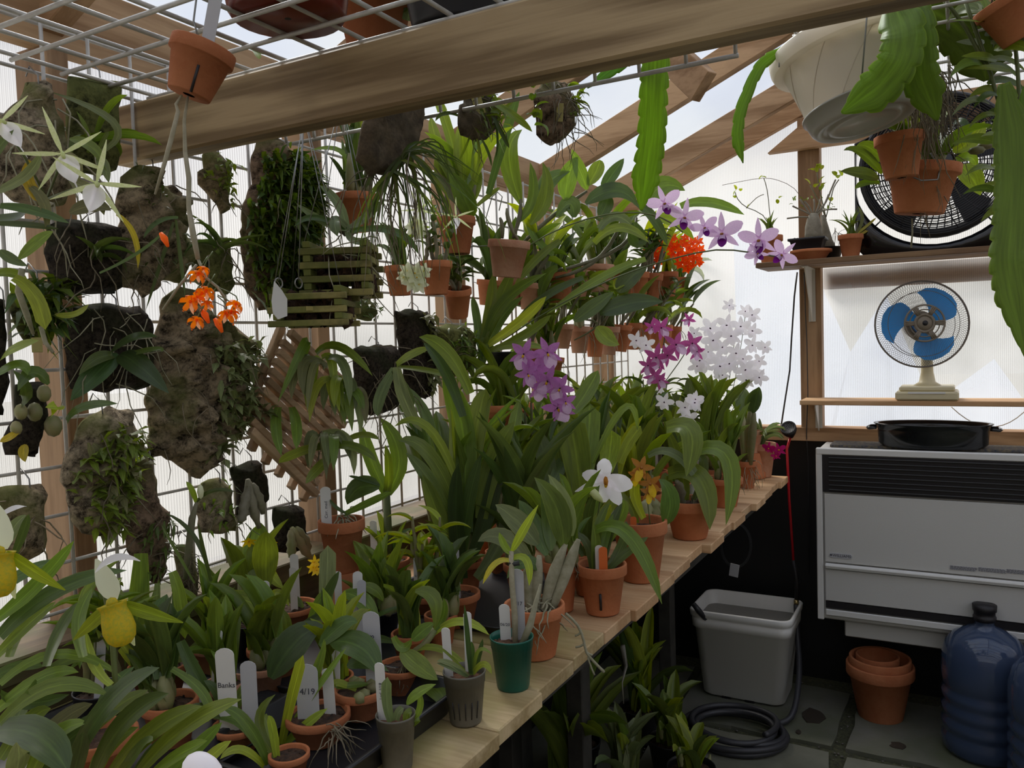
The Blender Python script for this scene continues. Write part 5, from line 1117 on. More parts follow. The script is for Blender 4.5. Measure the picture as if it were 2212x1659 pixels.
for k_ in range(12): bx, by = b_[0]; rows.append((bx, by, bx+rn(40, 90), by-rn(0, 40), bx+rn(90, 190), by+rn(10, 130), rn(4, 7), 'd', rn(-.05, .1), 'grass'))
hl(t, D, rows); roots(t, [pt(x, y, D=D+.02) for x, y in b_+[(800, 375)]], 40, .22, .0013, 'root', 1.2)
t, tp, Xp = hang_slab('dark oval bark mount with single yellow tag under the beam', [(1010, 195), (1035, 183), (1055, 190), (1068, 230), (1072, 275), (1055, 295), (1025, 305), (995, 290), (988, 265), (995, 230)], 1.5, .03, 'dark_slab', rough=.010, step=.007)
mat_foliage(t, tp, 60, .035, .006, ('leaf_mid',)); D = 1.46
hl(t, D, [(1015, 295, 1005, 320, 990, 350, 6, 'm'), (1030, 300, 1035, 340, 1025, 380, 6, 'm'), (1040, 300, 1055, 330, 1062, 360, 6, 'd'), (1060, 240, 1090, 235, 1110, 215, 12, 'm'), (1062, 220, 1110, 250, 1150, 285, 16, 'm'), (1065, 250, 1085, 290, 1100, 320, 10, 'd'), (990, 250, 960, 245, 940, 262, 9, 'd'), (1025, 302, 1020, 350, 1018, 385, 5, 'm'), (1068, 260, 1075, 300, 1070, 345, 5, 'd')]); roots(t, tp, 10, .06)
q = (pt(1045, 250, D=1.4)-pt(1025, 200, D=1.4)).normalized()
p = pt(1032, 222, D=1.462); B().bbox(p, (.018, .0012, .042), .0004, (RT.to_track_quat('X', 'Z').to_matrix() @ Matrix.Rotation(-.3, 3, 'Y'))).build('plant_label', 'yellow_tag', t)
t, tp, Xp = hang_slab('rooty oval bark mount with two yellow tags under the rod', [(1172, 175), (1195, 170), (1215, 180), (1228, 215), (1230, 260), (1225, 285), (1205, 312), (1180, 308), (1160, 295), (1158, 240), (1152, 205)], 1.5, .035, 'cork_brown', rough=.014, step=.007)
for k_, (x, y) in enumerate(((1148, 185), (1222, 180), (1150, 225), (1228, 225), (1245, 215), (1152, 262), (1235, 250), (1155, 245), (1235, 235))): tuft(t, x, y, Xp+.02, 2, .04, .013, 'leaf_mid', 'lance')
roots(t, tp, 50, .08, .0011, 'root')
for x, y in ((1169, 255), (1209, 243)): p = pt(x, y, D=1.455); B().bbox(p, (.013, .0012, .033), .0004, (RT.to_track_quat('X', 'Z').to_matrix() @ Matrix.Rotation(.05, 3, 'Y'))).build('plant_label', 'yellow_tag', t)
# ------------------------------------------------------------------ potted orchids on the bench
ZP = ZB+.001
SPOTS = []
def bench_pot(label, bx, by, wpx, hpx, kind='terracotta', soil='soil', slots=0, z=ZP, name='potted_orchid', cat='potted orchid', group=None):
    p = pt(bx, by, Z=z); D = depth(p); r = wpx/2*D/FPX; h = hpx*D/FPX*1.02; p = p+V(-.3, .5, 0).normalized()*r*.66   # the pixel marks the near foot edge
    t = thing(name, label, cat, p, group); m_ = pot(t, p, r, h, kind, soil=soil, slots=slots); SPOTS.append((p.x, p.y, r)); return t, p, r, h, depth(p+V(0, 0, h))
def S_(t, p, r, h, *rows):
    for (dx, dy, L_, mt_, az, lean, w_, words) in rows: stake(t, p+V(dx*r, dy*r, h*.55), L_, mt_, az, (lean, 0), w_, words)
t, p, r, h, D = bench_pot('cane orchid in dark green plastic pot at front bench edge', 1110, 1497, 97, 112, 'green_plastic', 'bark_mix')
B().tube(ps(D, (1113, 1392), (1112, 1330), (1106, 1260), (1104, 1190)), [.0045, .005, .0045, .004], 8).build('cane', 'cane_pale', t); B().tube(ps(D-.01, (1125, 1398), (1145, 1350), (1168, 1262)), [.005, .006, .002], 7).build('cane', 'root_pale', t)
B().tube(ps(D, (1100, 1215), (1112, 1218), (1122, 1216)), .004, 6).build('wire_tie', 'rubber', t)
hl(t, D, [(1105, 1192, 1132, 1145, 1163, 1090, 20, 'l', -.02, 'broad'), (1108, 1205, 1138, 1212, 1143, 1266, 17, 'l', -.02), (1103, 1212, 1070, 1218, 1043, 1262, 14, 'y', 0), (1104, 1195, 1090, 1180, 1078, 1150, 16, 'm')])
S_(t, p, r, h, (-.45, .3, .085, 'white_tag', .3, .1, .018, '06/20'), (.15, .4, .14, 'grey_tag', .3, .0, .022, '8/17'))
t, p, r, h, D = bench_pot('small grey-leaved orchid in slotted cloudy plastic pot', 1006, 1572, 95, 112, 'cloudy_plastic', 'bark_mix', 5)
hl(t, D, [(1016, 1455, 1011, 1385, 1003, 1305, 11, 'k', -.02), (1018, 1458, 1020, 1415, 1018, 1385, 12, 'd', 0), (1024, 1455, 1035, 1415, 1043, 1380, 11, 'k', 0), (1012, 1462, 975, 1435, 943, 1428, 13, 'g', -.03), (1012, 1464, 980, 1445, 943, 1432, 10, 'g', -.03), (1004, 1448, 970, 1415, 946, 1396, 6, 'm', -.02), (1022, 1455, 1045, 1435, 1062, 1456, 14, 'l', -.02), (1024, 1450, 1035, 1405, 1063, 1414, 9, 'm', -.02)])
S_(t, p, r, h, (-.75, -.1, .10, 'white_tag', .3, .12, .013, None), (-.1, .6, .115, 'white_tag', .3, 0, .012, None))
t, p, r, h, D = bench_pot('tiny stubby-leaved orchid in narrow cloudy plastic cup', 856, 1672, 88, 118, 'cloudy_plastic', 'bark_mix')
hl(t, D, [(850, 1572, 836, 1520, 837, 1462, 22, 'g', -.02, 'club'), (876, 1580, 905, 1555, 893, 1560, 10, 'm'), (855, 1575, 858, 1545, 872, 1530, 18, 'g', 0, 'club'), (880, 1570, 880, 1545, 890, 1540, 20, 'm', 0, 'club'), (890, 1560, 908, 1525, 900, 1490, 14, 'm', 0), (878, 1520, 905, 1497, 942, 1478, 24, 'm', -.02, 'broad')])
S_(t, p, r, h, (-.7, -.1, .10, 'white_tag', .2, .05, .014, 'Lael. 1/18'))
t, p, r, h, D = bench_pot('strap-leaved orchid in slotted clay pot with orange and white tags', 1308, 1333, 110, 106, 'terracotta', 'soil', 1)
hl(t, D, [(1285, 1240, 1288, 1190, 1282, 1130, 22, 'm', 0), (1293, 1240, 1300, 1180, 1325, 1110, 24, 'm', .03), (1305, 1240, 1345, 1175, 1352, 1125, 22, 'd', .03), (1280, 1240, 1270, 1180, 1240, 1150, 18, 'd', 0), (1288, 1145, 1362, 1160, 1430, 1305, 32, 'm', -.09), (1310, 1235, 1360, 1190, 1400, 1160, 18, 'd', 0), (1300, 1238, 1312, 1160, 1345, 1085, 24, 'd', .05), (1295, 1240, 1290, 1150, 1318, 1085, 20, 'm', .03)])
S_(t, p, r, h, (.05, -.35, .085, 'white_tag', .5, .0, .016, None), (.3, -.55, .085, 'orange_tag', .5, .0, .017, None))
roots(t, [p+V(-.05, -.03, h)], 8, .04, .0015)
t, p, r, h, D = bench_pot('plain clay pot squeezed left of the slotted clay pot', 1215, 1325, 80, 108); grow_bulbs(t, p+V(0, 0, h*.9), 4, .05, .012, .16, .022, 'leaf_mid', bends=(0, 1))
t, p, r, h, D = bench_pot('dark-leaved orchid with papery grey stems and long dry flower spike', 1160, 1430, 136, 112)
hl(t, D, [(1216, 1180, 1203, 1098, 1154, 1031, 48, 'd', -.02, 'broad'), (1235, 1158, 1217, 1085, 1184, 1025, 34, 'g', 0, 'broad'), (1162, 1177, 1116, 1125, 1070, 1090, 44, 'g', 0, 'broad'), (1150, 1230, 1090, 1165, 1032, 1170, 44, 'g', -.03, 'broad'), (1180, 1200, 1150, 1130, 1120, 1080, 40, 'd', .03, 'broad'), (1190, 1190, 1185, 1120, 1170, 1060, 30, 'd', .03, 'broad'), (1170, 1230, 1130, 1215, 1095, 1250, 30, 'd', -.03, 'broad')])
for a in (((1172, 1335), (1190, 1260), (1222, 1175)), ((1160, 1340), (1158, 1270), (1165, 1200)), ((1185, 1335), (1215, 1255), (1250, 1165)), ((1150, 1335), (1140, 1260), (1150, 1215))):
    B().tube(bez(*[pt(*q, D=D) for q in a], 6), [.006, .008, .009, .011, .011, .009, .004], 8).build('pseudobulb', 'root_pale', t)
roots(t, [p+V(rn(-.03, .03), rn(-.03, .03), h) for i in range(4)], 24, .08, .0022, 'root_pale')
stemline(t, ps(D-.05, (1222, 1325), (1250, 1350), (1262, 1385), (1265, 1410), (1285, 1432), (1305, 1452)), .0026, 'root_pale')
for a, c in (((1263, 1390), (1243, 1398)), ((1264, 1405), (1280, 1415)), ((1255, 1365), (1242, 1373)), ((1270, 1420), (1284, 1458)), ((1290, 1437), (1303, 1447))): stemline(t, ps(D-.05, a, ((a[0]+c[0])/2, (a[1]+c[1])/2+3), c), .0018, 'root_pale')
t, p, r, h, D = bench_pot('tall clay pot with plump green bulbs and tiger striped flowers', 1392, 1262, 122, 130)
bulbs(t, [[(1395, 1150), (1392, 1110), (1400, 1080)], [(1420, 1150), (1425, 1115), (1415, 1085)], [(1405, 1150), (1408, 1100), (1405, 1075)]], p.x-.03, .020)
hl(t, D, [(1436, 1133, 1447, 1075, 1422, 1034, 38, 'd', -.02, 'broad'), (1390, 1120, 1370, 1060, 1388, 1030, 22, 'l', -.02), (1375, 1130, 1350, 1080, 1300, 1070, 20, 'm', 0), (1380, 1150, 1330, 1200, 1310, 1240, 16, 'm', -.03)])
S_(t, p, r, h, (-.15, -.2, .07, 'orange_tag', .5, 0, .014, None))
for x, y, s in ((1385, 1010, .030), (1375, 1028, .022), (1405, 1045, .028), (1402, 1065, .022)): flower(t, 'tiger', pt(x, y, D=D-.03), s*1.05, roll=rn(-.5, .5), split=True)
stemline(t, ps(D-.02, (1405, 1140), (1400, 1090), (1390, 1020)), .0015)
t, p, r, h, D = bench_pot('broad arching orchid in wide shallow clay bowl near bench edge', 1500, 1168, 112, 82, 'bowl')
hl(t, D, [(1444, 1025, 1512, 1035, 1533, 1145, 46, 'm', -.10), (1475, 985, 1570, 985, 1568, 1135, 38, 'm', -.10), (1440, 925, 1492, 935, 1482, 1030, 46, 'm', -.08), (1400, 985, 1470, 990, 1545, 1105, 22, 'g', -.06), (1480, 1080, 1470, 1010, 1440, 925, 26, 'm', 0), (1500, 1080, 1520, 1000, 1480, 985, 20, 'd', 0), (1460, 1085, 1440, 1040, 1444, 1025, 22, 'm', 0)])
bulbs(t, [[(1490, 1095), (1500, 1050), (1510, 1020)], [(1515, 1095), (1530, 1060), (1535, 1030)], [(1475, 1095), (1470, 1060), (1462, 1040)]], p.x-.02, .013, 'bulb_grey')
roots(t, [p+V(rn(-.04, .04), rn(-.04, .04), h) for i in range(4)], 20, .06, .0018, 'root')
for i, (bx, by, w_, h_, lab, kd) in enumerate(((1573, 1098, 80, 62, 'cluttered clay pot behind the shallow clay bowl, curly dry roots', 'terracotta'), (1618, 1056, 46, 58, 'small clay pot on the far bench end with trailing roots', 'terracotta'), (1652, 1032, 64, 72, 'pale clay pot of striped leaves at the far bench end', 'terracotta_pale'))):
    t, p, r, h, D = bench_pot(lab, bx, by, w_, h_, kd)
    if i == 0: grow_bulbs(t, p+V(0, 0, h*.9), 6, .07, .012, .18, .03, 'leaf_mid', nl=1, bends=(0, 1)); roots(t, [p+V(0, 0, h)], 24, .08, .0018)
    if i == 1: grow_catt(t, p+V(0, 0, h*.9), 3, .18, .12, .05, 'leaf_dark', 'bulb', r=.014, lean=16); roots(t, [p+V(0, -.02, h)], 26, .14, .0015, 'root_pale', 1.5)
    if i == 2: grow_strap(t, p+V(0, 0, h*.9), 9, .16, .014, 'leaf_grey', bends=(1, 2, 3)); flx = (t, D)
t, D = flx
for x, y, s in ((1660, 968, .026), (1682, 972, .030), (1676, 985, .02)): flower(t, 'hot', pt(x, y, D=D-.06), s, split=True, roll=rn(-.4, .4))
stemline(t, ps(D-.04, (1655, 1000), (1650, 975), (1672, 962)), .0013)
p = V(-.70, 3.17, ZP); t = thing('clay_pot', 'upturned clay pot at the far bench end holding another pot up', 'pot', p); B().lathe([(.05, 0), (.053, .004), (.052, .022), (.046, .024), (.035, .095), (.032, .098), (0, .098)], 24, Matrix.Translation(p)).build('pot', 'terracotta', t)
p = V(-.70, 3.17, ZP+.098); t = thing('potted_orchid', 'pale clay pot raised on an upturned pot at far bench end', 'potted orchid', p); pot(t, p, .043, .085, 'terracotta_pale'); grow_catt(t, p+V(0, 0, .08), 3, .06, .16, .06, 'leaf_mid', 'bulb', r=.012, lean=30); SPOTS.append((-.7, 3.17, .05))
# near left: clay pots in the black tray and around it
p = pt(700, 1640, Z=ZP); t = thing('plant_tray', 'black plastic tray holding clay bowls on the near bench', 'tray', p+V(-.02, .05, 0)); c = wpos(t)
b = B(); rg = [sqring(b, hw, hd, .03, c.z+z) for hw, hd, z in ((.10, .155, 0), (.112, .168, .035), (.116, .172, .035), (.116, .172, .038), (.108, .164, .037), (.098, .152, .003))]
b.v = [(x-cx+c.x, y-cy+c.y, z) for x, y, z in b.v]; b.sm = []; b.m = []; b.f = []; loft(b, rg); b.f.append(tuple(rg[-1])); b.m.append(0); b.sm.append(False); b.build('tray', 'dark_plastic', t)
t, p, r, h, D = bench_pot('clay bowl with two big blank white tags in the black tray', 680, 1622, 142, 62, 'bowl', z=ZP+.004)
hl(t, D, [(606, 1620, 630, 1510, 655, 1415, 24, 'l', -.05, 'club'), (610, 1612, 655, 1572, 708, 1530, 22, 'l', -.04), (634, 1560, 690, 1480, 748, 1399, 16, 'm', -.02), (650, 1540, 672, 1470, 704, 1385, 14, 'm', 0), (655, 1545, 690, 1440, 700, 1380, 14, 'm', 0)])
S_(t, p, r, h, (-.1, -.3, .085, 'grey_tag', .45, .0, .031, '4/19'), (.25, .3, .08, 'white_tag', .45, .1, .016, None))
roots(t, [p+V(.05, -.03, h)], 22, .06, .0012, 'root')
t, p, r, h, D = bench_pot('clay bowl with broad dark drooping leaves, tagged 4/11/18', 775, 1562, 118, 62, 'bowl', z=ZP+.012)
hl(t, D, [(715, 1385, 780, 1400, 821, 1460, 58, 'd', -.05, 'broad'), (690, 1395, 740, 1350, 772, 1345, 34, 'd', 0, 'broad'), (770, 1490, 730, 1475, 722, 1485, 16, 'l', 0), (740, 1500, 755, 1520, 760, 1512, 20, 'm', 0, 'broad'), (722, 1485, 760, 1480, 798, 1478, 14, 'm', 0), (585, 1465, 640, 1385, 700, 1352, 66, 'k', .02, 'broad'), (750, 1440, 790, 1430, 840, 1450, 30, 'd', 0, 'broad')])
S_(t, p, r, h, (.3, .5, .125, 'grey_tag', .35, .05, .026, '4/11/18'))
for i in range(6): B().ball(p+V(rn(-.03, .03), rn(-.03, .03), h*.95), .010, n=6).build('leaf_bud', 'bulb', t)
t, p, r, h, D = bench_pot('clay pot with large drooping oval leaves right of the tray', 865, 1508, 108, 58)
hl(t, D, [(868, 1404, 905, 1440, 946, 1469, 42, 'm', -.05, 'broad'), (900, 1462, 945, 1490, 968, 1536, 42, 'm', -.08, 'broad'), (890, 1383, 915, 1362, 938, 1345, 28, 'm', 0, 'broad'), (850, 1375, 870, 1400, 890, 1380, 20, 'm', 0), (897, 1277, 938, 1295, 938, 1362, 30, 'm', -.02, 'broad'), (941, 1366, 998, 1343, 1057, 1372, 20, 'l', -.03), (895, 1404, 950, 1402, 1010, 1440, 16, 'l', -.03), (935, 1365, 958, 1330, 958, 1292, 16, 'm', 0)])
B().tube(ps(D, (880, 1420), (915, 1395), (940, 1360)), .006, 7).build('pseudobulb', 'bulb', t); roots(t, [p+V(0, 0, h)], 20, .05, .0015)
t, p, r, h, D = bench_pot('clay pot at the bottom edge with pale forked leaf bases', 620, 1700, 90, 60)
hl(t, D, [(600, 1640, 560, 1560, 595, 1500, 20, 'm'), (580, 1650, 530, 1560, 480, 1530, 24, 'm'), (600, 1650, 590, 1580, 580, 1545, 18, 'l'), (570, 1655, 520, 1620, 475, 1640, 20, 'l')])
for cx_, cy_ in ((-1.03, 1.10), (-1.03, .72), (-.93, 1.47)):  # trays added to darken the bare bench between the near pots
    t = thing('plant_tray', 'flat black plastic tray under the small pots, %s' % {1.10: 'middle of the near bench', .72: 'nearest the left corner', 1.47: 'farthest of the three trays'}[cy_], 'tray', (cx_, cy_, ZP)); b = B()
    rg = [sqring(b, hw, hd, .02, z) for hw, hd, z in ((.17, .17, 0), (.18, .18, .016), (.183, .183, .018), (.175, .175, .017), (.168, .168, .0025))]
    b.v = [(x+cx_-cx, y+cy_-cy, z+ZP) for x, y, z in b.v]; loft(b, rg); b.f.append(tuple(rg[-1])); b.m.append(0); b.sm.append(False); b.build('tray', 'dark_plastic', t)
# foreground slipper orchids
t, p, r, h, D = bench_pot('large strappy slipper orchid with yellow pouch in the near corner', 190, 1730, 170, 120); FOR = t
DF = .86
hl(t, DF, [(0, 1562, 117, 1482, 237, 1503, 34, 'm', 0), (-20, 1545, 90, 1465, 170, 1452, 30, 'm', .03), (150, 1665, 235, 1520, 345, 1442, 44, 'k', -.06), (205, 1670, 270, 1560, 365, 1498, 48, 'd', -.05), (240, 1675, 330, 1580, 437, 1525, 42, 'm', -.05), (300, 1670, 400, 1572, 522, 1510, 42, 'm', -.06), (325, 1675, 385, 1632, 448, 1600, 32, 'm', -.06), (-10, 1580, 80, 1590, 148, 1672, 70, 'd', -.08), (28, 1690, 40, 1645, 36, 1603, 40, 'g', -.1, 'broad'), (0, 1478, 130, 1413, 262, 1462, 24, 'm', .05), (0, 1375, 125, 1275, 274, 1232, 40, 'd', .03), (-10, 1340, 80, 1262, 160, 1168, 32, 'm', .0), (80, 1680, 160, 1590, 260, 1535, 40, 'd', 0), (60, 1640, 130, 1560, 200, 1520, 36, 'o', .05), (0, 1500, 60, 1520, 150, 1500, 34, 'd', .06), (180, 1600, 250, 1530, 320, 1490, 30, 'm', .08), (250, 1690, 300, 1620, 330, 1600, 30, 'd', -.05), (0, 1640, 60, 1560, 110, 1530, 34, 'm', .04), (60, 1700, 110, 1600, 190, 1560, 38, 'm', -.02), (100, 1700, 150, 1600, 220, 1540, 36, 'd', .02), (-20, 1470, 40, 1440, 95, 1440, 26, 'd', .06), (200, 1700, 230, 1620, 300, 1570, 34, 'm', .03), (340, 1700, 420, 1620, 480, 1560, 30, 'm', .03), (-10, 1600, 30, 1560, 60, 1500, 34, 'g', .06), (150, 1700, 170, 1630, 180, 1580, 34, 'k', -.03), (280, 1700, 350, 1610, 430, 1560, 34, 'd', .02), (400, 1700, 450, 1640, 500, 1600, 26, 'l', .03), (60, 1500, 140, 1430, 210, 1430, 24, 'm', .09), (100, 1440, 130, 1360, 170, 1300, 26, 'd', .10), (20, 1420, 60, 1330, 120, 1270, 26, 'm', .09), (180, 1420, 170, 1340, 200, 1270, 28, 'm', .1), (-20, 1290, 50, 1240, 130, 1210, 28, 'd', .05), (40, 1700, 40, 1640, 90, 1590, 34, 'd', -.04), (210, 1560, 240, 1490, 290, 1440, 28, 'd', .1), (240, 1480, 200, 1430, 185, 1360, 22, 'l', .08), (-10, 1420, 60, 1350, 120, 1300, 26, 'm', .05)])
hl(t, DF+.03, [(5, 1190, 30, 1140, 57, 1112, 26, 'g', 0, 'broad'), (30, 1200, 50, 1150, 62, 1110, 18, 'd', 0)])
stemline(t, ps(DF+.03, (250, 1500), (245, 1400), (232, 1300), (222, 1262)), .003, 'stem')
flower(t, 'slipper', pt(250, 1300, D=DF), .042, face=V(.5, -.75, .1), roll=.25, split=True)
stemline(t, ps(DF-.03, (-40, 1420), (-20, 1300), (5, 1200)), .003, 'stem'); flower(t, 'slipper', pt(12, 1190, D=DF-.06), .040, face=V(.4, -.8, .1), split=True)
for a in ((206, 1236, 250, 1205, 303, 1212, 20), (-15, 1125, 25, 1100, 58, 1094, 16)): 
    q = bez(pt(a[0], a[1], D=DF-.02), pt(a[2], a[3], D=DF-.03), pt(a[4], a[5], D=DF-.02), 8); B().ribbon(q, [a[6]*DF/FPX*wprof('petal', i/8) for i in range(9)], V(.3, -.6, .7), .2).build('petal', 'petal_white', t)
b = B(); c = pt(438, 1672, D=.72); b.ball(c, .0195, (1.25, .6, 1), 16); b.build('petal', 'petal_white', t, c)
# second row of foreground and mid left plants
def pl(label, bx, by, w_, h_, hrows, kind='terracotta', tags=(), soil='soil', dD=0):
    t, p, r, h, D = bench_pot(label, bx, by, w_, h_, kind, soil); hl(t, D+dD, hrows)
    for q in tags: S_(t, p, r, h, q)
    return t, p, r, h, D
pl('clay pot left of the tray with tall white tag reading Banks', 505, 1640, 110, 60, [(390, 1385, 415, 1440, 450, 1508, 30, 'd', 0, 'club'), (372, 1445, 440, 1500, 450, 1560, 20, 'm'), (445, 1545, 520, 1560, 560, 1625, 26, 'm', -.03), (570, 1545, 590, 1600, 600, 1650, 20, 'm'), (480, 1560, 470, 1500, 440, 1470, 20, 'd'), (500, 1580, 520, 1500, 555, 1470, 22, 'm'), (490, 1560, 450, 1530, 400, 1530, 18, 'd')], tags=(( -.1, -.3, .125, 'white_tag', .5, .05, .026, 'Banks'), (.65, .1, .105, 'grey_tag', .5, .0, .022, None)))
pl('tall leaved orchid standing behind the slipper orchid flower', 330, 1520, 130, 70, [(372, 1235, 388, 1290, 400, 1380, 28, 'm', 0, 'club'), (305, 1195, 300, 1300, 285, 1400, 46, 'm', 0, 'club'), (325, 1240, 290, 1320, 270, 1440, 22, 'd'), (340, 1260, 335, 1350, 330, 1440, 18, 'm'), (350, 1400, 380, 1330, 372, 1280, 20, 'd'), (290, 1440, 340, 1360, 400, 1340, 20, 'd'), (330, 1420, 325, 1350, 345, 1250, 20, 'm'), (300, 1450, 270, 1400, 240, 1380, 30, 'l'), (360, 1440, 420, 1400, 470, 1340, 18, 'd'), (310, 1440, 370, 1420, 430, 1430, 24, 'm')], tags=((.4, -.2, .12, 'white_tag', .5, .2, .014, None), (-.8, .2, .13, 'white_tag', .5, 0, .015, None)))
pl('clay pot with glossy light green arching leaf, left half of bench', 590, 1470, 130, 60, [(478, 1290, 562, 1318, 600, 1425, 42, 'l', -.03), (700, 1345, 706, 1260, 708, 1178, 36, 'g', .02, 'club'), (677, 1353, 705, 1290, 733, 1233, 22, 'd', 0), (665, 1360, 690, 1300, 705, 1285, 22, 'm', 0), (560, 1400, 540, 1340, 510, 1330, 28, 'm', .02), (620, 1400, 660, 1350, 770, 1293, 20, 'd', -.02), (600, 1420, 620, 1360, 600, 1310, 22, 'm', 0)], tags=((-.6, .3, .13, 'white_tag', .5, .1, .014, None), (-.8, 0, .12, 'white_tag', .5, -.15, .014, None)))
pl('clay pot under a fan of oval leaves in middle of bench', 745, 1430, 110, 55, [(740, 1280, 790, 1305, 816, 1372, 34, 'm', -.03, 'broad'), (735, 1290, 760, 1340, 740, 1400, 30, 'l', 0), (780, 1265, 810, 1275, 828, 1300, 22, 'm', 0, 'broad'), (770, 1400, 800, 1340, 890, 1305, 12, 'd'), (760, 1400, 800, 1380, 860, 1390, 20, 'm'), (828, 1265, 850, 1275, 862, 1290, 12, 'l')], tags=((.5, .1, .125, 'white_tag', .4, -.1, .018, '12'), (.9, -.2, .115, 'grey_tag', .4, -.15, .016, None), (-.7, .4, .12, 'white_tag', .4, 0, .014, None)))
pl('clay pot with slender yellow-green shoots, wall side of bench', 620, 1370, 120, 50, [(545, 1205, 555, 1180, 548, 1140, 30, 'm', 0, 'club'), (610, 1270, 585, 1240, 595, 1225, 22, 'm', 0, 'broad'), (655, 1320, 630, 1290, 608, 1270, 24, 'm', 0, 'broad'), (580, 1300, 600, 1280, 625, 1310, 16, 'l'), (570, 1290, 545, 1240, 570, 1225, 24, 'd', 0, 'club'), (575, 1330, 560, 1280, 580, 1240, 26, 'm')], tags=((.1, .2, .12, 'white_tag', .5, .0, .017, None), (.3, -.1, .10, 'white_tag', .5, .0, .014, None)))
# clay pot near the wall with a white handwritten tag
p = pt(742, 1232, X=-1.09); p.z = max(p.z, ZP+.085); D = depth(p); SPOTS.append((p.x, p.y, .05))
pp = V(p.x, p.y, ZP); tt = thing('clay_pot', 'upturned clay pot under the leggy orchid by the window sill', 'pot', pp); hq = p.z-ZP; B().lathe([(.052, 0), (.054, hq*.25), (.048, hq*.26), (.036, hq), (0, hq)], 24, Matrix.Translation(pp)).build('pot', 'terracotta', tt)
t = thing('potted_orchid', 'leggy orchid with one dark oval leaf in clay pot by window sill', 'potted orchid', p); pot(t, p, 50*D/FPX, 112*D/FPX); h = 112*D/FPX
hl(t, D, [(820, 1052, 775, 1055, 750, 1090, 46, 'd', 0, 'broad'), (745, 1110, 800, 1085, 848, 1062, 18, 'm', -.02), (750, 1110, 725, 1095, 713, 1078, 8, 'd'), (820, 1048, 780, 1035, 753, 1028, 8, 'd')]); roots(t, [p+V(0, 0, h)], 18, .06, .002, 'root_pale')
stake(t, p+V(-.03, -.01, h*.5), .115, 'white_tag', .9, (0, 0), .021, 'Cirr. med')
t, p, r, h, D = bench_pot('upright orchid with two tall pleated leaves beside the window', 840, 1275, 90, 60)
hl(t, D, [(836, 1065, 862, 985, 820, 901, 36, 'm', .02), (836, 1070, 800, 990, 783, 922, 30, 'm', .02), (833, 1080, 840, 1020, 832, 960, 18, 'm')]); B().tube(ps(D+.0, (842, 1220), (838, 1150), (835, 1060)), [.010, .010, .008], 8).build('pseudobulb', 'stem', t)
grow_strap(t, p+V(0, 0, h), 5, .12, .02, 'leaf_mid')
S_(t, p, r, h, (-.5, -.5, .12, 'white_tag', .4, 0, .016, None))
# tall dark orchids, middle of the bench
t, p, r, h, D = bench_pot('tall broad-leaved orchid with bold upright leaves, middle of bench', 985, 1360, 110, 70)
hl(t, D+.15, [(1000, 1100, 1000, 930, 955, 812, 52, 'm', 0, 'strap'), (1005, 1080, 1030, 920, 1050, 840, 46, 'm', .02), (1040, 1120, 1065, 1000, 1112, 910, 42, 'm', 0), (1000, 1080, 930, 930, 852, 921, 20, 'm', -.05), (995, 1120, 930, 985, 860, 952, 30, 'd', -.05), (985, 1180, 940, 1060, 876, 978, 32, 'd', -.05), (990, 1230, 950, 1120, 912, 1024, 34, 'm', -.05), (1010, 1150, 1000, 1040, 985, 960, 36, 'd', .03), (1020, 1200, 1060, 1080, 1075, 980, 36, 'k', 0), (1030, 1250, 1090, 1150, 1120, 1020, 34, 'd', .03), (960, 1230, 950, 1120, 975, 1000, 30, 'd', .04), (990, 1260, 1010, 1100, 1040, 980, 30, 'd', -.03), (1000, 1250, 985, 1120, 990, 1000, 34, 'k', -.04)])
hl(t, D+.1, [(1016, 850, 965, 760, 905, 728, 30, 'm', 0), (1000, 900, 960, 800, 915, 740, 26, 'd', .05)])
S_(t, p, r, h, (.2, -.3, .12, 'grey_tag', .5, 0, .02, '4/10 Den'))
t, p, r, h, D = bench_pot('grassy light green clump between the middle pots', 930, 1345, 100, 55); grow_cane(t, p+V(0, 0, h), 5, .16, 5, .08, .016, 'leaf_light', 'bulb', 20, top=.3); grow_strap(t, p+V(0, 0, h), 8, .14, .014, 'leaf_light', bends=(0, 0, 1)); S_(t, p, r, h, (-.3, -.5, .10, 'white_tag', .5, 0, .015, '5/19'))
# wide strap leaved clump with spotted purple flowers
t, p, r, h, D = bench_pot('wide strap-leaved orchid bearing the spotted purple flower cluster', 1230, 1250, 110, 80); D -= 0
hl(t, D, [(1256, 1075, 1245, 985, 1230, 903, 64, 'm', 0, 'club'), (1268, 1020, 1272, 950, 1275, 874, 46, 'm', .03, 'club'), (1310, 1020, 1317, 980, 1322, 930, 44, 'l', .03, 'club'), (1338, 1000, 1358, 957, 1384, 920, 26, 'l', 0, 'club'), (1236, 890, 1268, 845, 1292, 800, 36, 'm', .05), (1180, 1100, 1180, 1000, 1150, 920, 40, 'd', .05), (1200, 1120, 1210, 1020, 1195, 940, 40, 'm', .05), (1150, 1120, 1130, 1030, 1115, 930, 34, 'd', .08), (1240, 1150, 1290, 1080, 1300, 1000, 30, 'm', .05), (1250, 1170, 1320, 1090, 1350, 1030, 26, 'm', 0), (1220, 1170, 1240, 1100, 1256, 1070, 26, 'm', 0), (1280, 1000, 1350, 880, 1378, 935, 16, 'm', 0), (1100, 1000, 1110, 930, 1122, 862, 30, 'm', .1), (1140, 1060, 1090, 990, 1085, 940, 30, 'm', .1), (1190, 1050, 1225, 960, 1215, 890, 34, 'd', .1)])
stemline(t, ps(D, (1235, 1100), (1235, 1000), (1215, 900), (1190, 830), (1150, 760), (1135, 740)), .0022)
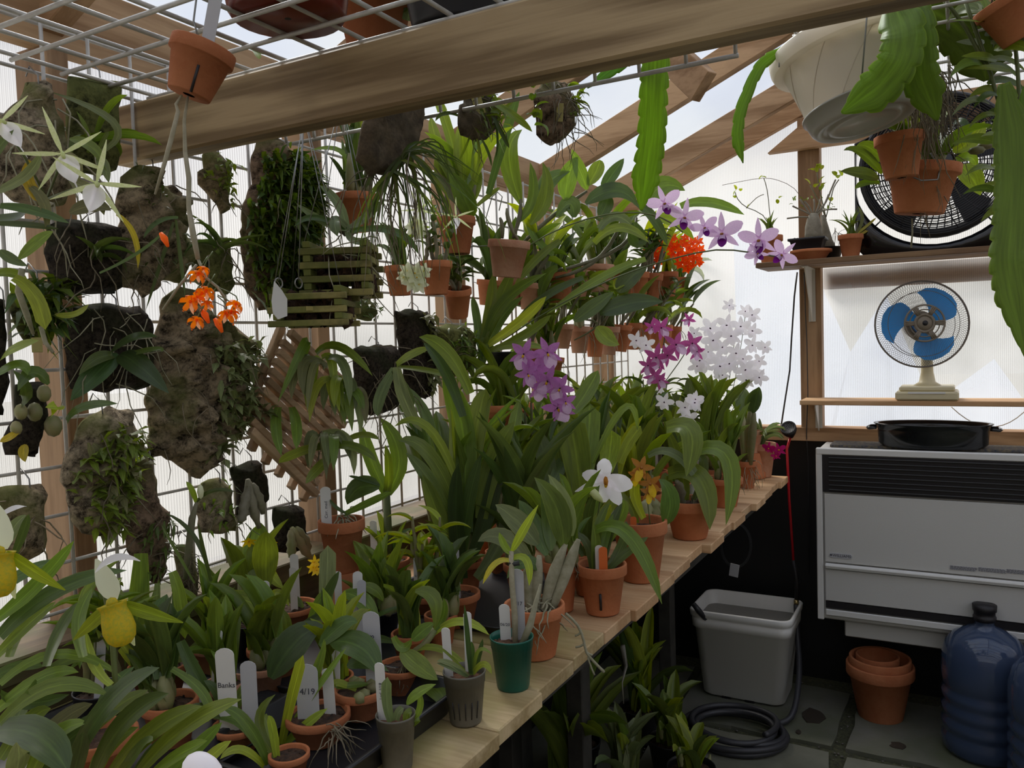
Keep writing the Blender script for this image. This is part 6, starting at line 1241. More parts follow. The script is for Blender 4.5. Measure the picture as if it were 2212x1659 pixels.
for (x, y, s) in ((1132, 765, .042), (1182, 762, .042), (1155, 795, .042), (1140, 808, .034), (1182, 822, .044), (1165, 838, .034), (1210, 838, .038), (1205, 880, .046), (1222, 868, .03)): flower(t, 'milt', pt(x, y, D=D-.04+rn(-.02, .02)), s*.95, face=(CAM-pt(x, y, D=D)).normalized()+V(rn(-.3, .3), rn(-.2, .2), rn(-.5, .1)), roll=rn(-.6, .6), split=True)
t, p, r, h, D = bench_pot('clay pot carrying the large white ruffled flower and yellow bud', 1275, 1290, 80, 70); D -= .03
hl(t, D, [(1275, 1200, 1262, 1130, 1250, 1080, 26, 'm'), (1280, 1190, 1300, 1130, 1320, 1090, 26, 'l'), (1290, 1200, 1340, 1120, 1345, 1080, 24, 'm'), (1262, 1200, 1230, 1160, 1200, 1140, 22, 'd'), (1270, 1200, 1270, 1120, 1290, 1060, 22, 'd')])
stemline(t, ps(D, (1280, 1200), (1290, 1120), (1300, 1060), (1306, 1030)), .002); flower(t, 'odont', pt(1308, 1034, D=D-.03), .052, face=(CAM-pt(1308, 1034, D=D)).normalized()+V(.1, 0, -.1), split=True)
B().tube(ps(D-.03, (1268, 1048), (1276, 1058), (1290, 1072), (1305, 1085)), [.004, .008, .009, .003], 8).build('flower_bud', 'petal_greenish', t)
# magenta and white clusters over the far part
t, p, r, h, D = bench_pot('far bench orchid bearing the magenta flower cluster', 1400, 1130, 80, 60); D -= 0; grow_bulbs(t, p+V(0, 0, h), 5, .08, .015, .30, .035, 'leaf_mid', bends=(0, 1, 1))
stemline(t, ps(D, (1400, 1060), (1395, 950), (1410, 860), (1430, 770), (1440, 700)), .002); stemline(t, ps(D, (1410, 860), (1470, 780), (1500, 730)), .0015)
for (x, y, s) in ((1428, 708, .040), (1408, 706, .028), (1460, 745, .045), (1495, 742, .040), (1418, 772, .045), (1400, 790, .034), (1442, 768, .036), (1415, 812, .038), (1425, 822, .03), (1488, 690, .024), (1505, 760, .03)): flower(t, 'magenta', pt(x, y, D=D-.03+rn(-.03, .03)), s, roll=rn(-1, 1))
t, p, r, h, D = bench_pot('far bench orchid bearing the large cloud of white flowers', 1545, 1075, 80, 60); grow_bulbs(t, p+V(0, 0, h), 6, .10, .014, .26, .04, 'leaf_mid', bends=(0, 1)); D -= .02
for a in ((1560, 900, 1590, 700), (1540, 900, 1500, 770), (1570, 900, 1640, 780), (1570, 900, 1610, 680), (1550, 900, 1550, 760)): stemline(t, ps(D, (1545, 1010), (a[0], a[1]), ((a[0]+a[2])/2+5, (a[1]+a[3])/2), (a[2], a[3])), .0012)
random.seed(5)
W_ = [(1512, 778, .040), (1575, 660, .028), (1625, 680, .036), (1610, 672, .03), (1535, 708, .044), (1570, 702, .044), (1600, 705, .04), (1540, 735, .045), (1580, 725, .045), (1625, 715, .038), (1590, 762, .042), (1560, 750, .04), (1625, 745, .036), (1520, 785, .045), (1555, 790, .045), (1575, 785, .042), (1610, 798, .045), (1630, 800, .04), (1505, 790, .036), (1640, 815, .036), (1560, 810, .034), (1612, 820, .04), (1548, 775, .036), (1500, 720, .03), (1652, 750, .03), (1605, 775, .036), (1530, 760, .034), (1640, 780, .03)]
for x, y, s in W_: flower(t, 'white', pt(x, y, D=D-.05+rn(-.05, .05)), s*.95, roll=rn(-.8, .8))
t, p, r, h, D = bench_pot('far bench orchid with scattered white blooms above the clay bowl', 1470, 1100, 70, 55); grow_strap(t, p+V(0, 0, h), 10, .30, .035, 'leaf_mid', bends=(0, 1))
stemline(t, ps(D, (1460, 1050), (1440, 960), (1470, 900), (1490, 860)), .0012); stemline(t, ps(D, (1450, 980), (1400, 800), (1375, 740)), .0012)
for x, y, s in ((1435, 868, .034), (1480, 880, .036), (1500, 870, .036), (1488, 905, .034), (1502, 862, .03), (1375, 735, .034), (1395, 745, .034), (1445, 755, .026), (1420, 705, .026), (1425, 840, .02)): flower(t, 'white', pt(x, y, D=D-.06), s, roll=rn(-.6, .6))
random.seed(21)
# the remaining crowd of pots, row by row
ROWS = ((-.70, 'front row'), (-.84, 'second row from the bench edge'), (-.98, 'third row from the bench edge'), (-1.12, 'row against the wall'))
ORD = 'first second third fourth fifth sixth seventh eighth ninth tenth eleventh twelfth thirteenth fourteenth fifteenth sixteenth seventeenth eighteenth nineteenth twentieth'.split()
for ri, (rx_, rname) in enumerate(ROWS):
    y = 3.12; k_ = 0
    while y > .62:
        x = rx_+rn(-.015, .015); yy = y+rn(-.015, .015); y -= .132 if y > 1.5 else .095
        if any(math.hypot(x-a, yy-b_) < c_+(.046 if yy > 1.4 else .034) for a, b_, c_ in SPOTS): continue
        if ri == 0 and yy < 2.5: continue
        if yy < .72 and x > -1.0: continue
        r = rn(.036, .05) if yy > 1.45 else rn(.030, .040); h = r*rn(1.5, 1.8); p = V(x, yy, ZP); SPOTS.append((x, yy, r)); k_ += 1
        kd = random.choice(['terracotta', 'terracotta', 'terracotta', 'terracotta_pale', 'dark_plastic'] if ri else ['terracotta'])
        far = yy > 2.0; mid = 1.45 < yy <= 2.0
        hi = 1.0 if far else (1.05 if mid else .45); st = random.choice(['strap', 'bulb', 'catt', 'strap', 'cane', 'bulb'])
        nm = dict(strap='strap-leaved', bulb='bulbous', catt='oval-leaved', cane='slender cane')[st]; pm_ = dict(terracotta='clay', terracotta_pale='pale clay', dark_plastic='black plastic')[kd]
        t = thing('potted_orchid', '%s orchid, %s pot, %s, %s from far end' % (nm, pm_, rname, ORD[min(k_-1, 19)]), 'potted orchid', p, 'crowd of potted orchids on the bench')
        pot(t, p, r, h, kd); c = p+V(0, 0, h*.9)
        ml = random.choice(['leaf_mid', 'leaf_mid', 'leaf_dark', 'leaf_light', 'leaf_grey'] if not mid else ['leaf_mid', 'leaf_dark', 'leaf_deep'])
        if st == 'strap': grow_strap(t, c, random.randint(9, 13), .34*hi, .026 if hi > .6 else .024, ml, bends=(0, 0, 1, 1, 2))
        elif st == 'bulb': grow_bulbs(t, c, random.randint(3, 5), .10*hi, .013, .28*hi, .034, ml, random.choice(['strap', 'lance']), bends=(0, 1, 1), nl=2, basal=1)
        elif st == 'catt': grow_catt(t, c, random.randint(5, 8), .20*hi, .18*max(.7, hi), .048, ml, random.choice(['cane', 'bulb']), 22)
        else: grow_cane(t, c, 5, .34*hi, 6, .10, .022, ml, random.choice(['cane', 'bulb']), 20, top=.35)
        if rn(0, 1) < .55: stake(t, c-V(0, 0, .02)+V(rn(-.5, .5)*r, -.4*r, 0), rn(.08, .11), random.choice(['white_tag', 'white_tag', 'grey_tag']), rn(.2, .7), (rn(-.15, .15), rn(-.1, .1)), rn(.012, .016))
# plants on the floor under the bench
for i, (x, y, lab, n_, L_, mt_) in enumerate(((-1.10, 2.68, 'leafy pale green orchid in black pot on the floor under bench', 10, .30, 'leaf_light'), (-.93, 2.50, 'strappy orchid on floor beside the hose coil, stubby yellow shoots', 9, .20, 'leaf_mid'), (-1.20, 2.36, 'dark arching orchid on floor at the bottom edge', 10, .30, 'leaf_mid'), (-.82, 2.36, 'small shooting orchid on the floor nearest the hose', 8, .14, 'leaf_light'), (-1.12, 2.10, 'grassy orchid on the floor below the near bench planks', 10, .34, 'leaf_mid'), (-.98, 2.20, 'strap-leaved floor orchid at the very bottom of the view', 10, .20, 'leaf_grey'))):
    p = V(x+.1, y, .012); t = thing('floor_orchid', lab, 'potted orchid', p); pot(t, p, .075, .12, 'dark_plastic'); grow_strap(t, p+V(0, 0, .11), n_+5, L_*1.25, .040, mt_, bends=(0, 1, 1, 2), spread=.03)
    if i in (1, 3): bulbs(t, [[px(p+V(a, 0, .11)), px(p+V(a*1.1, .0, .14)), px(p+V(a*1.2, 0, .17))] for a in (-.03, 0, .03, .05)], p.x, .008)
# ------------------------------------------------------------------ clay pots hooked on the wall grid
def hang(label, x, y, wpx, hpx, X=-1.12, kind='terracotta', tilt=(0, 0), grow=None, group='clay pots hooked on the wall grid', hook=True):
    # x, y: centre of the pot rim in view
    p = pt(x, y, X=X); D = depth(p); r = wpx/2*D/FPX; h = hpx*D/FPX*1.05; m_ = Matrix.Rotation(tilt[0], 4, 'X') @ Matrix.Rotation(tilt[1], 4, 'Y'); base = p-(m_ @ V(0, 0, h))
    t = thing('hanging_orchid', label, 'hanging orchid', base, group); pot(t, base, r, h, kind, tilt=tilt)
    B().tube([p+V(-r*.98, .0, -.008), V(-1.228, p.y, p.z-.002), V(-1.238, p.y+.004, p.z+.05), V(-1.244, p.y+.004, p.z+.03)], .0013, 5).build('hook', 'wire_steel', t)
    return t, base+(m_ @ V(0, 0, h*.9)), r, D
t, c, r, D = hang('clay pot in wire ring above the upper slatted basket', 768, 420, 92, 75); grow_bulbs(t, c, 4, .08, .010, .14, .018, 'leaf_dark', bends=(0, 1))
hl(t, D, [(745, 400, 770, 330, 770, 248, 20, 'm'), (750, 400, 740, 330, 668, 325, 12, 'm'), (760, 400, 782, 300, 778, 258, 26, 'l', 0, 'broad'), (745, 410, 745, 350, 738, 300, 10, 'd')]); stake(t, c, .06, 'orange_tag', .9, (0, 0), .012); stake(t, c+V(-.01, 0, .03), .075, 'white_tag', .9, (0, 0), .012)
t, c, r, D = hang('clay pot behind the cream flowers, left of the tilted pot', 985, 470, 84, 75); grow_catt(t, c, 5, .10, .20, .05, 'leaf_mid', lean=28)
hl(t, D, [(1020, 470, 1000, 420, 969, 368, 40, 'm', -.05, 'broad'), (1005, 440, 965, 270, 932, 200, 22, 'm'), (1055, 420, 1095, 280, 1122, 198, 20, 'd'), (1010, 445, 1025, 405, 1040, 372, 28, 'm', 0, 'broad'), (1000, 450, 960, 400, 930, 370, 26, 'g', 0, 'broad'), (1030, 445, 1060, 420, 1080, 405, 12, 'm'), (1000, 440, 1010, 330, 1090, 290, 30, 'm', .05, 'broad'), (990, 440, 950, 330, 930, 250, 26, 'm', .05), (1010, 440, 1020, 350, 1000, 300, 30, 'd', .08, 'broad')])
t, c, r, D = hang('clay pot just right of the cream flower cluster', 940, 565, 74, 68); grow_cane(t, c, 4, .12, 5, .05, .018, 'leaf_dark')
t, c, r, D = hang('clay pot partly hidden left of the cream flowers', 862, 575, 66, 60); grow_strap(t, c, 7, .14, .014, 'leaf_dark'); 
for x, y, s in ((895, 590, .034), (900, 600, .030), (880, 585, .026), (905, 615, .028), (890, 610, .03), (902, 480, .030), (893, 492, .026), (905, 505, .022), (872, 598, .022), (915, 585, .024)): flower(t, 'cream', pt(x, y, D=D-.10), s*.8, roll=rn(-1, 1))
for x, y in ((905, 452), (985, 468)): flower(t, 'star', pt(x, y, D=D-.12), .034, roll=rn(-.5, .5), split=True)
stemline(t, ps(D-.08, (880, 560), (895, 480), (905, 455)), .0012)
t, c, r, D = hang('small clay pot tipped forward with succulent grey-green leaves', 988, 622, 62, 62, tilt=(.25, .15)); grow_cane(t, c, 6, .10, 5, .055, .026, 'leaf_dark', shape='broad', lean=40, top=.1)
t, c, r, D = hang('large pale tilted clay pot on the grid, thick wire loop', 1100, 520, 92, 75, -1.02, 'terracotta_pale', (.0, .12))
hl(t, D, [(1125, 440, 1100, 335, 1128, 280, 38, 'm', 0, 'broad'), (1115, 480, 1150, 430, 1145, 350, 22, 'm', 0), (1145, 485, 1180, 420, 1172, 350, 30, 'm', 0, 'broad')])
for a in (((1108, 515), (1122, 470), (1125, 430)), ((1085, 515), (1085, 490), (1080, 470)), ((1118, 518), (1100, 480), (1095, 450))): B().tube(bez(*[pt(*q, D=D) for q in a], 5), [.004, .005, .006, .006, .005, .003], 7).build('pseudobulb', 'cane', t)
B().tube(ps(D+.02, (1060, 530), (1050, 470), (1063, 425), (1075, 415), (1085, 425), (1078, 455)), .0014, 5).build('wire_loop', 'wire_steel', t)
# large draping orchid in the middle with long canes
t, c, r, D = hang('clay pot with the long lavender flower sprays and thick grey canes', 1205, 590, 72, 60, -1.05)
for a, rr in ((((1120, 535), (1190, 470), (1268, 413)), .0062), (((1240, 735), (1290, 700), (1240, 690)), .003), (((1180, 590), (1330, 540), (1375, 470)), .006), (((1180, 600), (1160, 500), (1140, 440)), .006), (((1200, 600), (1290, 560), (1340, 480)), .006)):
    B().tube(bez(*[pt(*q, D=D-.05) for q in a], 7), [rr*.6, rr*.8, rr, rr, rr, rr, rr*.9, rr*.6], 8).build('pseudobulb', 'cane', t)
hl(t, D-.08, [(1265, 440, 1330, 412, 1376, 444, 38, 'd', -.03, 'broad'), (1372, 436, 1410, 470, 1442, 530, 22, 'd', -.03), (1284, 525, 1340, 492, 1402, 524, 22, 'm', -.04), (1295, 495, 1330, 468, 1368, 492, 24, 'g'), (1410, 474, 1455, 478, 1500, 518, 26, 'l', -.02, 'broad'), (1470, 446, 1534, 438, 1608, 464, 24, 'm', -.02), (1396, 445, 1430, 402, 1480, 412, 44, 'm', 0, 'broad'), (1222, 432, 1228, 380, 1248, 338, 38, 'm', 0, 'broad'), (1268, 410, 1252, 366, 1235, 322, 26, 'm', 0, 'broad'), (1300, 409, 1325, 374, 1348, 342, 26, 'd', 0, 'broad'), (1168, 433, 1190, 390, 1232, 370, 36, 'd', 0, 'broad'), (1270, 400, 1290, 365, 1295, 345, 30, 'm', 0, 'broad'), (1150, 420, 1175, 385, 1186, 360, 16, 'g'), (1240, 470, 1230, 440, 1200, 470, 36, 'd', 0, 'broad'), (1295, 470, 1310, 440, 1312, 420, 30, 'k', 0, 'broad'), (1370, 480, 1380, 520, 1390, 500, 40, 'd', 0, 'broad'), (1195, 550, 1150, 500, 1150, 440, 20, 'm')])
hl(t, D-.1, [(1296, 678, 1365, 655, 1433, 652, 42, 'k', 0, 'broad'), (1240, 694, 1285, 662, 1326, 630, 34, 'd', 0, 'broad'), (1336, 632, 1362, 600, 1398, 578, 40, 'd', 0, 'broad'), (1290, 705, 1310, 730, 1338, 745, 36, 'm', 0, 'broad'), (1330, 625, 1350, 605, 1378, 608, 30, 'l', .03, 'broad'), (1260, 600, 1180, 640, 1110, 700, 18, 'd', 0), (1395, 560, 1300, 600, 1180, 680, 20, 'm', 0), (1210, 520, 1160, 560, 1110, 620, 18, 'm'), (1205, 580, 1180, 600, 1165, 650, 24, 'm')])
s1 = ps(D-.13, (1095, 562), (1180, 505), (1270, 470), (1350, 457), (1410, 462), (1450, 480), (1475, 502)); stemline(t, s1, .0022)
s2 = ps(D-.16, (1085, 735), (1200, 660), (1330, 597), (1450, 558), (1550, 536), (1620, 545), (1680, 555)); stemline(t, s2, .0023)
for (x, y, s, ro) in ((1435, 440, .058, .3), (1478, 470, .060, -.2), (1522, 492, .046, .3), (1560, 505, .068, .05), (1640, 518, .066, .0), (1636, 548, .040, .6), (1690, 550, .050, -.9)):
    flower(t, 'lav', pt(x, y, D=D-.17), s*.92, face=(CAM-pt(x, y, D=D)).normalized()+V(rn(-.3, .3), 0, rn(-.2, .15)), roll=ro, split=True)
t, c, r, D = hang('clay pot topped by the orange-red flower balls', 1440, 588, 50, 50, -1.0); grow_strap(t, c, 10, .20, .022, 'leaf_light', bends=(1, 2))
random.seed(8)
for cx_, cy_, rr, n_ in ((1485, 545, 36, 20), (1412, 552, 24, 8), (1440, 522, 18, 6)):
    for k_ in range(n_):
        a = k_*2.4; q = math.sqrt((k_+.5)/n_); fx, fy = cx_+rr*q*math.cos(a), cy_+rr*q*math.sin(a); P_ = pt(fx, fy, D=D-.05-.03*(1-q*q)); flower(t, 'red', P_, .022, face=(CAM-P_).normalized()+RT*math.cos(a)*q*.8-UP*math.sin(a)*q*.8, roll=rn(0, 1))
for cx_, cy_ in ((1485, 548), (1412, 555)): stemline(t, [c, pt(cx_-15, cy_+30, D=D-.02), pt(cx_, cy_, D=D-.04)], .0018)
random.seed(33)
MISC = [(1150, 612, 60, 55, -1.10), (1245, 585, 70, 58, -1.12), (1288, 572, 78, 55, -1.10), (1338, 580, 66, 55, -1.10), (1378, 588, 50, 60, -1.06), (1410, 590, 46, 70, -1.02), (1467, 600, 46, 50, -1.06), (1160, 655, 54, 50, -1.16), (1215, 700, 50, 50, -1.14), (1252, 705, 48, 55, -1.14), (1285, 708, 46, 60, -1.12), (1318, 705, 44, 58, -1.12), (1345, 702, 42, 55, -1.10), (1368, 697, 40, 55, -1.10), (1392, 700, 38, 52, -1.09), (1414, 700, 36, 50, -1.08), (1436, 702, 34, 48, -1.07), (1456, 705, 34, 46, -1.06), (1108, 600, 66, 55, -1.16), (1140, 745, 66, 48, -1.14), (1060, 605, 60, 52, -1.17), (1190, 770, 60, 50, -1.12)]
for i, (x, y, w_, h_, X) in enumerate(MISC):
    row = 'upper' if y < 660 else 'lower'; st = random.choice(['strap', 'catt', 'cane', 'bulb']); nm = dict(strap='strap-leaved', bulb='bulbous', catt='oval-leaved', cane='slender cane')[st]
    t, c, r, D = hang('%s orchid in clay pot, %s row on the wall grid, %s from the left' % (nm, row, ORD[sorted([m_[0] for m_ in MISC if (m_[1] < 660) == (y < 660)]).index(x)]), x, y, w_, h_, X, random.choice(['terracotta', 'terracotta', 'terracotta_pale']), (rn(-.06, .06), rn(0, .14)))
    ml = random.choice(['leaf_mid', 'leaf_mid', 'leaf_dark', 'leaf_light'])
    if st == 'strap': grow_strap(t, c, 9, .24, .022, ml, bends=(0, 1, 2, 3), tilt=(5, 30))
    elif st == 'catt': grow_catt(t, c, 6, .13, .17, .046, ml, lean=40, az0=-math.pi/2, azr=1.6)
    elif st == 'cane': grow_cane(t, c, 6, .22, 6, .085, .02, ml, lean=45, az0=-math.pi/2, top=.3)
    else: grow_bulbs(t, c, 4, .08, .011, .22, .028, ml, bends=(1, 2), lean=30)
    if i % 2: roots(t, [c+V(.02, 0, 0)], 7, .12, .0013, 'root_pale', 1.2)
t, c, r, D = hang('wide clay bowl with long trailing leaves behind the purple flowers', 1092, 872, 122, 50, -1.08, 'bowl'); grow_strap(t, c, 14, .22, .016, 'leaf_mid', bends=(1, 2, 3), spread=.03); roots(t, [c], 10, .08, .0013)
t, c, r, D = hang('spiky fan-leaved orchid climbing between the hanging clay pots', 1085, 760, 60, 40, -1.10, 'dark_plastic')
hl(t, D, [(1050, 730, 1090, 650, 1180, 590, 26, 'm', -.03), (1045, 740, 1080, 650, 1110, 580, 28, 'm', 0), (1040, 750, 1060, 660, 1065, 590, 24, 'm', 0), (1055, 745, 1130, 690, 1180, 640, 24, 'l', -.05), (1060, 760, 1140, 720, 1190, 680, 22, 'm', -.05), (1050, 765, 1110, 745, 1190, 755, 18, 'm', -.05), (1040, 770, 1030, 690, 1020, 640, 18, 'd', .02), (1035, 800, 990, 770, 960, 800, 14, 'd', 0), (1050, 790, 1100, 780, 1150, 790, 12, 'd'), (1040, 790, 1075, 700, 1130, 640, 22, 'd', .03), (1030, 830, 1010, 790, 980, 760, 12, 'd')])
# ------------------------------------------------------------------ plants standing on the upper shelf
def shelf_pot(label, x, y, wpx, hpx, Y=3.27, kind='terracotta', z=None):
    p = pt(x, y, Y=Y); p.z = ZU if z is None else z; D = depth(p); r = wpx/2*D/FPX; h = hpx*D/FPX; t = thing('shelf_plant', label, 'potted plant', p); pot(t, p, r, h, kind); return t, p, r, h, D
t, p, r, h, D = shelf_pot('succulent with branching twigs in clay pot, left end of upper shelf', 1664, 572, 54, 60)
grow_strap(t, p+V(0, 0, h), 11, .11, .016, 'leaf_mid', 'lance', bends=(0, 1)); 
for a in (((1672, 510), (1650, 460), (1612, 450), (1592, 430), (1588, 415)), ((1668, 505), (1662, 455), (1658, 410), (1650, 385)), ((1612, 450), (1635, 425), (1650, 420))): stemline(t, ps(D, *a), .0016, 'cane', 'branch')
for x, y in ((1590, 410), (1600, 413), (1585, 422), (1588, 428), (1655, 384), (1640, 388), (1680, 440), (1683, 428), (1615, 450)): leaf(t, pt(x, y, D=D), rn(0, 6), .022, .013, 'broad', 1, 'leaf_light', rn(0, 60))
stemline(t, ps(D+.02, (1560, 400), (1600, 392), (1650, 383), (1680, 388), (1718, 405), (1738, 440)), .001, 'stem_brown')
t, p, r, h, D = shelf_pot('low wide clay saucer pot under the bonsai tray', 1752, 566, 86, 22, 3.25, 'bowl'); zs = p.z+h
pb = V(p.x-.01, p.y, zs); t = thing('bonsai', 'swollen-trunk bonsai with bare crown in rectangular black pot', 'bonsai', pb)
b = B(); rg = [sqring(b, hw, hd, .006, pb.z+z) for hw, hd, z in ((.050, .038, 0), (.060, .045, .034), (.067, .051, .036), (.067, .051, .044), (.060, .045, .044), (.058, .043, .036))]; b.v = [(x-cx+pb.x, y-cy+pb.y, z) for x, y, z in b.v]; loft(b, rg); b.f.append(tuple(rg[-1])); b.m.append(0); b.sm.append(False); b.build('pot', 'heater_dark', t)
b = B(); [b.ball((pb.x+rn(-.05, .05), pb.y+rn(-.035, .035), pb.z+.042), rn(.004, .009), (1, 1, .7), 5, jit=.2) for i in range(60)]; stuff(b.build('pebbles', 'pebble', t))
D = depth(pb); B().tube(ps(D, (1756, 520), (1757, 505), (1757, 490), (1757, 475), (1758, 462)), [.030, .031, .030, .024, .016], 14).build('trunk', 'caudex', t)
for a in (((1750, 470), (1735, 468), (1715, 470), (1700, 472)), ((1752, 465), (1735, 455), (1722, 450), (1712, 445)), ((1755, 465), (1750, 448), (1738, 435)), ((1758, 462), (1760, 445), (1758, 430)), ((1762, 465), (1775, 455), (1790, 452), (1808, 452)), ((1764, 468), (1780, 445), (1790, 420)), ((1760, 464), (1768, 448), (1772, 430)), ((1752, 468), (1742, 450), (1728, 430)), ((1762, 462), (1785, 438), (1795, 410), (1805, 388))): stemline(t, ps(D, *a), .0032, 'caudex', 'branch')
for i in range(16): leaf(t, pt(1755+rn(-45, 50), 440+rn(-12, 12), D=D), rn(0, 6), .02, .006, 'lance', 1, 'leaf_mid', rn(0, 70))
t, p, r, h, D = shelf_pot('tall caudex plant with long twigs standing behind the bonsai', 1790, 552, 60, 30, 3.36, 'dark_plastic'); B().tube([p+V(0, 0, h*.8), p+V(-.01, 0, .08), p+V(-.012, 0, .14), p+V(-.02, 0, .18)], [.030, .026, .012, .008], 12).build('trunk', 'caudex', t)
for a in (((1784, 470), (1775, 430), (1768, 400), (1765, 372)), ((1784, 470), (1795, 430), (1800, 405), (1812, 388)), ((1785, 475), (1772, 440), (1750, 400))): stemline(t, ps(D, *a), .0022, 'cane', 'branch')
for x, y in ((1765, 372), (1758, 368), (1775, 366), (1770, 360), (1810, 385), (1818, 380), (1805, 380), (1770, 395), (1760, 405), (1776, 402), (1772, 412), (1795, 435), (1750, 398)): leaf(t, pt(x, y, D=D), rn(0, 6), .032, .018, 'broad', 1, 'leaf_light', rn(0, 70))
roots(t, [p+V(.02, 0, .12), p+V(.03, 0, .1)], 16, .09, .001)
t, p, r, h, D = shelf_pot('small clay pot of spiky leaves beside the big black fan', 1838, 561, 52, 48, 3.24); grow_strap(t, p+V(0, 0, h), 12, .10, .010, 'leaf_mid', 'grass', bends=(0, 1, 2)); hl(t, D, [(1838, 515, 1870, 490, 1893, 470, 6, 'y'), (1842, 515, 1870, 500, 1885, 485, 6, 'y'), (1838, 515, 1862, 480, 1853, 445, 7, 'o')])
# ------------------------------------------------------------------ right side: hanging pots over the aisle
g2 = grid('white wire grid shelf over the aisle, upper right', (-.24, 1.02, 1.96), (1, 0, 0), (0, 1, 0), 9, 12)
D = 1.42; ct, cb = pt(1850, 95, D=D), pt(1864, 248, D=D-.0); ax = (ct-cb).normalized(); hh = .136
ax = (ax-RT*.10+FW*.10).normalized()
t = thing('hanging_pot', 'large white plastic hanging pot with saucer and flat jungle cactus stems', 'hanging plant', cb); q = ax.to_track_quat('Z', 'Y').to_matrix().to_4x4(); q.translation = cb
r = .131; B().lathe([(0, .004), (r*.62, .0), (r*.67, .010), (r*.86, hh*.78), (r*.862, hh*.785), (r*.985, hh*.79), (r*.99, hh*.80), (r*1.015, hh*.87), (r*1.015, hh*.98), (r*1.0, hh), (r*.95, hh), (r*.86, hh*.8), (r*.7, .02)], 48, q).build('pot', 'pot_white', t)
B().lathe([(0, -.012), (r*.38, -.012), (r*.385, -.016), (r*.46, -.016), (r*.465, -.012), (r*.56, -.012), (r*.565, -.016), (r*.64, -.015), (r*.68, -.009), (r*.735, .012), (r*.76, .013), (r*.76, .016), (r*.72, .016), (r*.64, -.004)], 48, q).build('saucer', 'saucer_white', t)
for k_ in range(9):
    a0 = k_*.7; pts = []
    for i in range(9): f_ = i/8; rr = r*(.68+.188*f_)+.0004; a = a0+f_*.75; pts.append(q @ V(rr*math.cos(a), rr*math.sin(a), .012+hh*.74*f_))
    B().tube(pts, .0009, 4).build('swirl_rib', 'pot_white', t)
top = V(ct.x, ct.y, 1.96)
for a in (0, 1.57, 3.14, 4.71): P_ = q @ V(r*1.0*math.cos(a+.9), r*1.0*math.sin(a+.9), hh*.86); B().tube([P_-V(0, 0, .01), P_, top], .0013, 5).build('hanging_wire', 'wire_steel', t)
B().tube(ps(1.29, (1873, -20), (1872, 40), (1862, 162)), .0014, 5).build('loose_wire', 'wire_steel', t)
def flatstem(t, pts, w_, D0=None, hint=None, teeth=9, mt_='leaf_cactus'):
    P_ = []; 
    for i in range(len(pts)-1):
        for k_ in range(6): f_ = k_/6; P_.append(tuple(pts[i][j]*(1-f_)+pts[i+1][j]*f_ for j in range(3)))
    P_.append(tuple(pts[-1])); 
    for _ in range(3): P_ = [P_[0]]+[tuple((P_[i-1][j]+2*P_[i][j]+P_[i+1][j])/4 for j in range(3)) for i in range(1, len(P_)-1)]+[P_[-1]]
    W3 = [pt(x, y, D=d) for x, y, d in P_]; n = len(W3); b = B(); o = 0; hint = hint or (CAM-W3[n//2]).normalized()
    # resample finely for the notched edges
    M_ = n*3; Q = [W3[min(n-2, int(i*(n-1)/M_))].lerp(W3[min(n-1, int(i*(n-1)/M_)+1)], i*(n-1)/M_-min(n-2, int(i*(n-1)/M_))) for i in range(M_+1)]
    for i, P in enumerate(Q):
        f_ = i/M_; T_ = (Q[min(M_, i+1)]-Q[max(0, i-1)]).normalized(); sd = T_.cross(hint).normalized(); nn = sd.cross(T_)
        env = min(1, .35+f_*4)*min(1, (1-f_)*5+.08); dm = depth(P)/FPX
        for side in (-1, -.5, 0, .5, 1):
            ph = (f_*teeth+(.5 if side > 0 else 0)) % 1; nt_ = (1-.20*(1-ph)**3) if abs(side) == 1 else 1
            b.vert(P+sd*(side*w_/2*dm*env*nt_)+nn*(-.0014*(1 if side == 0 else 0)+.006*abs(side)*math.sin(f_*teeth*3.1+side)*.03*env), (.5+side/2, f_))
    for i in range(M_):
        for j in range(4): a = i*5+j; b.face(a, a+1, a+6, a+5)
    o = b.build('flat_stem', mt_, t, W3[0]); md = o.modifiers.new('thick', 'SOLIDIFY'); md.thickness = .0022; md.offset = 0; return o
flatstem(t, [(1925, -10, 1.27), (1955, 70, 1.22), (1945, 130, 1.22), (1900, 190, 1.24), (1818, 244, 1.26)], 92, teeth=8)
flatstem(t, [(1965, -10, 1.27), (1985, 80, 1.24), (1985, 160, 1.25), (2025, 260, 1.27)], 78, teeth=7)
flatstem(t, [(1990, 10, 1.36), (2060, 50, 1.38), (2120, 110, 1.4), (2130, 175, 1.42)], 110, teeth=7, mt_='leaf_mid')
flatstem(t, [(1700, 100, 1.42), (1640, 140, 1.42), (1598, 240, 1.42), (1592, 300, 1.42), (1605, 352, 1.42)], 26, teeth=9)
b = B(); b.ball(q @ V(0, 0, hh*.90), r*.8, (1, 1, .12), 14); b.build('potting_mix', 'soil', t)
# jungle cactus on the grid shelf past the beam
p = V(-.52, 1.12, 1.897); t = thing('shelf_cactus', 'jungle cactus on grid shelf, long flat stem hanging behind beam', 'potted plant', p); pot(t, p, .07, .11, 'dark_plastic')
flatstem(t, [(1420, 60, 1.42), (1418, 100, 1.38), (1412, 200, 1.40), (1408, 300, 1.42), (1395, 385, 1.44), (1385, 455, 1.46)], 64, teeth=13)
flatstem(t, [(1560, 70, 1.5), (1480, 88, 1.5), (1400, 105, 1.46), (1340, 135, 1.42), (1270, 190, 1.40)], 32, teeth=10)
flatstem(t, [(1440, 85, 1.5), (1500, 85, 1.5), (1560, 62, 1.5)], 40, teeth=3)
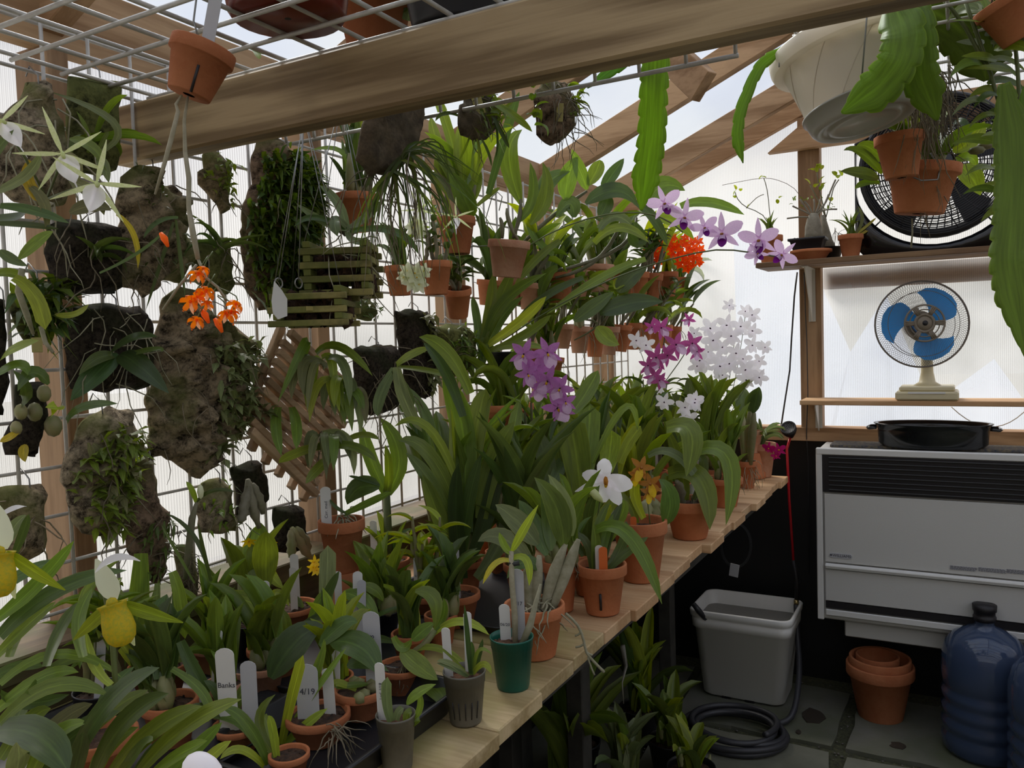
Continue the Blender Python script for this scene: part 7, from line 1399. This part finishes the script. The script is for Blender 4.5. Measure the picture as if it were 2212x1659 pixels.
# big pots standing on the grid shelf
for x, y, rr, h_, kd, lab in ((622, 40, .105, .17, 'red_plastic', 'big dark red plastic pot on the grid shelf overhead'), (850, 55, .060, .10, 'terracotta', 'clay pot on the grid shelf just behind the beam'), (1000, -10, .090, .12, 'dark_plastic', 'black pot on the grid shelf above the beam'), (1560, 60, .05, .09, 'terracotta', 'clay pot at the right end of the grid shelf'), (1295, 125, .075, .03, 'dark_plastic', 'shallow black dish at far edge of the grid shelf')):
    p = pt(x, y, Z=1.894); p.z = 1.8935
    if x == 1000: p = V(-.62, 1.0, 1.8935)
    if x == 850: p = V(-.80, 1.04, 1.8935)
    if x == 1560: p = V(-.36, 1.17, 1.8935)
    if x == 1295: p = V(-.64, 1.19, 1.8935)
    t = thing('shelf_plant', lab, 'potted plant', p); pot(t, p, rr, h_, kd); c = p+V(0, 0, h_*.9)
    if kd == 'red_plastic': B().ball(p+V(0, 0, .001), .012, (1, 1, .1), 8).build('drain_hole', 'heater_dark', t)
    if h_ > .05: grow_strap(t, c, 9, .22, .024, 'leaf_mid', bends=(1, 2, 3, 4), tilt=(10, 40))
    if x == 850: bulbs(t, [[(775, 20), (785, 45), (778, 70)], [(800, 10), (810, 30), (805, 50)]], -.80, .016, 'leaf_mid' if False else 'bulb')
hl(t, 1.25, [(815, 30, 860, 20, 905, 0, 26, 'm', 0), (880, 45, 885, 20, 890, -10, 34, 'g', 0), (780, 60, 810, 20, 850, -10, 22, 'm'), (545, 100, 555, 115, 560, 128, 14, 'm'), (528, 100, 545, 105, 570, 118, 10, 'm')])
# stacked clay pots with orchids, right
D = 1.62
def rp_(lab, bx, by, wpx, hpx, Dp, tl, kd='terracotta'):
    p = pt(bx, by, D=Dp); r = wpx/2*Dp/FPX; h = hpx*Dp/FPX; t = thing('hanging_orchid', lab, 'hanging orchid', p); pot(t, p, r, h, kd, tilt=tl)
    B().tube([p+V(r, 0, h*.9), p+V(r*.3, 0, h+.12), V(p.x, p.y, 1.96)], .0014, 5).build('hanging_wire', 'wire_steel', t); B().tube([p+V(-r, 0, h*.9), p+V(-r*.3, 0, h+.12), V(p.x, p.y, 1.96)], .0014, 5).build('hanging_wire', 'wire_steel', t); return t, p, r, h
t, p, r, h = rp_('hanging clay pot in front of black fan, lower of the two', 1985, 462, 148, 104, 1.60, (.03, .10))
for s in (1,):
    grow_bulbs(t, p+V(0, 0, h*.9), 5, .05, .010, .13, .045, 'leaf_mid', 'broad', bends=(1, 2), lean=50)
hl(t, D, [(1898, 385, 1860, 375, 1815, 370, 30, 'd', -.02, 'broad'), (1905, 375, 1860, 330, 1822, 325, 22, 'm', -.02, 'broad'), (1910, 350, 1880, 320, 1850, 315, 28, 'm', 0, 'broad'), (1900, 395, 1870, 395, 1847, 408, 16, 'm', -.02), (2075, 358, 2100, 385, 2118, 422, 42, 'l', -.05, 'broad'), (2060, 330, 2100, 300, 2127, 262, 40, 'l', 0, 'broad'), (2060, 350, 2095, 340, 2110, 362, 22, 'm', 0, 'broad'), (2050, 320, 2080, 290, 2112, 270, 26, 'm', 0, 'broad'), (2060, 270, 2075, 262, 2095, 278, 16, 'k'), (2050, 360, 2080, 345, 2105, 340, 14, 'l')])
for x, y in ((2128, 315), (2110, 325)): B().ball(pt(x, y, D=D-.05), .012, (1.3, .7, .7), 8).build('flower_bud', 'bulb', t)
roots(t, [p+V(0, 0, h)], 20, .14, .0014); B().tube(ps(D-.02, (1970, 472), (1971, 500), (1968, 535)), [.0018, .0016, .002], 5).build('aerial_root', 'root_pale', t)
B().tube(ps(D-.09, (1965, 380), (1990, 390), (2025, 388), (2030, 365), (2010, 330)), .0016, 5).build('wire_loop', 'wire_steel', t)
t, p, r, h = rp_('hanging clay pot with white crust, upper of the two by the fan', 1948, 384, 100, 92, 1.50, (.03, -.06), 'terracotta')
roots(t, [p+V(rn(0, .05), rn(-.02, .02), h+rn(0, .12)) for i in range(10)], 90, .14, .0013, 'root', 1.3)
roots(t, [pt(2000+rn(-20, 40), 150+rn(-20, 60), D=1.5) for i in range(14)], 90, .12, .0013, 'root', 1.6)
for x, y, lab in ((2205, 60, 'clay pot cut by the upper right corner of the picture'), (1925, 15, 'clay pot above the white hanging pot rim')):
    Dp = 1.25 if x > 2100 else 1.6; t, p, r, h = rp_(lab, x, y+25, 110, 95, Dp, (.2, -.45) if x > 2100 else (0, 0)); grow_strap(t, p+V(0, 0, h*.9), 10, .18, .022, 'leaf_mid', bends=(2, 3, 4), tilt=(10, 60))
# big drooping plant at the right edge
p = V(.10, 1.25, 1.968); t = thing('hanging_orchid', 'bushy plant of pointed leaves spilling down the right edge', 'hanging orchid', p); pot(t, p, .08, .10, 'dark_plastic')
rows = []
random.seed(4)
for k_ in range(46):
    y = rn(-20, 470); x = 2165+rn(-30, 45)-max(0, (200-y))*.18; a = rn(0, 1)
    if y > 250: x += 10
    sx = random.choice((-1, 1)); l_ = rn(55, 105); rows.append((x, y, x+sx*l_*.5, y-l_*.08, x+sx*l_, y+l_*rn(-.1, .45), rn(16, 26), random.choice('mmgdm'), rn(-.08, .08), 'lance'))
hl(t, 1.28, rows)
for a in (((2080, -10), (2120, 100), (2160, 220), (2180, 350), (2190, 480)), ((2030, -10), (2090, 60), (2130, 150)), ((2180, -10), (2200, 150), (2205, 300))): stemline(t, ps(1.28, *a), .003, 'stem')
random.seed(77)
hl(t, 1.45, [(2000+rn(0, 80), rn(-10, 30), 2040+rn(0, 90), rn(0, 40), 2060+rn(0, 110), rn(20, 120), rn(18, 28), random.choice('mgl'), rn(-.05, .05), 'broad') for k_ in range(12)])
flatstem(t, [(2170, 180, 1.22), (2185, 280, 1.2), (2190, 380, 1.18), (2185, 470, 1.16), (2175, 560, 1.14), (2190, 650, 1.13), (2215, 770, 1.12)], 74, teeth=16)
flatstem(t, [(2230, 150, 1.24), (2225, 300, 1.22), (2215, 420, 1.2), (2195, 500, 1.2)], 50, teeth=10)
# leaves that float free of any pot would look wrong: nothing else is added
bpy.context.view_layer.update()
